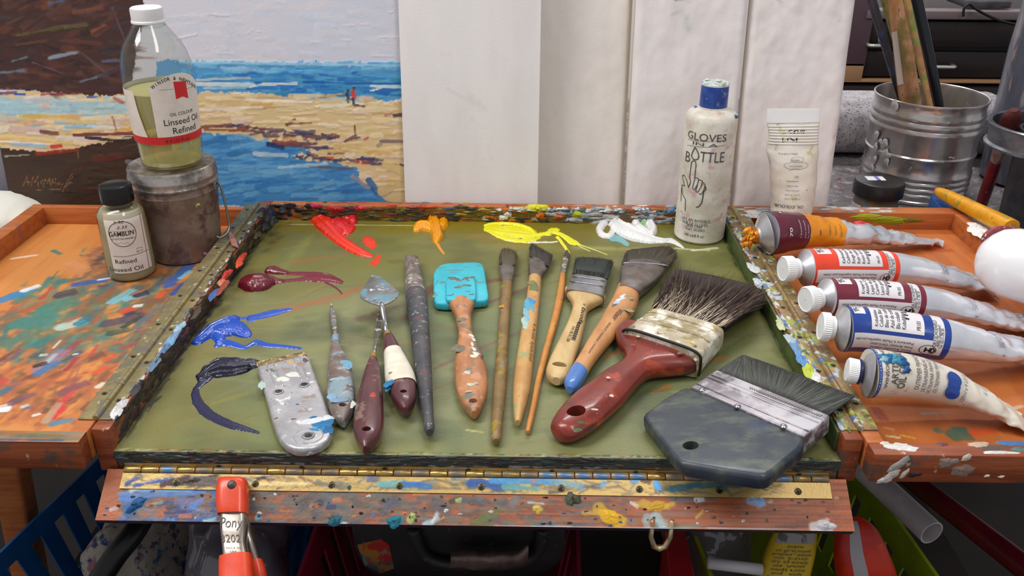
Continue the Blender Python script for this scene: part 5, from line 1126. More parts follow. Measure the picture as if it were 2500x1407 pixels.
# ---- small oil bottle
SB = (-0.3342, 0.2589, ZT+.0005)
sb = thing('small_oil_bottle', 'small clear bottle of linseed oil with black cap, standing in front of the metal canister', 'bottle', SB)
sp = [(0, .0180), (.0008, .0203), (.003, .0213), (.012, .0214), (.058, .0206), (.062, .0200), (.0655, .0178), (.0678, .0150), (.0690, .0128), (.0705, .0122), (.0735, .0122)]
SOIL = GLASS('cloudy_oil', (232, 226, 196), .08, milky=(212, 206, 178), milk=.75, refl=.3)
lathe('oil', SB, [(.001, .0190)]+[(h, r-.0009) for h, r in sp[2:7]], SOIL, sb, 48, (True, True))
lathe('plastic_body', SB, sp, GLASS('clear_plastic', (232, 232, 224), .06, refl=1.4), sb, 56, (True, False))
lathe('screw_cap', SB, [(.0715, .0130, 0), (.0722, .0140, .0001), (.0855, .0138, .0001), (.0872, .0132, 0), (.0880, .0115, 0), (.0880, .0004, 0)], M('black_cap_plastic', (20, 20, 22), .25), sb, 96, (True, True))
ws = Wrap(SB, ppf(sp))
def sz(zx, zy): return ws.px(zx/1.9547, zy/1.9547)
xa, ha = sz(510, 1035); xb, hb = sz(712, 1280); xa2, hbot = sz(560, 1305); xr_, htp = sz(600, 1022)
ws.patch('paper_label', xa*1.35, ws.px(352, 560)[0]*1.02, hbot, htp+.001, LABEL, sb, .0002, 30, 10)
def stx(s, zx0, zy, zx1, size, bold=0.0, shear=0.0):
    a, h = sz(zx0, zy); b, _ = sz(zx1, zy); xc = (a+b)/2; bm = text2d(s, size, bold); wd = max(v.co.x for v in bm.verts)-min(v.co.x for v in bm.verts); bm.free()
    return (s, size, (lambda x, y: ws.pt(xc+x, h+y, .0004)), bold, 'CENTER', shear, (b-a)/wd)
SW = lambda x, h: ws.pt(x, h, .0004)
cx, cy = sz(584, 1118); rx = abs(sz(650, 1118)[0]-cx); 
circ_pts = [(cx+rx*math.cos(t), cy+rx*1.04*math.sin(t)) for t in np.linspace(0, 2*math.pi, 40)]
wrap_texts('lettering', [stx('GAMBLIN', 524, 1128, 642, .0062, .01), stx("ARTIST'S OIL COLORS", 532, 1146, 640, .0018), stx('Refined', 553, 1258, 655, .0056), stx('Linseed Oil', 530, 1290, 686, .0056), stx('2-90', 538, 1070, 588, .0036, 0, .3), stx('2.35', 556, 1094, 606, .0036, 0, .3), stx('2 fl oz', 650, 1190, 682, .002), stx('60 ml', 652, 1204, 684, .002)],
           INK, sb, .001, [(circ_pts, .0005, SW), ([sz(528, 1102), sz(645, 1100)], .0002, SW), ([sz(532, 1134), sz(645, 1134)], .0002, SW), ([sz(548, 1164), sz(556, 1158), sz(566, 1164), sz(580, 1156), sz(592, 1164), sz(606, 1156), sz(618, 1162)], .0002, SW)])
wrap_texts('red_rule', [], MAROON_INK, sb, .001, [([sz(663, 1015), sz(712, 1280)], .0005, SW), ([sz(540, 1222), sz(600, 1224), sz(704, 1190)], .0004, SW)])

# ---- large tin with brushes
F_ = at(2236, 506, z=TZ); TC = (F_.x+.0175, F_.y+.0615, TZ)
hT = hgt(TC, 230); k_ = .0628
tin = thing('ribbed_tin', 'large shiny ribbed tin can holding paint brushes', 'tin', TC)
TINM = M('tinned_steel', (206, 202, 200), .22, .8, col2=(176, 168, 166), nscale=30, bump=.12, bscale=120, stains=[((118, 84, 86), 24, .68, .76), ((206, 202, 204), 40, .72, .76)])
tp = [(0, .0600), (.001, .0622), (.004, .0622), (.005, .0612)]
for f0, f1, n in ((.06, .30, 4), (.44, .49, 1), (.68, .90, 3)):
    for i in range(n):
        h = hT*(f0+(f1-f0)*i/n); d = hT*(f1-f0)/n; tp += [(h, .0612), (h+d*.3, .0624), (h+d*.6, .0624), (h+d*.9, .0610)]
tp = sorted(tp); tp += [(hT-.006, .0614), (hT-.003, .0622), (hT-.0015, .0630), (hT, .0630), (hT+.0006, .0622), (hT, .0612), (hT-.003, .0606), (hT*.5, .0604), (.004, .0600), (.003, .001)]
lathe('can_body', TC, tp, TINM, tin, 96, (True, True))
wt = Wrap(TC, .0626); it = []
for X, Y, a, b in [(2140, 330, .004, .006), (2138, 360, .0035, .006), (2136, 390, .003, .005), (2130, 410, .003, .005), (2160, 350, .004, .006), (2162, 375, .004, .006), (2165, 395, .003, .005), (2185, 258, .005, .006), (2170, 380, .0025, .004), (2150, 345, .003, .003)]:
    x, h = wt.px(X, Y); it.append((wt.pt(x, h, .0004), wt.r*math.cos(x/.0626)+wt.f*math.sin(x/.0626), Z_, a, b, .0012, (196, 194, 198)))
daubs('dried_paint', it, CRUST, tin, 25)
# brushes in the tin (bases rest inside on its floor)
def stick(name, label, px0, px1, y0, y1, w0, w1, mat, cat='brush', flat=1.0, parts=None, n=2.0, base_t=1.9):
    """a handle seen from px0 (top) to px1 (where it meets the rim), carried on down into the tin"""
    a, b = at(*px0, y=y0), at(*px1, y=y1); d = b-a; t = (TZ+.0085-a.z)/d.z; e = a+d*t
    e.x = min(max(e.x, TC[0]-.042), TC[0]+.042); e.y = min(max(e.y, TC[1]-.042), TC[1]+.042)
    top = a-(b-a)*.35
    ax = (b-a).normalized(); wv = Vector((ax.z, 0, -ax.x)).normalized(); hv = ax.cross(wv)
    ra, rb = w0/2*mpp(a), w1/2*mpp(b)
    L_ = Loft([(top, wv*ra*.8, hv*ra*flat*.8, n), (a, wv*ra, hv*ra*flat, n), (b, wv*rb, hv*rb*flat, n), (e, wv*rb*.8, hv*rb*flat*.8, n)], True, 8)
    return L_
def tinstick(name, label, *a, mat=None, **k):
    L_ = stick(name, label, *a, mat, **k); o = L_.build(name, mat, None, 16); tag(o, label, 'brush', 'brushes standing in the large tin'); return o, L_
tinstick('brush_handle', 'dark blue-grey brush handle leaning far left in the large tin', (2128, 0), (2196, 225), .570, .575, 22, 18, mat=M('blue_black_handle', (48, 52, 64), .35, col2=(70, 66, 76), nscale=60, stains=[((60, 76, 130), 40, .6, .68), ((130, 110, 110), 60, .7, .74)]))
tinstick('brush_handle', 'yellow-green brush handle showing behind the broad stick in the large tin', (2166, 0), (2232, 246), .592, .582, 30, 18, mat=M('yellow_green_handle', (150, 140, 70), .5, col2=(116, 110, 60), nscale=50, stains=[((90, 90, 76), 60, .62, .7)]))
o, L_ = tinstick('stirring_stick', 'broad flat pinkish wooden stick with torn paper strip in the large tin', (2192, 26), (2224, 262), .545, .538, 42, 52, mat=M('pinkish_wood', (190, 140, 108), .55, col2=(166, 116, 72), nscale=40, stretch=(3, 3, .8), stains=[((128, 110, 60), 26, .58, .7), ((66, 66, 70), 70, .70, .74), ((150, 84, 70), 60, .7, .74)]), flat=.22, n=3.5)
L_.patch('paper_strip', .41, .58, math.pi-1.25, math.pi-.25, .0006, M('torn_paper', (196, 184, 176), .7), o, 12, 8)
tinstick('brush_handle', 'slim yellow brush handle with blue flecks leaning right in the large tin', (2218, 20), (2270, 262), .522, .514, 18, 16, mat=M('flecked_yellow_handle', (186, 150, 84), .4, col2=(160, 112, 84), nscale=70, stains=[((130, 140, 70), 40, .55, .65), ((80, 120, 140), 70, .68, .72)]))
tinstick('brush_handle', 'glossy black brush handle at the right in the large tin', (2238, 0), (2292, 250), .566, .552, 28, 20, mat=M('glossy_black_handle', (26, 30, 38), .22))
tinstick('brush_handle', 'dark red slim handle beside the black one in the large tin', (2222, 0), (2276, 250), .596, .590, 12, 11, mat=M('dark_red_handle', (92, 34, 40), .35))

# ---- jar with black lid
JC = (0.4244, 0.4525, TZ)
j = thing('paint_jar', 'small clear jar with black lid and white sticker, in front of the large tin', 'jar', JC)
lathe('jar_body', JC, [(0, .0215), (.002, .0240), (.0215, .0242), (.0235, .0235), (.030, .0232)], M('jar_contents', (92, 88, 66), .25, col2=(110, 96, 84), nscale=50, stains=[((50, 100, 150), 40, .66, .7)]), j, 48, (True, True))
hj = hgt(JC, 474); ht_ = hgt(JC, 438)
lathe('lid', JC, [(hj, .0250, 0), (hj+.0008, .0267, .00012), (ht_-.003, .0266, .00012), (ht_-.0008, .0258, 0), (ht_, .0240, 0), (ht_, .0004, 0)], M('black_lid_plastic', (28, 28, 30), .3), j, 96, (True, True))
wj = Wrap(JC, .0243)
wj.patch('paper_label', wj.px(2078, 495)[0]*1.0, wj.px(2104, 495)[0], .002, .0205, M('barcode_paper', (206, 200, 196), .6), j, .0002, 10, 4)
wj.patch('paper_label', wj.px(2130, 495)[0], .033, .002, .0205, M('label_paper', (206, 190, 186), .6, col2=(186, 160, 160), nscale=90), j, .0002, 20, 4)
wrap_texts('barcode', [], INK, j, .001, [([(wj.px(2083, 495)[0]+i*.00045, .0035), (wj.px(2083, 495)[0]+i*.00045, .014)], .0002+.00015*(i % 3 == 0), lambda x, h: wj.pt(x, h, .0004)) for i in range(12)])
st_ = at(2140, 437, z=TZ+ht_)
box('sticker', st_.x-.011, st_.x+.009, st_.y-.005, st_.y+.008, TZ+ht_-.0002, TZ+ht_+.0003, M('sticker_white', (226, 226, 230), .5), j, 0)
box('sticker_stripe', st_.x-.001, st_.x+.003, st_.y-.005, st_.y+.008, TZ+ht_, TZ+ht_+.0006, M('sticker_blue', (120, 120, 190), .5), j, 0)

# ---- hoop, dark pot, smeared sheet, red brush at the right edge
HC = at(2506, 372, y=.405)
hp_ = thing('metal_collar_pot', 'dark pot with a galvanised metal collar at the right edge', 'pot', (HC.x+.01, .405, TZ))
GALV = M('galvanised_steel', (130, 134, 140), .35, .9, col2=(104, 106, 114), nscale=60)
rc_ = .050; hb_ = hgt((HC.x, .405-rc_, TZ), 392); hh_ = hgt((HC.x, .405-rc_, TZ), 342)
cp_ = (HC.x+.012, .405, TZ)
lathe('collar', cp_, [(hb_-.003, rc_-.001), (hb_-.002, rc_+.003), (hb_, rc_+.003), (hb_+.002, rc_), (hh_-.002, rc_), (hh_, rc_+.004), (hh_+.0015, rc_+.003), (hh_+.001, rc_-.001), (hb_, rc_-.002)], GALV, hp_, 64)
lathe('pot_body', (cp_[0]+.022, .415, TZ), [(0, .030), (.002, .034), (hb_+.012, .037), (hb_+.012, .034), (.01, .030), (.009, .001)], M('dark_pot_enamel', (44, 42, 46), .4, col2=(58, 54, 58), nscale=60), hp_, 40, (True, True))
sh_ = lathe('smeared_jar', (0.668, .59, TZ), [(0, .05), (.004, .056), (.16, .058), (.20, .056), (.34, .050), (.36, .045), (.36, .040), (.33, .045), (.02, .05)], M('smeared_grey_glass', (92, 92, 104), .28, col2=(64, 66, 80), nscale=16, stretch=(1.6, 1.6, .5), stains=[((140, 132, 136), 20, .58, .72, (2, 2, .5)), ((150, 120, 110), 30, .66, .74, (2, 2, .5))]), None, 48, (True, False))
tag(sh_, 'tall smoky grey smeared jar at the top right edge', 'jar')
rb0 = at(2395, 502, z=TZ+.006); rb1 = at(2476, 268, y=.425)
rbt = thing('red_brush', 'dark red handled brush leaning through the metal collar', 'brush', tuple(rb0))
def seg_loft(a, b, ws, n=2, flat=1.0):
    ax = (b-a).normalized(); wv = Vector((ax.z, 0, -ax.x)).normalized(); hv = ax.cross(wv)
    return Loft([(a+(b-a)*t, wv*w*mpp(a)/2, hv*w*mpp(a)/2*flat, n) for t, w in ws], True, 6)
seg_loft(rb0, rb1, [(0, 26), (.15, 28), (.36, 28), (.5, 26)]).build('handle', M('red_lacquer', (122, 30, 34), .35, col2=(104, 24, 30), nscale=70, stains=[((216, 206, 190), 120, .73, .75)]), rbt, 16)
seg_loft(rb0, rb1, [(.5, 27), (.58, 30), (.7, 32), (.73, 34)]).build('ferrule', M('worn_copper_ferrule', (160, 110, 98), .4, .6, col2=(190, 170, 160), nscale=90), rbt, 16)
lr = seg_loft(rb0, rb1, [(.72, 34), (.85, 44), (.95, 40), (1.0, 20)], flat=.7)
lr.build('bristles', M('dark_red_bristles', (92, 26, 26), .6, col2=(64, 22, 24), nscale=200, stretch=(4, 4, .6), bump=.5), rbt, 16)
# yellow brush and blue block beside the right tray
y0_, y1_ = at(2287, 466, z=.006), at(2458, 552, z=.012)
yb = thing('yellow_brush', 'yellow handled brush with orange tip lying across the right tray corner', 'brush', tuple(y1_))
ax = (y1_-y0_).normalized(); wv = ax.cross(Vector((0, 0, 1))).normalized(); hv = wv.cross(ax).normalized()
YL = Loft([(y0_+(y1_-y0_)*t, wv*w*mpp(y0_)/2, hv*w*mpp(y0_)/2, 2.6) for t, w in ((-.01, 8), (.02, 20), (.12, 27), (.3, 31), (.6, 34), (.9, 38), (1.06, 38))], True, 6)
YL.build('handle', M('yellow_lacquer', (222, 158, 30), .3, col2=(206, 140, 24), nscale=60, stretch=(2, 2, 2), stains=[((150, 140, 60), 40, .66, .72), ((90, 70, 40), 120, .73, .75)]), yb, 16, u0=.22)
YL.build('tip', M('orange_lacquer', (232, 110, 40), .3, col2=(224, 140, 50), nscale=90), yb, 16, u0=0, u1=.222)
bb = [at(x, y, z=-.006) for x, y in ((2272, 478), (2284, 466), (2350, 492), (2345, 512), (2300, 512))]
o = plate('blue_sponge', bb, (0, 0, 1), .0275, M('blue_sponge_foam', (44, 84, 150), .8, col2=(36, 70, 134), nscale=300, bump=.6), None, .002); tag(o, 'small blue block under the yellow brush tip behind the tray', 'block')
# white round-ended bottle lying over the right tray wall
ax = Vector((.80, -.58, .02)).normalized(); RP = .037
q0 = at(2388, 640, z=.032)+Vector((.026, .000, 0))
wbt = thing('white_pot', 'smooth white round-ended pot with dark red rim band, lying over the right tray wall', 'pot', (q0.x+.03, q0.y, .002))
pp_ = [(0, .0004), (.0010, .008), (.004, .0155), (.009, .0215), (.016, .0262), (.026, .0290), (.045, .0305), (.075, .033), (.12, .038), (.12, .036), (.03, .026), (.02, .001)]
lathe('body', q0-ax*.026, pp_, M('glazed_white', (240, 240, 242), .25, coat=.4), wbt, 72, axis=ax)
RM = M('dark_red_band', (128, 34, 52), .4, col2=(150, 60, 70), nscale=90, stains=[((222, 216, 212), 160, .66, .70)])
bp = np.array([at(x, y, y=q0.y+.012) for x, y in ((2396, 590), (2404, 578), (2418, 567), (2436, 559), (2456, 556), (2478, 557), (2500, 563), (2524, 573), (2550, 588))])
sweep('rim_band', [Vector(crom(bp, t)) for t in np.linspace(0, 8, 40)], [.0012+.0014*math.sin(3.14*min(1, i/20)) for i in range(40)], RM, wbt, 10)
# ------------------------------------------------------------------ paint tubes on the right tray
ALU = M('tube_aluminium', (236, 236, 242), .2, .5, col2=(216, 218, 228), nscale=24, bump=.12, bscale=140)
ALUM = M('matt_tube_shoulder', (206, 204, 208), .42, .75, col2=(180, 178, 184), nscale=60)
CAPW = M('white_cap_plastic', (240, 240, 240), .4)
def tube_loft(rows, n=2.0, flatdir=None):
    """rows: (x, y, radius px along width, thickness ratio, z of the axis)"""
    C_ = [at(r[0], r[1], z=r[4]) for r in rows]; out = []
    for i, r in enumerate(rows):
        t = (C_[min(i+1, len(rows)-1)]-C_[max(i-1, 0)]).normalized()
        w = Vector((0, 0, 1)).cross(t).normalized()*-1          # towards the camera
        if w.y > 0: w = -w
        h = w.cross(t); h = h if h.z > 0 else -h
        rad = r[2]*mpp(C_[i]); out.append((C_[i], w*rad, h.normalized()*rad*r[3], r[5] if len(r) > 5 else 2.0))
    return Loft(out, True, 8)
def cap(c, ax, r, ln, par, mat=CAPW, step=True):
    p = [(0, .0004, 0), (.0003, r*.86, 0), (-.0002, r*.93, 0), (.0008, r*1.0, .00022), (ln*.62, r*1.0, .00022), (ln*.64, r*.80, .0001), (ln, r*.80, .0001), (ln, r*.4, 0)] if step else [(0, .0004, 0), (.0003, r*.9, 0), (.0012, r, .00022), (ln, r*.96, .00022), (ln, r*.4, 0)]
    return lathe('cap', c, p, mat, par, 84, (False, False), axis=ax)
def shoulder(c0, c1, r0, r1, par, mat=ALUM):
    ax = (c1-c0); l = ax.length
    return lathe('shoulder', c0, [(0, r0*.55), (l*.02, r0*.9), (l*.12, r0), (l*.22, r0), (l*.28, r0*1.05), (l*.9, r1*.96), (l, r1), (l*1.03, r1*.99)], mat, par, 48, axis=ax)
def luk(name, label, rows, capc, capr, capl, col, col2, lab_u, lines, num, tail_z=None, boxes=True, cut_low=True):
    L_ = tube_loft(rows); base = L_.st[2][:3]
    t = thing('paint_tube', label, 'paint tube', (base[0], base[1], ZT), 'oil paint tubes laid across the right side tray')
    n0 = Vector(L_.st[0][:3]); n1 = Vector(L_.st[1][:3]); ax = (n1-n0).normalized()
    cc = at(*capc, z=rows[0][4]+.001); cr = capr*mpp(cc)
    capv = (n0-cc); al = capv.length
    cap(cc, capv, cr, al*capl, t)
    r1 = float(np.linalg.norm(L_.st[0][3:6]))
    shoulder(cc+capv*capl*.9, n0, cr*.62, r1, t)
    wob = lambda u: max(0, (u-.46))*.0085
    L_.build('tube_body', ALU, t, 40, (True, True), wob=wob)
    LM = M(name+'_label', col, .3, col2=col2, nscale=40, coat=.4)
    WL = M('white_label_print', (226, 222, 226), .35, coat=.3)
    u0, u1 = lab_u; S = lambda q: u0+(u1-u0)*q
    L_.patch('label_band', u0, u1, -math.pi, math.pi, .00012, LM, t, 26, 72)
    D = math.radians
    ltot = (Vector(L_.surf(u1, 0))-Vector(L_.surf(u0, 0))).length
    def pan(q0, q1, a0, a1, off=.00032): L_.patch('label_panel', S(q0), S(q1), D(a0), D(a1), off, WL, t, 12, max(8, int((a1-a0)/5)))
    pan(.13, .30, -100, -18) if False else None
    pan(.10, .30, -110, 20); pan(.36, .80, -110, 60); pan(.05, .80, 70, 112); pan(.865, .945, -110, 112); pan(.79, .875, 70, 112)
    items = []; rad = r1
    def up_text(s, q, a_bot, size, bold=0.0):   # runs round the tube away from the camera, letter tops towards the cap
        def fn(x, y): return L_.surf(S(q)-y/ltot*(u1-u0), D(a_bot)-x/rad, .00055)
        return (s, size, fn, bold, 'LEFT', 0, 1.0)
    def low_text(s, q_right, ang, size, bold=0.0):   # upside down along the axis
        def fn(x, y): return L_.surf(S(q_right)-x/ltot*(u1-u0), D(ang)+y/rad, .00055)
        return (s, size, fn, bold, 'LEFT', 0, 1.0)
    items += [up_text('@ LUKAS', .155, 15, .0046, .01), up_text('STUDIO', .215, 12, .0046, .006), up_text(num, .275, -4, .0040)]
    for i, s in enumerate(lines): items.append(up_text(s, .425+i*.048, 52, .0036))
    items += [up_text('\u2605\u2605\u2605' if False else '* * *', .72, 24, .0060, .02), up_text('PR101', .775, 50, .0032), up_text('DR.F.SCHOENFELD', .890, 84, .0026), up_text('40001 Dusseldorf', .914, 84, .0024), up_text('Tel. 0211-78130', .938, 88, .0024)]
    items += [low_text("Feine K\u00fcnstler-\u00d6lfarbe", .74, 104, .0028), low_text("Fine Artists' Oil-Colour", .74, 93, .0028), low_text("Peinture \u00e0 l'huile superfine pour artistes", .74, 82, .0028)]
    ec = (S(.845), D(97)); er = .0042
    cpts = [(er*math.cos(a), er*math.sin(a)) for a in np.linspace(0, 6.283, 30)]
    efn = lambda x, y: L_.surf(ec[0]+x/ltot*(u1-u0), ec[1]+y/rad, .00055)
    eh = lambda x, y: efn(x, y)
    lnz = [(cpts, .0004, efn), ([(-.0012, -.0022), (-.0012, .0022)], .0009, eh), ([(-.0012, 0), (.0014, 0)], .0012, eh), ([(.0014, -.0022), (.0014, .0022)], .0013, eh), ([(.0022, .0026), (.0036, 0), (.0022, -.0026)], .0008, eh)]
    wrap_texts('lettering', items, INK, t, .001, lnz)
    um = u1+(1-u1)*.42
    wrap_texts('volume_print', [('200 ml', .0042, (lambda x, y: L_.surf(um-y/ltot*(u1-u0), 1.0-x/rad, .0012)), 0, 'LEFT', 0, 1), ('Volume net de', .0024, (lambda x, y: L_.surf(um-.02-y/ltot*(u1-u0), 1.0-x/rad, .0012)), 0, 'LEFT', 0, 1), ('e', .0044, (lambda x, y: L_.surf(um-y/ltot*(u1-u0), 1.5-x/rad, .0012)), 0, 'LEFT', 0, 1)], INKB, t, .001)
    return t, L_
luk('vermilion', 'silver paint tube with orange-red label and white cap', [(1969, 655, 47, 1, .0165), (2020, 654, 46, 1, .016), (2100, 655, 44, 1, .0145), (2172, 656, 42, .97, .0125), (2240, 662, 42, .80, .0085), (2310, 674, 43, .55, .003), (2370, 688, 45, .33, -.005), (2425, 706, 45, .14, -.0125, 2.4)],
    (1911, 657), 31, .62, (236, 72, 44), (228, 64, 38), (.005, .43), ['Kadmiumrot', 'Cadmium Red', 'Rouge de cadmium', 'Rojo cadmio', 'Rosso di cadmio', 'Kadmiumrood'], '274')
luk('crimson', 'silver paint tube with maroon label, lying between the red and the blue tube', [(2022, 726, 46, 1, .0165), (2070, 726, 45, 1, .016), (2150, 730, 44, 1, .0145), (2238, 738, 43, .97, .0125), (2310, 746, 44, .78, .0080), (2380, 760, 46, .52, .002), (2450, 778, 49, .30, -.006), (2520, 800, 50, .12, -.0135, 2.4)],
    (1966, 732), 32, .60, (120, 36, 58), (112, 32, 54), (.005, .43), ['Krapprot', 'Alizarin Crimson', 'Laque de garance', 'Carmin Alizarina', 'Lacca garanza', 'Alizarinrood'], '280')
luk('cobalt', 'silver paint tube with dark blue label and white cap', [(2058, 803, 56, 1, .0172), (2100, 804, 55, 1, .0166), (2190, 814, 54, 1, .0150), (2295, 828, 53, .97, .0130), (2365, 838, 53, .78, .0085), (2440, 848, 53, .55, .003), (2520, 858, 52, .35, -.004), (2600, 868, 52, .16, -.0120, 2.4)],
    (2003, 797), 35, .58, (32, 66, 150), (26, 56, 138), (.005, .43), ['Kobaltblau', 'Cobalt Blue', 'Bleu de cobalt', 'Azul de cobalto', 'Blu cobalto', 'Kobaltblauw'], '334')

# ---- white tube with blue band
WT = tube_loft([(2120, 912, 60, 1, .0175), (2150, 913, 59, 1, .0172), (2229, 921, 55, .95, .0140), (2300, 938, 53, .82, .0090), (2360, 960, 51, .62, .0030), (2420, 988, 49, .38, -.004), (2470, 1016, 47, .20, -.0105), (2498, 1034, 44, .10, -.0150, 2.4)])
wtb = thing('paint_tube', 'white paint tube with navy collar band, nearest the front of the right tray', 'paint tube', (float(WT.st[2][0]), float(WT.st[2][1]), ZT), 'oil paint tubes laid across the right side tray')
WTM = M('white_tube_enamel', (226, 218, 206), .34, col2=(214, 204, 188), nscale=40, coat=.3, stains=[((206, 160, 140), 60, .68, .75), ((150, 170, 190), 50, .7, .76)])
wobf = lambda u: max(0, (u-.3))*.0052
WT.build('tube_body', WTM, wtb, 40, (True, True), wob=wobf)
cc = at(2066, 903, z=.0185); n0 = Vector(WT.st[0][:3]); cv = n0-cc
cap(cc, cv, 30*mpp(cc), cv.length*.50, wtb, step=False)
lathe('neck_ring', cc+cv*.50, [(0, .0040), (.0005, .0088), (.0018, .0088), (.002, .004)], M('navy_paint', (34, 36, 84), .4), wtb, 32, axis=cv)
shoulder(cc+cv*.52, n0, 18*mpp(cc), float(np.linalg.norm(WT.st[0][3:6])), wtb)
WT.patch('label_band', .0, .055, -math.pi, math.pi, .00015, M('navy_label', (30, 66, 146), .35, coat=.3), wtb, 6, 48)
wl2 = 1/ (Vector(WT.surf(1, 0))-Vector(WT.surf(0, 0))).length; wr = float(np.linalg.norm(WT.st[1][3:6]))
def wtx(s, u, a, size, bold=0.0): return (s, size, (lambda x, y: WT.surf(u-y*wl2, math.radians(a)-x/wr, .0006+wobf(u)*.8)), bold, 'LEFT', 0, 1.0)
wrap_texts('lettering', [wtx('WINSOR & NEWTON', .115, 92, .0046, .012), wtx("ARTISTS'", .170, 82, .0060, .012), wtx('OIL COLOUR', .205, 92, .0056, .012), wtx('OUTREMER FRANCAIS', .265, 92, .0032), wtx('ULTRAMARINBLAU', .295, 96, .0032), wtx('ULTRAMAR FRANCES', .322, 98, .0032), wtx('OLTREMARE FRANCESE', .350, 92, .0032), wtx('120ml e 4 US fl oz', .505, 96, .0042)], INKB, wtb, .0012)
wrap_texts('band_lettering', [wtx('FRENCH ULTRAMARINE', .038, 98, .0042)], M('pale_print', (170, 190, 226), .5), wtb, .0012)
em = WT; eu, ea = .425, 1.0; em_fn = lambda x, y: WT.surf(eu+y*wl2, ea-x/wr, .0010+wobf(eu)*.9)
el = []
for (dx, dy, r) in ((-.0052, 0, .0040), (.0052, 0, .0040), (0, 0, .0040)):
    el += [([(dx, dy-.0001), (dx, dy+.0001)], r*2, em_fn)]
vs = []; fs = []
for dx, dy, rx_, ry_ in ((-.0055, 0, .0058, .0048), (.0055, 0, .0058, .0048), (0, 0, .006, .0042)):
    k0 = len(vs); vs.append(em_fn(dx, dy)); vs += [em_fn(dx+rx_*math.cos(t), dy+ry_*math.sin(t)) for t in (6.283*i/20 for i in range(20))]; fs += [(k0, k0+1+i, k0+1+(i+1) % 20) for i in range(20)]
mesh('blue_emblem', vs, fs, M('navy_label', (30, 66, 146)), wtb, False)
tq = M('turquoise_smear', (30, 110, 150), .3)
it = []
for X, Y, a, b, c in [(2150, 868, .007, .003, (36, 120, 160)), (2170, 874, .007, .004, (30, 100, 150)), (2185, 878, .006, .004, (60, 150, 176)), (2200, 884, .005, .0045, (24, 90, 140)), (2208, 892, .005, .004, (40, 110, 160)), (2212, 902, .003, .003, (30, 80, 140)), (2160, 876, .004, .003, (150, 196, 206))]:
    best = min(((WT.surf(u, a_, .0003), u, a_) for u in np.linspace(0, .4, 30) for a_ in np.linspace(-1.6, 1.4, 40)), key=lambda q: (pix(q[0])[0]-X)**2+(pix(q[0])[1]-Y)**2)
    p, u, a_ = best; tv = WT.surf(u+.02, a_)-WT.surf(u, a_); bv_ = WT.surf(u, a_+.05)-WT.surf(u, a_); it.append((p, tv, bv_, a, b, .0016, c))
daubs('wet_paint_smear', it, M('wet_paint_daub', (128, 128, 128), .25, vcol=True, bump=.6, bscale=600), wtb, 31)

# ---- maroon and orange tube, its opening caked with orange paint
MT = tube_loft([(1872, 570, 52, 1, .0190), (1895, 568, 51, 1, .0185), (1930, 566, 47, .96, .0170), (1965, 565, 43, .92, .0150), (2010, 566, 41, .82, .0120), (2052, 569, 41, .70, .0090), (2110, 572, 40, .52, .003), (2170, 577, 36, .40, -.003), (2230, 584, 26, .32, -.009), (2294, 592, 14, .3, -.0145, 2.4)])
mtb = thing('paint_tube', 'crumpled silver paint tube with maroon and orange label, opening caked with orange paint', 'paint tube', (float(MT.st[3][0]), float(MT.st[3][1]), ZT), 'oil paint tubes laid across the right side tray')
wobm = lambda u: .0006+max(0, (u-.28))*.006
MT.build('tube_body', ALU, mtb, 40, (True, True), wob=wobm)
n0 = Vector(MT.st[0][:3]); cc = at(1838, 577, z=.0165); cv = n0-cc
lathe('neck', cc, [(0, .004), (.0002, .0080), (.006, .0082), (.0075, .0088), (.0082, .0086)], M('brass_neck', (170, 100, 40), .35, .6, col2=(206, 130, 30), nscale=120), mtb, 32, (True, False), axis=cv)
shoulder(cc+cv*.22, n0, .0085, float(np.linalg.norm(MT.st[0][3:6])), mtb)
MT.patch('maroon_label', .005, .29, -math.pi, math.pi, .00055, M('maroon_label', (104, 30, 54), .32, col2=(92, 26, 48), nscale=40, coat=.4), mtb, 18, 44, wob=wobm)
MT.patch('orange_label', .285, .525, -math.pi, math.pi, .0007, M('orange_label', (234, 150, 24), .34, col2=(222, 132, 16), nscale=40, coat=.3), mtb, 18, 44, wob=wobm)
ml = 1/(Vector(MT.surf(1, 0))-Vector(MT.surf(0, 0))).length; mr = .0165
def mtx(s, u, a, size, bold=0.0): return (s, size, (lambda x, y: MT.surf(u-y*ml, math.radians(a)-x/mr, .0017)), bold, 'LEFT', 0, 1.0)
wrap_texts('white_lettering', [mtx('LUKAS', .10, 10, .0062, .02), mtx('1862', .15, -15, .0042, .01), mtx('70', .13, 80, .0070, .02), mtx('f. Kunstmaler', .20, 84, .0028), mtx('pour Artistes', .235, 86, .0028), mtx('for Artists', .262, 88, .0028), mtx('olieverf', .285, 100, .0024)], M('white_print', (226, 214, 220), .5), mtb, .0012)
wrap_texts('black_lettering', [mtx('064', .36, 78, .0030, .01), mtx('Kadmium', .42, 78, .0028), mtx('Cadmium', .455, 78, .0028), mtx('Cadmiumgelb', .49, 82, .0026)], INK, mtb, .0012)
it = [(MT.surf(.66, -.45, .001), (1, .1, 0), (0, 1, .4), .0055, .004, .0012, (222, 44, 44)), (MT.surf(.64, -.2, .001), (1, .1, 0), (0, 1, .4), .004, .003, .001, (214, 60, 70))]
for i in range(26):
    it.append((cc+Vector((-.002+rr.normal(0, .0025), rr.normal(0, .003)-.001, rr.uniform(-.009, .006))), (0, .3, 1), (1, 0, .2), rr.uniform(.002, .0045), rr.uniform(.0018, .003), rr.uniform(.0015, .004), [(236, 140, 10), (222, 120, 8), (240, 156, 30)][rr.randint(3)]))
it += [(at(1882, 615, z=.004), X_, Z_, .003, .002, .002, (226, 120, 20)), (at(1858, 602, z=.004), X_, Z_, .003, .002, .002, (190, 200, 214))]
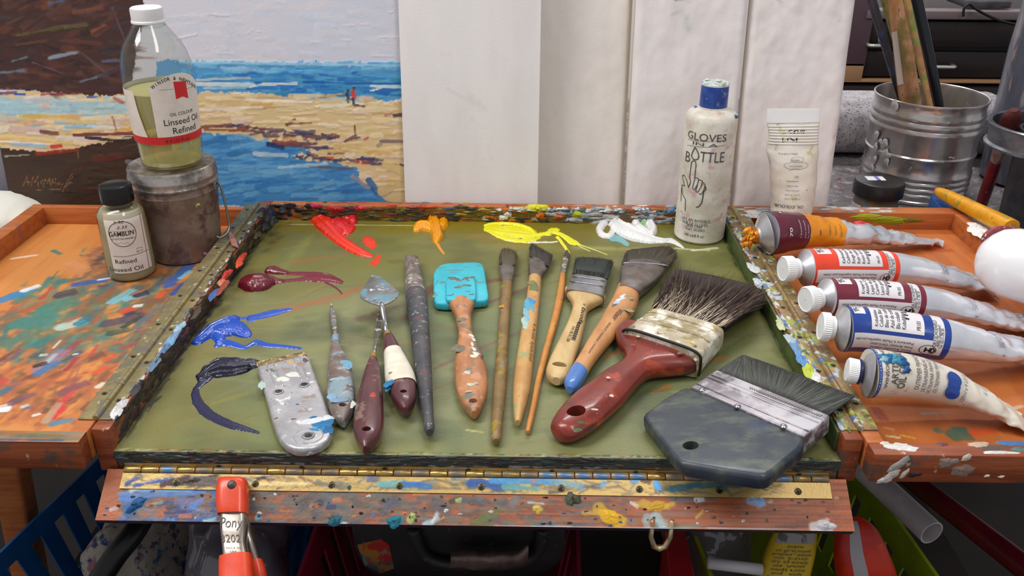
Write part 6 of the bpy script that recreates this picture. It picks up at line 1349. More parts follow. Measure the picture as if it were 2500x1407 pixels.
daubs('wet_paint_smear', it, M('wet_paint_daub', (128, 128, 128)), mtb, 33)

# ---- upright tube standing on its cap
ub, ut = at(1932, 545, z=.012), None
yb0 = .362
def UP(x, y, yy): return at(x, y, y=yy)
rowsU = [(1880, 522, 1980, 522, .030), (1882, 500, 1984, 500, .030), (1880, 455, 1992, 455, .026), (1878, 400, 1996, 400, .020), (1871, 362, 1999, 362, .012), (1876, 330, 1998, 330, .008), (1872, 300, 2001, 298, .004), (1873, 266, 2003, 266, .0024)]
stU = []
for i, (xl, yl, xr2, yr2, th) in enumerate(rowsU):
    yy = yb0 + .012*i/7; a, b = UP(xl, yl, yy), UP(xr2, yr2, yy); stU.append(((a+b)/2, (b-a)/2, Vector((0, -th/2, 0)), 2.0 if i < 5 else 2.6))
UL = Loft(stU, True, 8)
upt = thing('paint_tube', 'white paint tube standing upside down on its cap, crimped end up', 'paint tube', (stU[0][0].x, yb0, 0))
wobu = lambda u: .0009 if u < .6 else .0003
UL.build('tube_body', M('grubby_white_tube', (234, 228, 218), .4, col2=(222, 210, 194), nscale=40, coat=.2, stains=[((190, 150, 130), 70, .7, .76), ((196, 190, 130), 40, .68, .75)]), upt, 36, (True, True), wob=wobu)
cb = stU[0][0]; sh0 = Vector((cb.x-.004, yb0-.003, .0105)); 
lathe('shoulder', (cb.x, yb0, cb.z-.008), [(0, .008), (.002, .010), (.0075, .0185), (.0090, .0190)], ALUM, upt, 40)
lathe('cap', (cb.x, yb0, .0022), [(0, .004, 0), (0, .0105, 0), (.001, .0112, .0002), (cb.z-.008, .0105, .0002), (cb.z-.0075, .006, 0)], CAPW, upt, 72, (True, False))
UL.patch('crimped_end', .86, 1.0, -1.5, 1.5, .0005, M('white_crimp', (236, 236, 236), .35), upt, 8, 16)
for k in range(7):
    u = .63+k*.032; a = [UL.surf(u, t, .0004) for t in np.linspace(-1.3, 1.3, 12)]; sweep('crimp_fold', a, .00045, M('white_crimp', (232, 230, 228), .35), upt, 6)
def UT(s, u, a0, size, bold=0.0, sx=1.0):   # upside down
    def fn(x, y):
        r_ = UL.row(u); w = np.linalg.norm(r_[3:6]); q = max(-.95, min(.95, (a0-x)/w)); return UL.surf(u+y*-0+0 - y*0, math.asin(q), .0012) + Vector((0, 0, -y))
    return (s, size, fn, bold, 'CENTER', 0, sx)
wrap_texts('lettering', [UT('KM', .70, -.004, .0085, .0), UT('8/05', .785, .002, .0065, .0)], INK, upt, .0012)
UO = [UT("ARTISTS'", .125, -.006, .0046, .012), UT('OIL COLOUR', .185, -.006, .0044, .008), UT('120ml e 4 US fl oz', .545, -.006, .0026), UT('ICI', .375, 0, .003), UT('TERRANOVA', .44, 0, .0022), UT('WHITE', .49, 0, .0026), UT('WINSOR & NEWTON', .065, -.004, .0034, .01)]
for k in range(5): UO.append(UT(['oil colour artists', 'couleur a l huile', 'olio per artisti', 'oleo artistas', 'kunstlerfarbe'][k], .235+k*.028, -.004, .0022))
ou = lambda x, y: (lambda r_, w: UL.surf(.44, math.asin(max(-.95, min(.95, x/w))), .0012)+Vector((0, 0, y)))(UL.row(.44), np.linalg.norm(UL.row(.44)[3:6]))
for dy, rx_, ry_ in ((.006, .006, .003), (0, .0115, .004), (-.006, .006, .003)):
    pts_ = [(rx_*math.cos(t), dy+ry_*math.sin(t)) for t in np.linspace(0, 6.283, 24)]
    UO_l = [(pts_, .0003, ou)]
    wrap_texts('oval_print', [], INKB, upt, .0012, UO_l)
wrap_texts('small_print', UO, INKB, upt, .0012)
# ------------------------------------------------------------------ tools lying on the green board
TG = 'painting tools laid out on the green board'
def loft_c(st, z, n=2.0, smooth=True, sub=6, top=False):
    """rows (xl, yl, xr, yr, thickness[, dz]); z is the centre line (or the top face if top)"""
    out = []
    for r in st:
        zz = z + (r[5] if len(r) > 5 else 0); a, b = at(r[0], r[1], z=zz), at(r[2], r[3], z=zz); w = (b-a)/2
        th = r[4] if r[4] else w.length*2
        c = (a+b)/2 - (Vector((0, 0, th/2)) if top else Vector((0, 0, 0)))
        out.append((c, w, Vector((0, 0, th/2)), r[6] if len(r) > 6 else n))
    return Loft(out, smooth, sub)
def ln(px): return [Vector(p) for p in px]
def pxl(a, b, t): return (a[0]+(b[0]-a[0])*t, a[1]+(b[1]-a[1])*t)
def poly_at(pts, t):
    n = len(pts)-1; x = min(max(t, 0), 1)*n; i = min(int(x), n-1); return pxl(pts[i], pts[i+1], x-i)
def bristles(par, bl, br, tips, zc, th0, th1, n, cols, r0=.0003, r1=.00008, core=.86, corec=(50, 44, 40), name='bristles', jit=.06, seed=5, zt=None, bend=.03, lab=None):
    zt = zc if zt is None else zt
    def rows(rg):
        s = rg.random(); s2 = min(max(s+rg.gauss(0, .02), 0), 1); k = rg.uniform(-.5, .5)
        a = at(*pxl(bl, br, s), z=zc+k*th0); b = at(*poly_at(tips, s2), z=zt+k*th1); return a, a+(b-a)*(1+rg.gauss(-jit*.6, jit))
    n_ = 10; rings = []
    for q in (0, .5, core):
        up = []; dn = []
        for i in range(n_+1):
            s = .02+.96*i/n_; z0_ = zc*(1-q)+zt*q; th = (th0*(1-q)+th1*q)*.5
            c = at(*pxl(bl, br, s), z=zc); t_ = at(*poly_at(tips, s), z=zt); p = c+(t_-c)*q
            e = math.sqrt(max(0, 1-(2*s-1)**6)); up.append(p+Vector((0, 0, th*e))); dn.append(p-Vector((0, 0, th*e)))
        rings.append(up+dn[::-1])
    cv, cf = ring_mesh(rings)
    HM = M('brush_hair', (128, 128, 128), .6, vcol=True)
    o = hairs(name, rows, HM, par, n, r0, r1, seed, core=(cv, cf, corec), bend=bend, cols=cols)
    if lab: tag(o, lab)
    return o
ALU2 = M('dull_aluminium', (178, 176, 178), .42, .75, col2=(150, 148, 152), nscale=40, bump=.15, stains=[((128, 120, 112), 50, .66, .72), ((206, 206, 206), 60, .66, .72)])
HOLE = M('hole_shadow_wood', (70, 40, 30), .7)

# ---- metal scraper with eyelets
zt = ZB+.0075
def at_t(x, y): return at(x, y, z=zt)
sc = thing('metal_scraper', 'flat aluminium scraper with rounded end and three eyelets, front left on the board', 'scraper', tuple(at(715, 980, z=ZB)), TG)
out = [(627, 893), (748, 864), (756, 874), (770, 912), (790, 965), (806, 1012), (812, 1036), (811, 1055), (802, 1073), (785, 1086), (763, 1093), (740, 1097), (718, 1095), (699, 1087), (684, 1073), (674, 1054), (663, 1020), (650, 972), (638, 930)]
SCM = M('smeared_aluminium', (196, 194, 196), .36, .55, col2=(172, 170, 174), nscale=46, bump=.2, stains=[((150, 132, 120), 70, .66, .72), ((222, 220, 214), 60, .64, .7), ((110, 104, 100), 150, .72, .75)])
pl_ = plate('plate', [at_t(*p) for p in out], (0, 0, 1), .0072, SCM, sc, .0026, seg=4)
for X, Y in ((680, 957), (743, 940), (753, 1064)): punch(pl_, at_t(X, Y), (0, 0, 1), .0026)
for X, Y, r in ((680, 957, .0031), (743, 940, .0031), (753, 1064, .0036)):
    c = at_t(X, Y); sweep('eyelet', [c+Vector((r*math.cos(t), r*math.sin(t), .0002)) for t in (2*math.pi*i/24 for i in range(24))], .0007, ALU2, sc, 8, closed=True)
c = at_t(753, 1064); sweep('pressed_ring', [c+Vector((.0095*math.cos(t), .0085*math.sin(t), -.0001)) for t in (2*math.pi*i/40 for i in range(40))], .0006, SCM, sc, 6, closed=True)
for (x0, y0, x1, y1) in ((652, 893, 676, 948), (668, 889, 692, 945), (716, 874, 738, 932), (731, 870, 752, 928)):
    a, b = at_t(x0, y0), at_t(x1, y1); sweep('pressed_rib', [a+(b-a)*t+Vector((0, 0, -.0004+.0005*math.sin(3.14*min(1, t*1.0)))) for t in np.linspace(0, 1, 10)], .0007, SCM, sc, 6)
bl_ = plate('blade', [at_t(*p) for p in ((624, 884), (747, 857), (750, 866), (628, 895))], (0, 0, 1), .0012, M('rusty_dirty_blade', (150, 132, 96), .5, .4, col2=(110, 84, 60), nscale=200, stains=[((206, 190, 120), 120, .6, .7)]), sc, .0003)
it = []
for X, Y, a, b, c_, an in [(790, 1035, .0075, .005, (30, 110, 160), .3), (775, 1048, .005, .003, (40, 124, 170), 0), (800, 1050, .004, .005, (28, 96, 150), 0), (764, 1020, .003, .0018, (24, 104, 164), .2), (772, 1026, .010, .004, (206, 214, 218), .2), (750, 1030, .006, .003, (214, 216, 218), .5), (800, 1020, .004, .003, (216, 218, 220), 0), (726, 988, .0012, .001, (60, 110, 140), 0), (716, 1024, .0022, .0004, (150, 60, 50), .1), (674, 1022, .0016, .0003, (150, 60, 50), .5), (710, 884, .003, .002, (206, 160, 90), 0), (690, 925, .005, .003, (222, 220, 206), 0), (715, 915, .006, .004, (216, 214, 206), 0), (735, 890, .004, .003, (160, 130, 110), 0), (660, 905, .004, .003, (120, 116, 110), 0), (640, 940, .0025, .006, (176, 196, 190), .3), (745, 880, .002, .004, (90, 80, 76), .2)]:
    it.append((at(X, Y, z=zt), (math.cos(an), math.sin(an), 0), (-math.sin(an), math.cos(an), 0), a, b, .0005, c_))
daubs('dried_paint', it, CRUST, sc, 41)

# ---- palette knives
STEEL = M('bright_steel', (206, 206, 210), .16, .95, col2=(176, 176, 182), nscale=60, bump=.1)
STEELD = M('dirty_steel', (176, 172, 168), .3, .8, col2=(140, 130, 126), nscale=90, stains=[((206, 190, 176), 120, .6, .68)])
def knife(name, label, rows, mat, z, hole=None, n=2.6):
    t = thing(name, label, 'palette knife', tuple(at((rows[-1][0]+rows[-1][2])/2, rows[-1][1], z=ZB)), TG)
    L_ = loft_c(rows, z, n); h = L_.build('handle', mat, t, 22)
    if hole: punch(h, at(hole[0], hole[1], z=z+.006), (0, 0, 1), hole[2]*.00027, hole[2]*.0002)
    return t, L_
GREYH = M('paint_smeared_handle', (128, 116, 108), .4, col2=(106, 88, 82), nscale=60, bump=.5, stains=[((130, 150, 160), 50, .58, .66), ((176, 176, 170), 90, .66, .72), ((110, 70, 70), 70, .68, .74)])
k1, _ = knife('palette_knife', 'slim palette knife with pale blue-grey paint-smeared handle, beside the scraper', [(812, 838, 826, 838, .008), (806, 858, 837, 858, .012), (802, 890, 854, 890, .014), (799, 930, 864, 930, .015), (799, 968, 868, 966, .015), (803, 995, 866, 992, .014), (812, 1016, 858, 1012, .012), (827, 1030, 848, 1028, .010), (838, 1036, 843, 1035, .006)], GREYH, ZB+.0078, (836, 989, 10))
loft_c([(811, 822, 829, 822, .006), (809, 832, 830, 832, .009), (811, 842, 830, 842, .009)], ZB+.0085, 2.2).build('collar', M('pale_blue_paint', (130, 148, 166), .4), k1, 16)
loft_c([(808.5, 738, 809.5, 738, .0008), (806, 752, 813.5, 751, .001), (806, 775, 821, 773, .0012), (809, 795, 822, 793, .0014), (813, 808, 823, 807, .0024), (814, 824, 823, 824, .0026)], ZB+.0065, 3).build('blade', STEELD, k1, 12)
it = [(at(834, 886, z=ZB+.0145), (1, .4, 0), (-.4, 1, 0), .006, .005, .0006, (116, 160, 184)), (at(845, 890, z=ZB+.0145), (1, .4, 0), (-.4, 1, 0), .005, .006, .0006, (110, 160, 190)), (at(828, 925, z=ZB+.015), (1, .3, 0), (-.3, 1, 0), .006, .003, .0006, (150, 176, 186)), (at(812, 968, z=ZB+.0145), (1, .3, 0), (-.3, 1, 0), .004, .005, .0006, (130, 164, 190)), (at(828, 976, z=ZB+.0148), (1, .3, 0), (-.3, 1, 0), .006, .003, .0006, (120, 150, 180)), (at(858, 985, z=ZB+.012), (1, .3, 0), (-.3, 1, 0), .003, .005, .0006, (206, 208, 200))]
daubs('dried_paint', it, CRUST, k1, 42)
MARH = M('maroon_lacquered_wood', (96, 52, 54), .3, col2=(78, 42, 46), nscale=40, stretch=(3, .8, 3), bump=.2, coat=.3, stains=[((128, 100, 92), 50, .66, .74)])
YELC = M('yellowed_brass_collar', (176, 150, 80), .4, .4, col2=(150, 120, 60), nscale=120)
k2, L2_ = knife('palette_knife', 'palette knife with plain maroon handle, lying under the trowel knife blade', [(902, 882, 921, 882, .010), (897, 893, 925, 893, .012), (889, 915, 930, 913, .014), (880, 950, 934, 948, .016), (870, 988, 936, 986, .017), (863, 1030, 937.5, 1028, .017), (863, 1055, 935, 1053, .016), (869, 1075, 926, 1074, .014), (879, 1090, 908, 1090, .011), (887, 1100, 896, 1100, .007)], MARH, ZB+.009, (895, 1051, 11))
loft_c([(907, 867, 917, 867, .006), (903, 872, 921, 872, .009), (902, 884, 922, 884, .0105)], ZB+.0095, 2.2).build('collar', YELC, k2, 16)
loft_c([(924, 760, 931, 762, .0008), (919, 780, 934, 782, .001), (914.5, 806, 932, 806, .001), (915, 826, 925, 828, .0016), (913, 845, 921, 846, .003), (908, 868, 917, 868, .0034)], ZB+.006, 3).build('blade', STEELD, k2, 12)
wrap_texts('stamped_letters', [('SILK', .0042, (lambda x, y: L2_.surf(.62+y*9, .0+x*95, .0002)), 0, 'CENTER', 0, 1)], M('faded_gilt', (130, 90, 70), .5), k2, .001) if False else None
daubs('dried_paint', [(at(909, 965, z=ZB+.0172), (1, .2, 0), (-.2, 1, 0), .003, .003, .0005, (190, 66, 44)), (at(906, 888, z=ZB+.015), (1, .2, 0), (-.2, 1, 0), .003, .002, .0005, (190, 60, 44)), (at(893, 990, z=ZB+.0172), (.2, 1, 0), (1, -.2, 0), .002, .001, .0003, (150, 110, 60)), (at(897, 1020, z=ZB+.0172), (.2, 1, 0), (1, -.2, 0), .004, .0005, .0003, (130, 96, 80)), (at(890, 1025, z=ZB+.0172), (.2, 1, 0), (1, -.2, 0), .003, .0005, .0003, (130, 96, 80))], CRUST, k2, 43)
k3, L3_ = knife('palette_knife', 'trowel palette knife with diamond blade and white paper band round its maroon handle', [(938, 822, 957, 820, .010), (936, 838, 966, 834, .013), (936, 856, 975, 851, .015), (939, 872, 982, 866, .016), (940, 900, 997, 893, .017), (942, 930, 1011, 921, .018), (950, 955, 1016, 946, .017), (957, 976, 1016, 968, .015), (968, 993, 1010, 988, .013), (984, 1007, 996, 1006, .008)], MARH, ZB+.0095, (985, 959, 9))
loft_c([(938, 816, 955, 814, .008), (937, 824, 957, 822, .010), (937, 829, 960, 827, .0115)], ZB+.0102, 2.2).build('collar', YELC, k3, 16)
PAPB = M('yellowed_paper_band', (226, 220, 204), .6, col2=(212, 204, 186), nscale=70, stains=[((190, 120, 90), 120, .72, .75)])
L3_.patch('paper_band', .32, .66, -math.pi, math.pi, .0005, PAPB, k3, 14, 40)
daubs('dried_paint', [(at(951, 935, z=ZB+.017), (.3, 1, 0), (1, -.3, 0), .006, .003, .0007, (30, 116, 166)), (at(948, 948, z=ZB+.014), (.3, 1, 0), (1, -.3, 0), .004, .002, .0007, (40, 130, 170)), (at(955, 910, z=ZB+.018), (1, .2, 0), (.2, 1, 0), .002, .001, .0004, (150, 130, 60)), (at(962, 906, z=ZB+.018), (1, .2, 0), (.2, 1, 0), .0016, .001, .0004, (190, 90, 70))], CRUST, k3, 44)
zb_ = ZB+.024
sweep('shaft', [at(946, 822, z=ZB+.0105), at(941, 795, z=ZB+.013), at(936, 768, z=ZB+.018), at(932.5, 747, z=zb_-.0010), at(931, 741, z=zb_-.0006)], [.0022, .0020, .0020, .0022, .0016], STEEL, k3, 12)
DB = M('smeared_steel_blade', (150, 156, 158), .3, .6, col2=(120, 116, 112), nscale=34, bump=.2, stains=[((96, 140, 156), 40, .56, .66), ((206, 206, 210), 60, .64, .7), ((112, 84, 76), 46, .66, .72)])
plate('blade', [at(x, y, z=zb_) for x, y in ((901, 681), (905, 674), (914, 670.5), (926, 673), (936, 681), (955, 697), (970, 709), (974.5, 716), (971, 725), (955, 737), (937, 745), (927, 746), (905, 740), (887, 732), (878.5, 724), (880, 715), (890, 697))], (0, 0, 1), .0009, DB, k3, .0002)

# ---- long grey brush worn to its ferrule
GRB = M('grey_painted_handle', (84, 82, 84), .5, col2=(66, 66, 70), nscale=60, bump=.5, stains=[((150, 150, 148), 110, .66, .72), ((120, 60, 66), 60, .68, .73), ((100, 130, 140), 80, .7, .74)])
GB = thing('paint_brush', 'long dark grey paint-caked brush, left of the turquoise spatula', 'brush', tuple(at(1045, 1050, z=ZB)), TG)
loft_c([(991, 715, 1038, 712, .013), (991, 735, 1043, 732, .0145), (1000, 800, 1048, 797, .0145), (1009, 880, 1053, 877, .0138), (1020, 950, 1056, 947, .0125), (1028, 1000, 1058, 997, .0105), (1033, 1035, 1060, 1032, .009), (1036, 1050, 1061, 1047, .0085), (1041, 1058, 1058, 1056, .006)], ZB+.0078).build('handle', GRB, GB, 24, wob=.0002)
loft_c([(990, 680, 1030, 676, .010), (990, 700, 1036, 697, .0125), (991, 716, 1038, 713, .0135)], ZB+.0078).build('ferrule', M('paint_caked_ferrule', (150, 140, 134), .5, .3, col2=(120, 106, 100), nscale=90, bump=.6, stains=[((206, 200, 196), 100, .6, .68)]), GB, 24)
loft_c([(988, 628, 1020, 628, .005), (988, 640, 1023, 638, .008), (989, 660, 1027, 657, .0095), (990, 682, 1031, 678, .0105)], ZB+.0078, 2.6).build('bristles', M('stiff_caked_bristles', (138, 122, 116), .6, col2=(106, 96, 90), nscale=120, stretch=(3, .7, 3), bump=.9, stains=[((180, 176, 170), 80, .64, .7), ((100, 70, 70), 60, .66, .72)]), GB, 24)

# ---- turquoise spatula
TQ = M('turquoise_silicone', (66, 192, 208), .45, col2=(54, 176, 196), nscale=40, stains=[((112, 124, 108), 44, .66, .74)])
SPW = M('worn_beech_handle', (186, 128, 84), .5, col2=(160, 106, 70), nscale=36, stretch=(3, .8, 3), bump=.3, stains=[((120, 112, 100), 40, .62, .7), ((196, 140, 110), 50, .62, .68)])
sp_ = thing('silicone_spatula', 'turquoise silicone spatula with worn wooden handle, in the middle of the board', 'spatula', tuple(at(1150, 1010, z=ZB)), TG)
zt = ZB+.0085
plate('blade', [at(x, y, z=zt) for x, y in ((1058, 668), (1064, 655), (1075, 646), (1092, 642), (1125, 640), (1158, 639), (1172, 641), (1180, 646), (1184, 662), (1189, 695), (1193, 720), (1192, 728), (1185, 733), (1160, 735.5), (1125, 739), (1085, 741), (1065, 739), (1060, 732), (1058, 705))], (0, 0, 1), .0075, TQ, sp_, .002)
plate('socket', [at(x, y, z=zt+.0035) for x, y in ((1088, 690), (1091, 677), (1099, 672), (1125, 670), (1150, 669), (1157, 673), (1161, 690), (1163, 715), (1162, 728), (1157, 731), (1125, 733), (1092, 732), (1088, 727))], (0, 0, 1), .0045, TQ, sp_, .0016)
it = []
for i in range(26):
    X, Y = rr.uniform(1095, 1156), rr.choice([rr.uniform(676, 686), rr.uniform(695, 722)]); it.append((at(X, Y, z=zt+.0035), X_, Y_, rr.uniform(.001, .004), rr.uniform(.0008, .0022), .00035, [(112, 116, 108), (96, 104, 98), (124, 118, 106)][rr.randint(3)]))
for X, Y, a, b, an in ((1074, 655, .005, .001, .5), (1066, 690, .006, .0008, 1.4), (1080, 690, .004, .0025, 1.3), (1172, 690, .004, .002, 0), (1063, 722, .004, .002, 1.4), (1110, 660, .010, .001, .1), (1170, 648, .003, .001, 0)): it.append((at(X, Y, z=zt), (math.cos(an), math.sin(an), 0), (-math.sin(an), math.cos(an), 0), a, b, .0003, (104, 150, 140)))
daubs('dried_paint', it, CRUST, sp_, 45)
SL = loft_c([(1090, 728, 1163, 727, .010), (1094, 742, 1160, 741, .011), (1105, 758, 1154, 757, .012), (1112, 775, 1151, 774, .012), (1117, 800, 1152, 799, .0125), (1119, 822, 1155, 821, .013), (1115, 850, 1166, 848, .013), (1111, 880, 1180, 878, .013), (1109, 912, 1189, 910, .013), (1112, 945, 1191, 943, .0125), (1119, 970, 1187, 968, .012), (1129, 990, 1180, 989, .011), (1142, 1005, 1172, 1004, .010), (1152, 1014, 1163, 1014, .007)], ZB+.0068, 2.7)
sh = SL.build('handle', SPW, sp_, 26); punch(sh, at(1155, 979, z=ZB+.012), (0, 0, 1), .0030, .0026)
it = [(at(X, Y, z=ZB+.0132), (math.cos(an), math.sin(an), 0), (-math.sin(an), math.cos(an), 0), a, b, .0008, c_) for X, Y, a, b, c_, an in [(1150, 819, .003, .0014, (226, 222, 206), -.6), (1156, 828, .003, .0014, (222, 218, 200), -1.1), (1153, 840, .003, .0014, (226, 222, 206), -1.4), (1157, 852, .003, .0015, (226, 222, 206), -.9), (1162, 864, .004, .002, (222, 220, 204), -.9), (1155, 870, .003, .002, (226, 224, 210), 0), (1141, 909, .0026, .0024, (206, 206, 200), 0), (1149, 939, .003, .002, (206, 206, 196), 0), (1162, 936, .0016, .001, (206, 206, 196), 0), (1144, 956, .003, .001, (206, 190, 160), .2), (1177, 870, .0012, .002, (70, 70, 110), .3), (1120, 850, .005, .006, (120, 112, 92), .5), (1128, 780, .004, .003, (120, 122, 104), 0)]]
daubs('dried_paint', it, CRUST, sp_, 46)

# ---- three round handled brushes
OLV = M('olive_grimed_handle', (140, 110, 68), .5, col2=(116, 94, 58), nscale=50, stretch=(2, 1, 2), bump=.3, stains=[((150, 128, 40), 40, .64, .7), ((130, 130, 110), 60, .66, .72)])
FER = M('dull_nickel_ferrule', (150, 142, 138), .4, .8, col2=(122, 114, 108), nscale=60, bump=.15, stains=[((116, 96, 88), 60, .62, .7)])
b1 = thing('paint_brush', 'olive-stained long wooden brush with short stubby flat tip, right of the spatula', 'brush', tuple(at(1211, 1070, z=ZB)), TG)
loft_c([(1224, 690, 1252, 690, .0085), (1222, 710, 1250, 710, .0092), (1214, 832, 1242, 832, .0096), (1205, 936, 1237, 936, .0096), (1200, 1010, 1230, 1010, .0086), (1198, 1060, 1225, 1060, .0076), (1199, 1074, 1223, 1074, .0070), (1204, 1079, 1218, 1079, .005)], ZB+.0052).build('handle', OLV, b1, 20)
loft_c([(1218, 643, 1259, 646, .006), (1219, 660, 1257, 661, .007), (1223, 680, 1254, 681, .0082), (1224, 692, 1252, 692, .0088)], ZB+.0052, 2.3).build('ferrule', FER, b1, 20)
bristles(b1, (1219, 645), (1259, 648), [(1220, 628), (1226, 609), (1240, 607), (1258, 612), (1262, 630)], ZB+.0052, .006, .004, 500, [(110, 100, 70), (86, 84, 70), (120, 100, 66), (60, 60, 54), (140, 90, 60)], corec=(84, 80, 60))
daubs('dried_paint', [(at(1226, 749, z=ZB+.0102), X_, Y_, .0024, .0016, .0012, (226, 150, 20)), (at(1228, 747, z=ZB+.0104), X_, Y_, .0012, .0012, .001, (236, 160, 30))], CRUST, b1, 47)
BEE = M('honey_beech_handle', (206, 162, 102), .42, col2=(186, 138, 84), nscale=40, stretch=(2, .8, 2), bump=.2, stains=[((150, 160, 110), 40, .66, .73), ((110, 96, 76), 110, .72, .75)])
b2 = thing('paint_brush', 'honey-coloured brush with slanted angular bristles and blue smear on its handle', 'brush', tuple(at(1264, 1030, z=ZB)), TG)
L_ = loft_c([(1290, 674, 1321.5, 676, .0095), (1290, 692, 1321, 693, .0098), (1279, 765, 1314, 766, .0105), (1265, 850, 1305, 851, .0112), (1256, 910, 1299, 911, .0114), (1252, 955, 1293, 956, .0108), (1253, 1000, 1281, 1000, .0085), (1255, 1022, 1275, 1022, .007), (1258, 1033, 1270, 1033, .005)], ZB+.0060); L_.build('handle', BEE, b2, 22)
loft_c([(1292, 624, 1340, 650, .0055), (1291, 640, 1333, 661, .007), (1290, 662, 1324, 672, .0088), (1290, 678, 1322, 680, .0100)], ZB+.006, 2.3).build('ferrule', FER, b2, 20)
bristles(b2, (1292, 626), (1340, 652), [(1294, 606), (1299, 595), (1320, 606), (1347, 621), (1346, 634)], ZB+.006, .0056, .003, 700, [(70, 66, 60), (54, 50, 46), (86, 80, 70), (100, 92, 80)], corec=(60, 56, 52), jit=.03)
it = [(at(X, Y, z=ZB+.0112), (-.1, 1, 0), (1, .1, 0), a, b, .0004, c_) for X, Y, a, b, c_ in [(1290, 745, .012, .004, (90, 160, 190)), (1286, 770, .012, .003, (130, 176, 190)), (1297, 735, .006, .003, (60, 140, 190)), (1282, 790, .010, .003, (170, 196, 186)), (1304, 700, .008, .004, (110, 120, 70)), (1298, 690, .004, .004, (130, 130, 80))]]
daubs('dried_paint', it, CRUST, b2, 48)
tl = 1/ (Vector(L_.surf(1, 0))-Vector(L_.surf(0, 0))).length
wrap_texts('handle_print', [('4 Artist  bristle brush', .0044, (lambda x, y: L_.surf(.30+x*tl, .55+y/.0058, .0003)), 0, 'LEFT', 0, .95)], M('brown_print', (120, 92, 60), .5), b2, .001)
wrap_texts('wire_thread', [], M('white_thread', (222, 220, 214), .5), b2, .001) if False else None
ORH = M('orange_wood_handle', (206, 142, 70), .42, col2=(186, 120, 56), nscale=50, stretch=(2, .8, 2), bump=.2, stains=[((110, 84, 60), 120, .7, .74), ((170, 150, 110), 50, .68, .74)])
b3 = thing('paint_brush', 'thinnest brush, slim orange wooden handle with small pointed tip', 'brush', tuple(at(1290, 1055, z=ZB)), TG)
loft_c([(1367.5, 668, 1381, 669, .0040), (1364, 690, 1380, 691, .0048), (1357, 728, 1376, 729, .0056), (1343, 790, 1361, 791, .0055), (1329, 840, 1346, 841, .0052), (1316, 890, 1333, 891, .0050), (1306, 932, 1322, 933, .0046), (1293, 1000, 1308, 1001, .0042), (1283.5, 1048, 1296, 1049, .0038), (1285, 1056, 1293, 1056, .003)], ZB+.0032).build('handle', ORH, b3, 16)
loft_c([(1374, 630, 1389, 632, .0040), (1371, 650, 1385, 651, .0042), (1368, 670, 1381, 671, .0042)], ZB+.0032).build('ferrule', STEELD, b3, 16)
loft_c([(1382.5, 610.5, 1384.5, 610.5, .0008), (1379, 617, 1389, 617, .0025), (1376, 625, 1390.5, 626, .0036), (1374, 634, 1389.5, 635, .0040)], ZB+.0032).build('bristles', M('grey_fine_hair', (86, 80, 72), .6, col2=(60, 58, 56), nscale=300, stretch=(4, .5, 4), bump=.6), b3, 16)

# ---- flat varnish brush with pale handle
PAL = M('pale_beech_handle', (206, 176, 124), .42, col2=(192, 160, 108), nscale=40, stretch=(3, .8, 3), bump=.15, stains=[((140, 160, 130), 46, .70, .77)])
b4 = thing('flat_brush', 'flat brush with pale hooked handle, printed barcode and green-stained dark bristles', 'brush', tuple(at(1360, 925, z=ZB)), TG)
HL = loft_c([(1379, 706, 1478, 722, .011), (1382, 718, 1476, 733, .0115), (1392, 732, 1455, 744, .012), (1398, 746, 1439, 753, .0125), (1396, 762, 1432, 767, .013), (1388, 786, 1428, 790, .013), (1376, 812, 1422, 818, .013), (1362, 840, 1414, 846, .013), (1348, 868, 1404, 875, .0128), (1337, 893, 1396, 900, .0122), (1333, 910, 1389, 917, .0115), (1337, 922, 1381, 928, .010), (1348, 930, 1368, 933, .007)], ZB+.0068, 2.7)
h4 = HL.build('handle', PAL, b4, 26); punch(h4, at(1366, 891.5, z=ZB+.012), (0, 0, 1), .0055, .0030, tuple(at(1380, 893, z=ZB)-at(1350, 889, z=ZB)))
FER2 = M('plain_tin_ferrule', (168, 168, 172), .32, .85, col2=(146, 146, 152), nscale=60, bump=.1)
f4 = loft_c([(1397, 667, 1484, 680, .012), (1393, 674, 1482, 687, .0128), (1390, 682, 1480, 696, .0128), (1388, 687, 1479, 701, .0136), (1386, 691, 1478, 706, .0128), (1381, 704, 1475.5, 720, .0128)], ZB+.0132, 5, smooth=False, top=True); f4.build('ferrule', FER2, b4, 32)
for yy in ((1393, 673.5, 1483, 686.5), (1388, 686, 1480, 700)):
    a, b = at(yy[0], yy[1], z=ZB+.0134), at(yy[2], yy[3], z=ZB+.0134); sweep('pressed_rib', [a+(b-a)*t for t in (.03, .3, .6, .97)], .0006, FER2, b4, 8)
bristles(b4, (1397, 668), (1484, 681), [(1404, 645), (1410, 630), (1450, 631), (1493, 636), (1491, 652)], ZB+.0072, .0115, .006, 1500, [(56, 54, 50), (70, 66, 60), (48, 58, 52), (56, 84, 72), (84, 80, 70)], corec=(50, 56, 52), jit=.04)
hlen = 1/(Vector(HL.surf(1, 0))-Vector(HL.surf(0, 0))).length
def h4f(u0, a0): return lambda x, y: HL.surf(u0+x*hlen, a0+y/.0085, .0003)
bars = [([(.0, .0), (0, .0036)], .0, None)]
bl = []; x = .024
for i in range(26):
    w_ = [.00025, .0004, .0006][i*7 % 3]; bl.append(([(x, -.0012), (x, .0022)], w_, h4f(.30, .30))); x += w_+.00035
wrap_texts('handle_print', [('Escoda', .0070, h4f(.335, .28), .01, 'LEFT', .15, 1.0), ('81', .0040, h4f(.29, .28), 0, 'LEFT', 0, 1), ('8 411382 812 004', .0022, h4f(.50, -.06), 0, 'LEFT', 0, 1)], INK, b4, .001, bl)

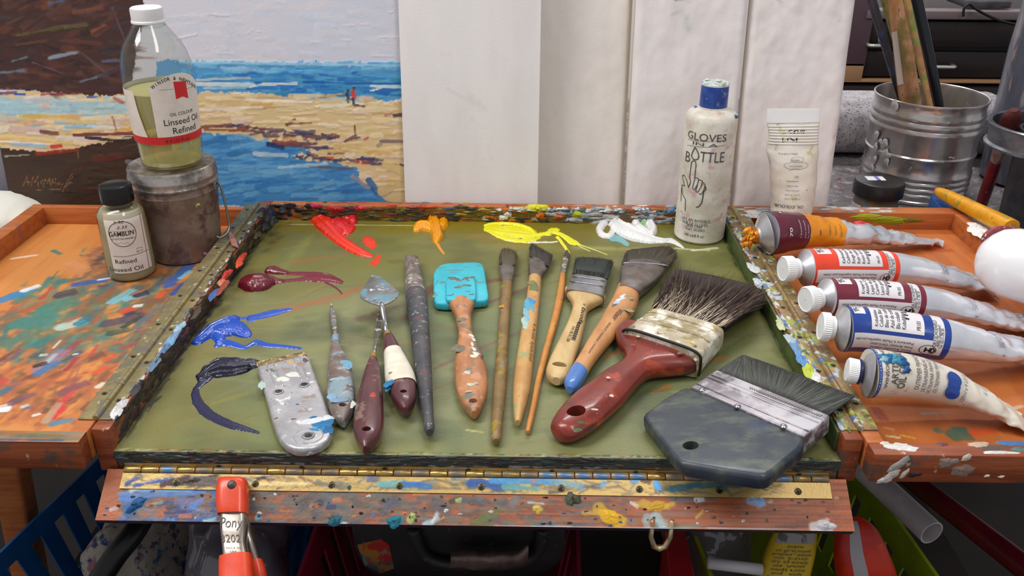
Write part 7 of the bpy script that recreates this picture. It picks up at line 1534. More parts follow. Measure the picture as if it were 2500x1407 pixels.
# ---- angled brush with blue dipped end
SAL = M('salmon_beech_handle', (204, 148, 96), .4, col2=(186, 128, 80), nscale=40, stretch=(2, 1, 2), bump=.15, coat=.2)
b5 = thing('paint_brush', 'fat wooden brush with blue dipped end and wide fanned grey ferrule', 'brush', tuple(at(1385, 945, z=ZB)), TG)
H5 = loft_c([(1508, 698, 1562, 716, .0135), (1494, 731, 1554, 752, .0152), (1476, 764, 1530, 790, .0150), (1456, 798, 1502, 824, .0140), (1434, 834, 1473, 857, .0126), (1411, 874, 1446, 893, .0112), (1390, 906, 1428, 926, .0110), (1380, 926, 1416, 943, .0105), (1377, 938, 1407, 951, .009), (1383, 950, 1398, 955, .006)], ZB+.0082, 2.1)
H5.build('handle', SAL, b5, 24, u0=0, u1=.62)
H5.build('dipped_end', M('blue_dip_lacquer', (76, 120, 188), .28, coat=.4), b5, 24, u0=.615, u1=1.0)
loft_c([(1518, 639, 1634, 646, .0085), (1516, 655, 1620, 668, .0105), (1513, 680, 1592, 697, .0130), (1510, 702, 1566, 718, .0142), (1507, 710, 1561, 725, .0145)], ZB+.0084, 2.6).build('ferrule', FER, b5, 28)
a, b = at(1519, 640, z=ZB+.013), at(1633, 647, z=ZB+.013); sweep('ferrule_bead', [a+(b-a)*t+Vector((0, 0, -.0006*abs(2*t-1)**4*3)) for t in np.linspace(0, 1, 12)], .0011, FER2, b5, 8)
bristles(b5, (1518, 641), (1635, 648), [(1526, 622), (1534, 612), (1570, 609), (1610, 604), (1637, 603), (1648, 612), (1652, 628)], ZB+.0084, .0085, .006, 1500, [(96, 88, 70), (70, 62, 52), (116, 106, 84), (54, 48, 44), (130, 120, 96)], corec=(70, 64, 54), jit=.06)
it = [(at(X, Y, z=ZB+.0155), (math.cos(.9), math.sin(.9), 0), (-math.sin(.9), math.cos(.9), 0), a, b, .0006, c_) for X, Y, a, b, c_ in [(1517, 730, .006, .003, (206, 216, 226)), (1508, 738, .004, .003, (180, 200, 220)), (1521, 723, .004, .002, (222, 226, 230)), (1535, 726, .003, .004, (150, 140, 100)), (1530, 755, .003, .006, (150, 136, 100)), (1500, 745, .003, .002, (90, 110, 110))]]
daubs('dried_paint', it, CRUST, b5, 49)
l5 = 1/(Vector(H5.surf(1, 0))-Vector(H5.surf(0, 0))).length
wrap_texts('handle_print', [('Winsor', .0046, (lambda x, y: H5.surf(.20+x*l5, .1+y/.0075, .0003)), .01, 'LEFT', .2, 1), ('monarch | montaner | montuno', .0030, (lambda x, y: H5.surf(.31+x*l5, .1+y/.0075, .0003)), 0, 'LEFT', 0, 1)], M('faded_brown_print', (96, 62, 44), .5), b5, .001)

# ---- big red handled house brush
RLQ = M('red_lacquered_wood', (134, 48, 34), .3, col2=(112, 40, 34), nscale=26, stretch=(1, 1, 2), bump=.15, coat=.4, stains=[((92, 48, 44), 16, .54, .66), ((170, 66, 44), 30, .62, .7), ((206, 196, 186), 190, .755, .77)])
bb = thing('house_brush', 'large house painting brush with red lacquered handle and wide brown bristles', 'brush', tuple(at(1400, 1060, z=ZB)), TG)
BL = loft_c([(1520, 798, 1712, 861, .020, 0, 4), (1503, 812, 1712, 890, .020, -.0004, 3.2), (1508, 838, 1690, 902, .020, -.001, 2.8), (1522, 862, 1640, 906, .020, -.001, 2.5), (1522, 882, 1594, 912, .0195, -.001, 2.3), (1504, 898, 1570, 928, .019, -.001, 2.2), (1475, 914, 1548, 952, .019, -.001, 2.2), (1440, 940, 1522, 982, .019, -.001, 2.2), (1406, 964, 1492, 1010, .0188, -.001, 2.2), (1376, 992, 1464, 1034, .018, -.0012, 2.2), (1354, 1020, 1436, 1054, .0165, -.002, 2.2), (1344, 1043, 1404, 1069, .014, -.003, 2.2), (1352, 1058, 1376, 1070, .009, -.004, 2.2)], ZB+.0115, sub=5)
hb = BL.build('handle', RLQ, bb, 30); punch(hb, at(1407, 1001, z=ZB+.019), (0, 0, 1), .0066, .0052, (1, .3, 0))
FWT = M('white_paint_caked_ferrule', (196, 186, 166), .5, .0, col2=(176, 164, 136), nscale=40, bump=.9, bscale=160, stains=[((150, 134, 96), 34, .54, .62), ((176, 150, 50), 44, .66, .7), ((120, 70, 66), 80, .70, .73), ((228, 224, 212), 30, .58, .66)])
fb = loft_c([(1520, 797, 1713, 861, .0245, 0), (1541, 781, 1733, 838, .0245, 0), (1566, 762, 1753, 816, .0245, 0), (1588, 746, 1770, 797, .0240, 0)], ZB+.0250, 5, smooth=False, top=True); fb.build('ferrule', FWT, bb, 40, wob=.0004)
for t_ in (.03, .45, .8):
    a = fb.surf(t_, -1.2); b = fb.surf(t_, 1.2); sweep('ferrule_bead', [fb.surf(t_, x, .0002) for x in np.linspace(-1.0, 1.35, 24)], .0007, FWT, bb, 6)
a = [fb.surf(0.0, x, .0003) for x in np.linspace(-1.3, 1.9, 30)]; sweep('black_seam', a, .0011, M('black_rubber_seam', (24, 20, 20), .5), bb, 6)
for s_ in (.22, .78): p = fb.surf(.13, -1.05+2.0*s_, .0002); lathe('nail', p, [(-.0005, .0016), (.0003, .0015), (.0008, .0008), (.0009, .0001)], M('dull_nail', (130, 120, 116), .4, .6), bb, 12, (False, True))
bristles(bb, (1592, 748), (1772, 800), [(1620, 712), (1644, 676), (1660, 671), (1700, 679), (1750, 688), (1800, 700), (1840, 708), (1856, 716), (1850, 740)], ZB+.0128, .0215, .026, 5200, [(62, 46, 42), (78, 58, 50), (50, 38, 36), (96, 72, 58), (58, 44, 40), (120, 100, 84), (70, 50, 44), (54, 40, 38), (70, 52, 46), (62, 46, 42), (84, 62, 52), (150, 130, 110)], r0=.00036, core=.80, corec=(52, 40, 36), jit=.07, zt=ZB+.0150, bend=.06)
def stray(rg):
    s = rg.random(); a = at(*pxl((1592, 750), (1772, 802), s), z=ZB+.024); b = at(*poly_at([(1644, 690), (1700, 700), (1800, 730), (1850, 745)], min(max(s+rg.gauss(0, .08), 0), 1)), z=ZB+.026); return a, a+(b-a)*rg.uniform(.35, .85)
hairs('pale_bristles', stray, M('pale_hair', (206, 190, 166), .5), bb, 60, .00026, .0001, 9, bend=.05)
it = [(at(X, Y, z=ZB+.0215), X_, Y_, a, b, .0006, c_) for X, Y, a, b, c_ in [(1558, 821, .0018, .0014, (206, 190, 170)), (1554, 810, .0012, .001, (200, 186, 170)), (1546, 842, .0016, .0014, (206, 60, 40)), (1452, 1000, .0026, .0008, (216, 206, 200)), (1485, 922, .0016, .001, (216, 206, 200)), (1493, 966, .0018, .0014, (216, 206, 200)), (1420, 1031, .0022, .0018, (70, 90, 50)), (1410, 1050, .003, .0022, (80, 96, 60)), (1660, 862, .002, .002, (120, 100, 96))]]
it += [(at(X, Y, z=ZB+.018), (math.cos(an), math.sin(an), 0), (-math.sin(an), math.cos(an), 0), a, b, .001, (206, 196, 176)) for X, Y, a, b, an in [(1690, 850, .006, .0018, -.3), (1704, 862, .005, .0018, -1.2), (1700, 875, .004, .0015, 1.3)]]
daubs('dried_paint', it, CRUST, bb, 50)

# ---- broad graining brush with dark paddle handle, propped on the right rim
KP = at(1569, 1014, z=ZB+.012); KS = .113
KN = Vector((-KS, 0, 1)).normalized(); KPL = (KP, KN)
def ka(x, y, off=0.0): return at(x, y, pl=(KP+KN*off, KN))
kb = thing('graining_brush', 'wide flat brush with dark blue paddle handle, propped on the right rim', 'brush', tuple(at(1760, 1060, z=ZB)), TG)
NVY = M('navy_painted_paddle', (58, 64, 72), .42, col2=(40, 46, 60), nscale=24, lo=.35, hi=.65, bump=.15, coat=.15, stains=[((88, 96, 84), 26, .50, .76, (1, 2.2, 1)), ((92, 96, 72), 22, .66, .84), ((42, 50, 84), 16, .62, .82), ((116, 122, 106), 90, .76, .80)])
hd = [(1689, 946), (1700, 951), (1760, 973), (1850, 1012), (1963, 1064), (1964, 1072), (1961, 1086), (1954, 1097), (1925, 1120), (1884, 1154), (1876, 1160), (1866, 1163), (1850, 1163), (1760, 1149), (1676, 1134), (1662, 1130), (1652, 1122), (1640, 1108), (1600, 1055), (1573, 1020), (1571, 1014), (1575, 1006), (1620, 972), (1662, 948), (1675, 944)]
kh = plate('paddle_handle', [ka(*p) for p in hd], KN, .0115, NVY, kb, .0032, seg=4)
punch(kh, ka(1686, 1088), KN, .0052, .0044, (1, .1, 0))
GMF = M('grey_zinc_ferrule', (164, 158, 164), .38, .8, col2=(140, 134, 140), nscale=30, bump=.12, stains=[((190, 186, 192), 24, .58, .68)])
plate('ferrule', [ka(x, y, .0016) for x, y in ((1686, 945), (1748, 904), (1752, 903), (2022, 1012), (2025, 1016), (1964, 1066))], KN, .0140, GMF, kb, .0012)
for (x0, y0, x1, y1) in ((1699, 937, 1977, 1055), (1724, 920, 2001, 1034), (1732, 914, 2010, 1026)):
    a, b = ka(x0, y0, .0017), ka(x1, y1, .0017); sweep('pressed_rib', [a+(b-a)*t for t in (.01, .35, .7, .99)], .0006, GMF, kb, 8)
a, b = ka(1744, 908, .0018), ka(2018, 1017, .0018); zz = []
for i in range(61): t = .35+.62*i/60; zz.append(a+(b-a)*t+((b-a).cross(KN)).normalized()*(.0010*(1 if i % 2 else -1)+.002))
sweep('crimp_line', zz, .0003, M('crimp_shadow_metal', (130, 124, 130), .4, .7), kb, 5)
for X, Y in ((1714, 952), (1801, 992), (1913, 1041)):
    p = ka(X, Y, .0016); lathe('rivet', p, [(-.0004, .0024), (.0004, .0023), (.0011, .0015), (.0014, .0002)], STEEL, kb, 16, (False, True), axis=KN)
DG = M('dark_grey_bristle', (86, 88, 86), .55, col2=(62, 64, 62), nscale=90, stretch=(8, 1.2, 1), rot=(0, 0, .66), bump=.8, bscale=200, stains=[((104, 108, 96), 30, .6, .7)])
def krows(rg):
    s = rg.random(); k = rg.uniform(-.010, -.0004); a = ka(*pxl((1749, 906), (2022, 1014), s), k)
    tp = poly_at([(1800, 874), (1812, 868), (1822, 869), (1900, 895), (2000, 934), (2080, 964), (2087, 968)], min(max(s+rg.gauss(0, .004), 0), 1)); b = ka(*tp, k*.55-.002); return a, a+(b-a)*(1+rg.gauss(-.012, .012))
n_ = 12; rings = []
for q in (0, .5, .93):
    up = []; dn = []
    for i in range(n_+1):
        s = i/n_; b0 = pxl((1749, 906), (2022, 1014), s); b1_ = poly_at([(1800, 874), (1812, 868), (1822, 869), (1900, 895), (2000, 934), (2080, 964), (2087, 968)], s)
        for lst, o0, o1 in ((up, -.0002, -.0030), (dn, -.0105, -.0075)):
            p0, p1 = ka(*b0, o0), ka(*b1_, o1); lst.append(p0+(p1-p0)*q)
    rings.append(up+dn[::-1])
cv, cf = ring_mesh(rings)
hairs('bristles', krows, M('brush_hair', (128, 128, 128), .6, vcol=True), kb, 5200, .00030, .0001, 12, core=(cv, cf, (72, 74, 70)), bend=.006, cols=[(84, 86, 82), (70, 72, 70), (94, 96, 90), (60, 62, 60), (100, 104, 92)])
# ------------------------------------------------------------------ squeezed oil paint on the board
FG = 'fresh squeezes of oil paint round the edge of the green board'
def fresh(label, strokes, step=.00042, seed=1, edge=.18):
    strokes = [(p, [q*1.22 for q in r] if k[0] >= .6 else r, *k) for p, r, *k in strokes]
    o = relief('paint_dollop', strokes, ZB, PAINT_WET, None, step, seed=seed, edge=edge); tag(o, label, 'paint', FG); return o
V1, V2 = (236, 54, 28), (226, 40, 44)
fresh('vermilion red squeeze of oil paint with long tail, back left of the board', [
    ([(782, 540), (796, 552), (812, 568), (828, 584), (850, 600), (880, 617), (908, 626)], [15, 18, 15, 12, 12, 10, 4], .75, V1, .35, 0),
    ([(770, 540), (784, 536), (800, 536)], [8, 14, 10], 1.0, V1, .2, 0),
    ([(822, 546), (834, 556), (846, 566)], [12, 14, 10], 1.0, V2, .15, 0), ([(848, 536), (858, 534), (862, 545)], [8, 9, 8], 1.5, V2, .1, 0), ([(840, 536), (842, 522)], [6, 1.5], 2.4, V2, 0, 0), ([(860, 558), (852, 568), (842, 570)], [7, 7, 6], 1.0, V2, .1, 0), ([(812, 548), (822, 552)], [9, 9], 1.2, V2, .1, 0),
    ([(893, 584), (905, 594), (913, 606)], [7, 10, 2], .12, V1, .3, .6), ([(924, 628), (920, 640), (912, 648)], [5, 6, 3], .12, V1, .3, .6)], seed=61)
C1 = (104, 18, 36)
fresh('dark crimson twin squeeze of oil paint with thin streaked tails', [
    ([(604, 694), (622, 696), (645, 694), (660, 690)], [17, 22, 20, 10], 1.0, C1, .12, 0), ([(606, 686), (630, 686), (655, 688), (672, 688), (690, 688)], [12, 15, 13, 8, 4], 1.0, C1, .15, 0),
    ([(684, 688), (700, 686), (722, 684), (752, 680), (780, 681), (805, 684), (834, 690)], [5, 4, 4, 7, 8, 8, 4], .4, (122, 28, 46), .55, .6),
    ([(658, 662), (668, 662), (682, 665), (700, 668)], [9, 10, 8, 5], 1.0, C1, .15, 0), ([(696, 667), (712, 668), (742, 669), (778, 672), (800, 676), (828, 686)], [5, 4, 5, 7, 7, 4], .4, (122, 28, 46), .5, .6),
    ([(794, 690), (815, 700), (828, 710), (835, 718)], [2.5, 2, 1.6, 1], .5, C1, .2, 0)], seed=62)
B1 = (26, 74, 178)
fresh('bright blue splayed squeeze of oil paint, left side of the board', [
    ([(482, 834), (500, 822), (520, 806), (545, 794), (568, 783)], [11, 15, 17, 17, 13], .75, B1, .35, 0), ([(560, 790), (578, 802), (596, 814), (606, 819)], [16, 18, 13, 7], .7, B1, .35, 0), ([(520, 806), (550, 808), (585, 808)], [14, 18, 14], .8, B1, .3, 0),
    ([(533, 843), (548, 837), (570, 842), (596, 849), (612, 842), (626, 836), (645, 842), (670, 845), (698, 847), (735, 851)], [9, 11, 9, 6, 6, 8, 7, 6, 5, 3], .55, B1, .45, .35), ([(528, 820), (538, 832)], [10, 9], .8, B1, .2, 0),
    ([(574, 779), (592, 777), (606, 775)], [5, 3, 2], .6, B1, .2, 0), ([(610, 776), (625, 774), (652, 768), (680, 762), (708, 755)], [7, 8, 9, 8, 4], .3, B1, .6, .6), ([(606, 788), (622, 783)], [1.4, 1.2], .6, B1, 0, 0)], seed=63)
N1 = (22, 20, 48)
fresh('near-black navy squeeze of oil paint with curved tail, touching the scraper', [
    ([(502, 918), (518, 906), (537, 898), (560, 896), (580, 896), (604, 893), (622, 890)], [16, 22, 25, 24, 20, 16, 12], .62, N1, .75, 0), ([(520, 912), (540, 908), (570, 906), (600, 900)], [14, 18, 16, 12], 1.0, N1, .8, 0), ([(510, 900), (540, 886), (575, 884)], [8, 8, 8], 1.3, N1, .6, 0),
    ([(508, 922), (492, 936), (478, 952), (478, 968), (488, 990), (510, 1012), (540, 1028), (573, 1041), (605, 1050), (632, 1058)], [13, 10, 7, 8, 9, 9, 8, 7, 5, 2], .35, (30, 30, 66), .6, .5)], seed=64)
Y1 = (238, 158, 12)
fresh('golden yellow knotted curl of oil paint near the back of the board', [
    ([(1018, 562), (1026, 556), (1040, 556), (1050, 560)], [8, 13, 13, 9], 1.1, Y1, .35, 0), ([(1066, 530), (1078, 535), (1084, 546), (1078, 556), (1068, 558)], [8, 9, 9, 9, 8], 1.2, Y1, .3, 0),
    ([(1050, 528), (1056, 538), (1062, 552), (1066, 568), (1069, 582), (1066, 592)], [9, 11, 12, 12, 11, 6], 1.5, Y1, .45, 0), ([(1066, 592), (1074, 606), (1084, 620)], [3.5, 2.5, 1.2], .4, (226, 150, 40), .2, 0)], seed=65)
Y2 = (238, 232, 40)
fresh('lemon yellow flattened smear of oil paint, back centre of the board', [
    ([(1188, 556), (1210, 562), (1236, 566), (1262, 568), (1290, 572), (1304, 573)], [7, 13, 17, 17, 13, 8], .3, Y2, .35, 0), ([(1184, 551), (1205, 547), (1235, 547), (1265, 551), (1292, 560), (1304, 570)], [2.5, 3.5, 4, 4.5, 5, 3.5], 1.0, Y2, .3, 0),
    ([(1204, 572), (1222, 580), (1245, 587), (1275, 590), (1300, 587), (1318, 580)], [3, 4, 5, 5, 4.5, 3], .8, Y2, .4, 0), ([(1230, 560), (1250, 566), (1275, 576)], [3, 4, 3], .9, (246, 240, 80), .3, 0),
    ([(1300, 576), (1318, 574), (1338, 570), (1354, 562), (1362, 562)], [6, 6, 7, 6, 4], .6, Y2, .4, 0), ([(1346, 568), (1362, 570), (1382, 580), (1400, 590), (1414, 597)], [5, 7, 8, 7, 3], .5, Y2, .5, .3), ([(1376, 578), (1392, 592), (1404, 598)], [4, 4, 2], .6, Y2, .5, 0), ([(1362, 580), (1372, 592), (1380, 604), (1389, 618)], [4, 3, 3, 1.6], .7, Y2, .3, 0), ([(1410, 596), (1440, 606), (1482, 622)], [1.6, 1.2, .8], .5, (226, 226, 120), 0, 0), ([(1400, 592), (1420, 604), (1440, 614)], [1.4, 1, .7], .5, (226, 226, 120), 0, 0), ([(1290, 592), (1340, 592), (1360, 590)], [2, 1.8, 1.4], .4, (222, 222, 200), .2, 0)], seed=66, edge=.5)
W1 = (236, 236, 236)
fresh('thick white squeeze of oil paint, left of the lotion bottle', [
    ([(1502, 542), (1512, 556), (1530, 568), (1552, 578), (1575, 584), (1600, 588), (1625, 589)], [13, 17, 20, 18, 14, 9, 5], .95, W1, .35, 0), ([(1625, 588), (1640, 588), (1655, 596), (1668, 605)], [5, 6, 5, 2], .4, W1, .3, 0),
    ([(1486, 532), (1474, 545), (1464, 560), (1470, 574), (1486, 578), (1495, 566)], [7, 8, 7, 7, 7, 5], 1.0, W1, .2, 0), ([(1490, 535), (1497, 545), (1500, 560)], [8, 8, 7], 1.1, W1, .2, 0), ([(1510, 528), (1518, 526), (1524, 538)], [7, 8, 8], 1.5, W1, .1, 0),
    ([(1552, 546), (1562, 533), (1576, 535), (1586, 548), (1594, 562), (1590, 574)], [9, 9, 10, 10, 9, 7], 1.2, W1, .2, 0), ([(1560, 560), (1572, 566)], [12, 10], .9, W1, .2, 0), ([(1568, 545), (1574, 549)], [4.5, 4], 2.9, (150, 196, 140), 0, 0), ([(1494, 580), (1512, 584), (1530, 596)], [8, 7, 5], .25, (110, 176, 186), .4, .2)], seed=67)
# ------------------------------------------------------------------ clamp on the flap and the baskets below
CL0 = F0+FN*.0100
def cl(x, y, o=0.0): return at(x, y, pl=(CL0+FN*o, FN))
clp = thing('spring_clamp', 'steel spring clamp with orange rubber tips gripping the front flap', 'clamp', tuple(cl(570, 1270)))
def cloft(rows, n=3.2, sm=True):
    out = []
    for xl, yl, xr2, yr2, th, o in rows:
        a, b = cl(xl, yl, o), cl(xr2, yr2, o); out.append(((a+b)/2, (b-a)/2, FN*th/2, n))
    return Loft(out, sm, 5)
ORG = M('orange_rubber_sleeve', (222, 70, 34), .32, col2=(206, 60, 30), nscale=60, coat=.3)
STN = M('nickel_steel', (176, 166, 156), .28, .9, col2=(150, 140, 132), nscale=40, bump=.1)
cloft([(540, 1168, 596, 1168, .006, -.003), (534, 1173, 603, 1173, .013, -.001), (531, 1190, 606, 1190, .0145, 0), (529, 1220, 607, 1220, .015, 0), (531, 1245, 606, 1247, .015, 0), (533, 1258, 605, 1256, .0145, 0)]).build('rubber_tip', ORG, clp, 28)
bar_ = cloft([(540, 1252, 603, 1252, .010, 0), (539, 1290, 604, 1290, .010, .001), (543, 1325, 602, 1325, .010, .004), (545, 1352, 606, 1350, .010, .006), (545, 1372, 608, 1370, .010, .008)], 4); bar_.build('jaw', STN, clp, 24)
cloft([(537, 1362, 614, 1352, .015, .008), (536, 1385, 618, 1380, .016, .010), (537, 1420, 622, 1418, .017, .013), (540, 1480, 624, 1480, .017, .018)], 3).build('handle_sleeve', ORG, clp, 24)
cloft([(600, 1372, 640, 1366, .010, -.010), (606, 1400, 650, 1398, .012, -.012), (612, 1470, 660, 1470, .012, -.016)], 3).build('handle_sleeve', ORG, clp, 20)
cloft([(596, 1262, 606, 1262, .016, -.008), (600, 1320, 624, 1320, .014, -.008), (604, 1376, 636, 1376, .008, -.010)], 3).build('spring_jaw', STN, clp, 18)
lathe('rivet', cl(566, 1184, .0070), [(0, .0030), (.0008, .0028), (.0012, .0018), (.0013, .0002)], M('dark_rivet', (70, 62, 60), .4, .7), clp, 16, (False, True), axis=FN)
def jaw_pt(x, y):
    q = min(.98, abs(x)/.0084)**2; return bar_.surf(.27-y*31, math.copysign(math.asin(q), x), .0004)
wrap_texts('stamped_print', [('Pony', .0070, lambda x, y: jaw_pt(x-.001, y), 0, 'CENTER', .2, 1), ('3202', .0068, lambda x, y: jaw_pt(x-.001, y-.0085), 0, 'CENTER', 0, 1), ('MADE IN', .0024, lambda x, y: jaw_pt(x, y-.0135), 0, 'CENTER', 0, 1), ('USA', .0024, lambda x, y: jaw_pt(x, y-.0165), 0, 'CENTER', 0, 1)], M('stamp_grey', (96, 88, 82), .5), clp, .001)
it = []

SHZ = -.335
o = box('lower_shelf', -0.44, 0.50, .03, .60, SHZ-.02, SHZ, M('dark_shelf_board', (40, 30, 26), .7, col2=(30, 22, 20), nscale=14), None, .002); tag(o, 'dark shelf board carrying the slatted baskets under the table', 'shelf')
def basket(label, c, w, d, h, yaw, col, lean=.018, slots=9):
    t = thing('plastic_basket', label, 'basket', (c[0], c[1], SHZ), 'slatted plastic baskets under the box'); m = M(label[:12], col, .42, col2=tuple(int(v*.85) for v in col), nscale=20)
    t.rotation_euler = (0, 0, 0); R_ = Matrix.Rotation(yaw, 4, 'Z'); O = Vector((c[0], c[1], SHZ))
    def P(x, y, z): return O + R_ @ Vector((x, y, z))
    def wall(name, a0, a1, b0, b1, n):     # bottom a0->a1, top b0->b1 : rim band, foot band and upright slats, one mesh
        bm = bmesh.new(); nrm = (a1-a0).cross(b0-a0).normalized()*.0022
        def q(u, v): return (a0*(1-u)+a1*u)*(1-v)+(b0*(1-u)+b1*u)*v
        def slab(u0, u1, v0, v1, k=1.0):
            cs = [q(u0, v0), q(u1, v0), q(u1, v1), q(u0, v1)]; vs = [bm.verts.new(p+s*nrm*k) for s in (.5, -.5) for p in cs]
            for f in ((0, 1, 2, 3), (7, 6, 5, 4), (0, 4, 5, 1), (1, 5, 6, 2), (2, 6, 7, 3), (3, 7, 4, 0)): bm.faces.new([vs[i] for i in f])
        slab(0, 1, .80, 1.0, 1.6); slab(0, 1, 0, .12)
        for i in range(n):
            u = (i+.0)/n; slab(u, u+.58/n, .12, .80)
        slab(1-.03, 1, .1, .82)
        return from_bm(name, bm, m, t, False)
    hw, hd = w/2, d/2; iw, id_ = hw-lean, hd-lean
    B = [P(-iw, -id_, 0), P(iw, -id_, 0), P(iw, id_, 0), P(-iw, id_, 0)]; T_ = [P(-hw, -hd, h), P(hw, -hd, h), P(hw, hd, h), P(-hw, hd, h)]
    for i in range(4): wall('slatted_side', B[i], B[(i+1) % 4], T_[i], T_[(i+1) % 4], slots)
    vs = B + [p+Vector((0, 0, .003)) for p in B]
    mesh('base', vs, [(3, 2, 1, 0), (4, 5, 6, 7), (0, 1, 5, 4), (1, 2, 6, 5), (2, 3, 7, 6), (3, 0, 4, 7)], m, t, False)
    return t
BH = .135
basket('blue slatted plastic basket at the lower left, holding rags and plastic', (-.312, .185), .252, .30, .088, -.21, (26, 92, 156))
basket('crimson slatted plastic basket below the middle, holding a black case', (-.033, .190), .232, .30, BH, -.03, (150, 20, 56))
basket('lime green slatted plastic basket at the lower right, holding tubes', (.272, .185), .188, .30, BH, .10, (160, 182, 30))
# red board edge between the middle and right baskets
a = [at(x, y, z=-.19) for x, y in ((1622, 1290), (1672, 1290), (1700, 1420), (1636, 1420))]
o = plate('red_plastic_strip', [p + Vector((0, 0, 0)) for p in a], (0, 0, 1), .142, M('red_strip_plastic', (170, 26, 36), .45), None, .002); tag(o, 'upright red plastic strip between the crimson and green baskets', 'strip')
# rag, black tubing and clear bag in the blue basket
def heap(name, label, cat, c, rx, ry, rz, mat, seed, amp=.35, freq=22, grp=None, rot=0.0):
    vs = []; fs = []; n, m_ = 48, 20; R2 = Matrix.Rotation(rot, 3, 'Z')
    for i in range(m_+1):
        ph_ = math.pi*i/m_
        for j in range(n):
            t = 2*math.pi*j/n; d = Vector((math.sin(ph_)*math.cos(t), math.sin(ph_)*math.sin(t), math.cos(ph_)))
            q = Vector((d.x*rx, d.y*ry, d.z*rz)); k = 1+amp*(abs(mnoise.noise(q*freq+Vector((seed, 0, 0))))*1.6-.3)+amp*.4*mnoise.noise(q*freq*3+Vector((seed, 3, 0)))
            p = R2 @ (q*k); p.z = max(p.z, -rz*.8); vs.append(Vector(c)+p)
    for i in range(m_):
        for j in range(n):
            k = (j+1) % n; fs.append((i*n+j, (i+1)*n+j, (i+1)*n+k, i*n+k))
    o = mesh(name, vs, fs, mat, None); tag(o, label, cat, grp); return o
RAG = M('paint_stained_rag', (170, 160, 148), .9, col2=(140, 132, 122), nscale=30, bump=.8, bscale=120, stains=[((40, 64, 110), 46, .62, .68), ((150, 96, 96), 40, .64, .7), ((70, 74, 90), 60, .64, .7), ((44, 84, 110), 36, .68, .72)])
heap('paint_rag', 'paint-stained pale cloth rag heaped in the blue basket', 'rag', (-.312, .135, SHZ+.072), .036, .080, .085, RAG, 3, .26, 18, rot=-.25)
pts = [at(345, 1270, z=-.165), at(320, 1310, z=-.17), at(280, 1360, z=-.18), at(235, 1430, z=-.2), at(200, 1480, z=-.23)]
fine = [Vector(crom(np.array(pts), t)) for t in np.linspace(0, 4, 24)]
o = sweep('black_tubing', fine, .0095, M('black_vinyl', (18, 18, 20), .35), None, 14); tag(o, 'black flexible tubing beside the rag in the blue basket', 'tube')
BAGM = GLASS('crinkled_clear_plastic', (196, 190, 196), .12, milky=(150, 142, 152), milk=.42, refl=3.0)
heap('plastic_bag', 'crumpled clear plastic bag behind the clamp in the blue basket', 'bag', (-.222, .110, SHZ+.090), .042, .060, .072, BAGM, 8, .30, 26)
# black case in the crimson basket
CA = [at(x, y, z=-.175) for x, y in ((870, 1290), (1378, 1296))]
ycase = .080
def KP_(x, y): return at(x, y, y=ycase)
case = thing('black_case', 'black plastic case with moulded carry handle in the crimson basket', 'case', (-.03, ycase+.03, SHZ+.003))
BLK = M('scuffed_black_plastic', (34, 32, 34), .5, col2=(44, 40, 42), nscale=30, bump=.25, stains=[((70, 62, 64), 90, .70, .74), ((120, 70, 60), 60, .74, .76)])
outl = [(850, 1250), (1378, 1250), (1384, 1330), (1372, 1372), (1340, 1402), (1290, 1415), (1290, 1500), (960, 1500), (930, 1425), (890, 1395), (864, 1350)]
plate('case_shell', [KP_(*p) for p in outl], (0, -1, 0), .055, BLK, case, .004)
hpts = [KP_(x, y)+Vector((0, -.006, 0)) for x, y in ((1010, 1280), (1024, 1320), (1046, 1350), (1090, 1364), (1180, 1368), (1260, 1364), (1300, 1348), (1318, 1320), (1326, 1280))]
sweep('carry_handle', [Vector(crom(np.array(hpts), t)) for t in np.linspace(0, 8, 40)], .0052, BLK, case, 12)
a_ = [KP_(x, y)+Vector((0, -.0004, 0)) for x, y in ((872, 1330), (930, 1316), (950, 1330), (962, 1388), (930, 1400), (890, 1380))]
plate('picture_label', a_, (0, -1, 0), .0006, M('worn_picture_label', (74, 72, 78), .5, col2=(150, 100, 40), nscale=44, lo=.45, hi=.55, stains=[((160, 34, 30), 30, .56, .6), ((110, 104, 96), 60, .62, .66)]), case, 0)
sq = Loft([(KP_(1104, 1322)+Vector((0, -.020, 0)), (0, -.006, 0), (0, 0, .0085), 2.2), (KP_(1200, 1325)+Vector((0, -.020, 0)), (0, -.006, 0), (0, 0, .0085), 2.2), (KP_(1262, 1322)+Vector((0, -.020, 0)), (0, -.005, 0), (0, 0, .008), 2.2), (KP_(1290, 1310)+Vector((0, -.020, 0)), (0, -.003, 0), (0, 0, .0095), 2.2)], True, 5)
o = sq.build('crushed_tube', M('grimy_foil', (120, 100, 92), .4, .5, col2=(84, 66, 60), nscale=50, stains=[((50, 54, 90), 50, .66, .7)]), None, 20, wob=.0016); tag(o, 'grimy crushed tube lying against the black case handle', 'paint tube')
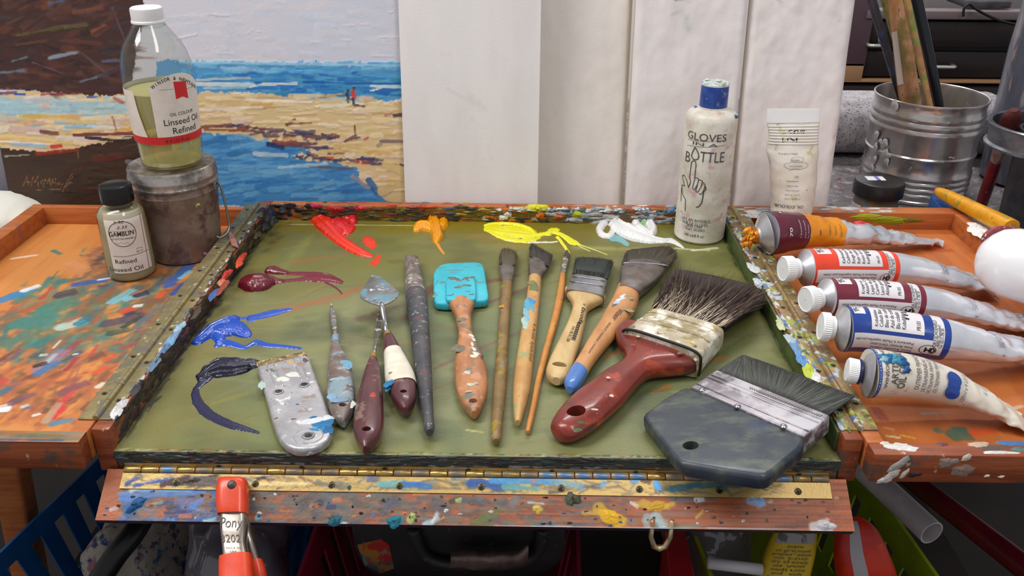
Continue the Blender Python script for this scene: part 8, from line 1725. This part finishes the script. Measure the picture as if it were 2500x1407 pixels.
# things in the green basket
def ztube(name, label, rows, mat, z_n=3.0, cat='paint tube'):
    out = []
    for xl, yl, xr2, yr2, th, z in rows:
        a, b = at(xl, yl, z=z), at(xr2, yr2, z=z); w = (b-a)/2; t_ = Vector((0, .35, -1)).normalized(); out.append(((a+b)/2, w, Vector((0, -.8, .6)).normalized()*th/2, z_n))
    L_ = Loft(out, True, 6); o = L_.build(name, mat, None, 28); tag(o, label, cat); return o, L_
YP = M('yellow_pouch', (206, 170, 20), .38, col2=(186, 150, 16), nscale=26, stains=[((150, 120, 20), 30, .66, .74)])
o, L_ = ztube('yellow_tube', 'bright yellow printed tube standing in the green basket', [(1905, 1268, 1990, 1262, .012, -.158), (1895, 1290, 1994, 1290, .016, -.165), (1872, 1340, 1990, 1345, .020, -.180), (1850, 1400, 1976, 1407, .022, -.198), (1836, 1460, 1966, 1470, .022, -.222), (1830, 1520, 1960, 1530, .022, -.25)], YP)
L_.patch('paper_label', .20, .34, -.95, .75, .0004, M('grey_picture_label', (150, 146, 140), .5, col2=(90, 88, 88), nscale=80, lo=.48, hi=.55), o, 8, 10)
tl_ = 1/(Vector(L_.surf(1, 0))-Vector(L_.surf(0, 0))).length
lnz = []
for k in range(9):
    u = .40+k*.026; lnz.append(([(-.0105+.0006*k, 0), (.008+.0004*(k % 3), 0)], .0011, (lambda x, y, u=u: L_.surf(u-y*tl_, math.asin(max(-.95, min(.95, x/.0175))), .0006))))
txt = ['oil ground', 'preparation', 'non toxic', 'dry slowly', 'use with', 'mediums', 'and oils', 'keep cool', 'seal well']
wrap_texts('small_print', [('jaune', .0032, (lambda x, y: L_.surf(.375-y*tl_, math.asin(max(-.95, min(.95, x/.0175))), .0006)), 0, 'CENTER', 0, 1)]+[(txt[k], .0034, (lambda x, y, u=.41+k*.03: L_.surf(u-y*tl_, math.asin(max(-.95, min(.95, (x-.001)/.0175))), .0006)), 0, 'CENTER', 0, 1.5) for k in range(8)], M('olive_print', (96, 80, 16), .5), o, .0012)
OP = M('orange_red_pouch', (206, 48, 20), .4, col2=(176, 30, 16), nscale=22, stains=[((222, 84, 30), 24, .62, .72)])
o, L_ = ztube('orange_pouch', 'glossy orange-red tube with grey barcode strip at the right of the green basket', [(2068, 1262, 2100, 1262, .014, -.150), (2052, 1282, 2128, 1282, .020, -.155), (2042, 1310, 2148, 1310, .024, -.163), (2038, 1350, 2166, 1350, .026, -.175), (2044, 1407, 2186, 1407, .028, -.195), (2050, 1480, 2200, 1480, .028, -.23)], OP)
L_.patch('barcode_strip', .10, .98, -.50, -.05, .0004, M('grey_barcode_strip', (166, 160, 166), .5), o, 20, 6)
lnz = [([(-.0105+.0018*math.sin(k)*.2, 0), (-.0032, 0)], .0006+.0005*(k % 3), (lambda x, y, u=.36+k*.016: L_.surf(u, -.46+(x+.0105)/.0073*.36, .0007))) for k in range(14)]
wrap_texts('barcode', [], M('barcode_ink', (60, 56, 70), .5), o, .001, lnz)
a, b = at(1728, 1375, z=-.185), at(1860, 1392, z=-.190)
o = sweep('white_stick', [a, a+(b-a)*.5, b], .0048, M('dull_white_stick', (196, 190, 196), .5), None, 14); tag(o, 'short white stick lying across the green basket', 'stick')
heap('plastic_bag', 'crumpled clear plastic bag behind the white stick in the green basket', 'bag', (.205, .135, SHZ+.098), .036, .036, .060, BAGM, 12, .30, 30)
# white pipe, red pole and easel leg
def pipe_pts(p0, p1, z0, z1): return at(*p0, z=z0), at(*p1, z=z1)
a, b = at(2150, 1185, z=-.17), at(2275, 1302, z=-.17); ax = (b-a).normalized()
r_ = 32*mpp(b)
o = lathe('white_pipe', a-ax*.10, [(0, r_), ((b-a).length+.10, r_), ((b-a).length+.10, r_*.9), (0, r_*.9)], M('matt_white_pipe', (206, 198, 198), .6, col2=(190, 180, 182), nscale=40), None, 40, axis=ax); tag(o, 'white open-ended pipe poking out right of the green basket', 'pipe')
a, b = at(2230, 1175, z=-.22), at(2520, 1400, z=-.20); ax = (b-a)
o = sweep('red_pole', [a-ax*.4, a, b, b+ax*.4], [24*mpp(a), 24*mpp(a), 27*mpp(a), 27*mpp(a)], M('dark_red_pole', (120, 16, 34), .35, col2=(96, 12, 28), nscale=40), None, 20); tag(o, 'dark red round pole running below the right tray', 'pole')
a, b = at(22, 1120, y=.20), at(72, 1390, y=.20)
ax = (b-a).normalized(); sd = Vector((1, 0, 0))
LG = Loft([(a-ax*.055, sd*.0145, Vector((0, .012, 0)), 6), (b, sd*.0145, Vector((0, .012, 0)), 6), (b+ax*.25, sd*.0145, Vector((0, .012, 0)), 6)], False)
o = LG.build('easel_leg', WOODI, None, 24); tag(o, 'slanting orange wooden easel leg under the left side tray', 'easel leg')
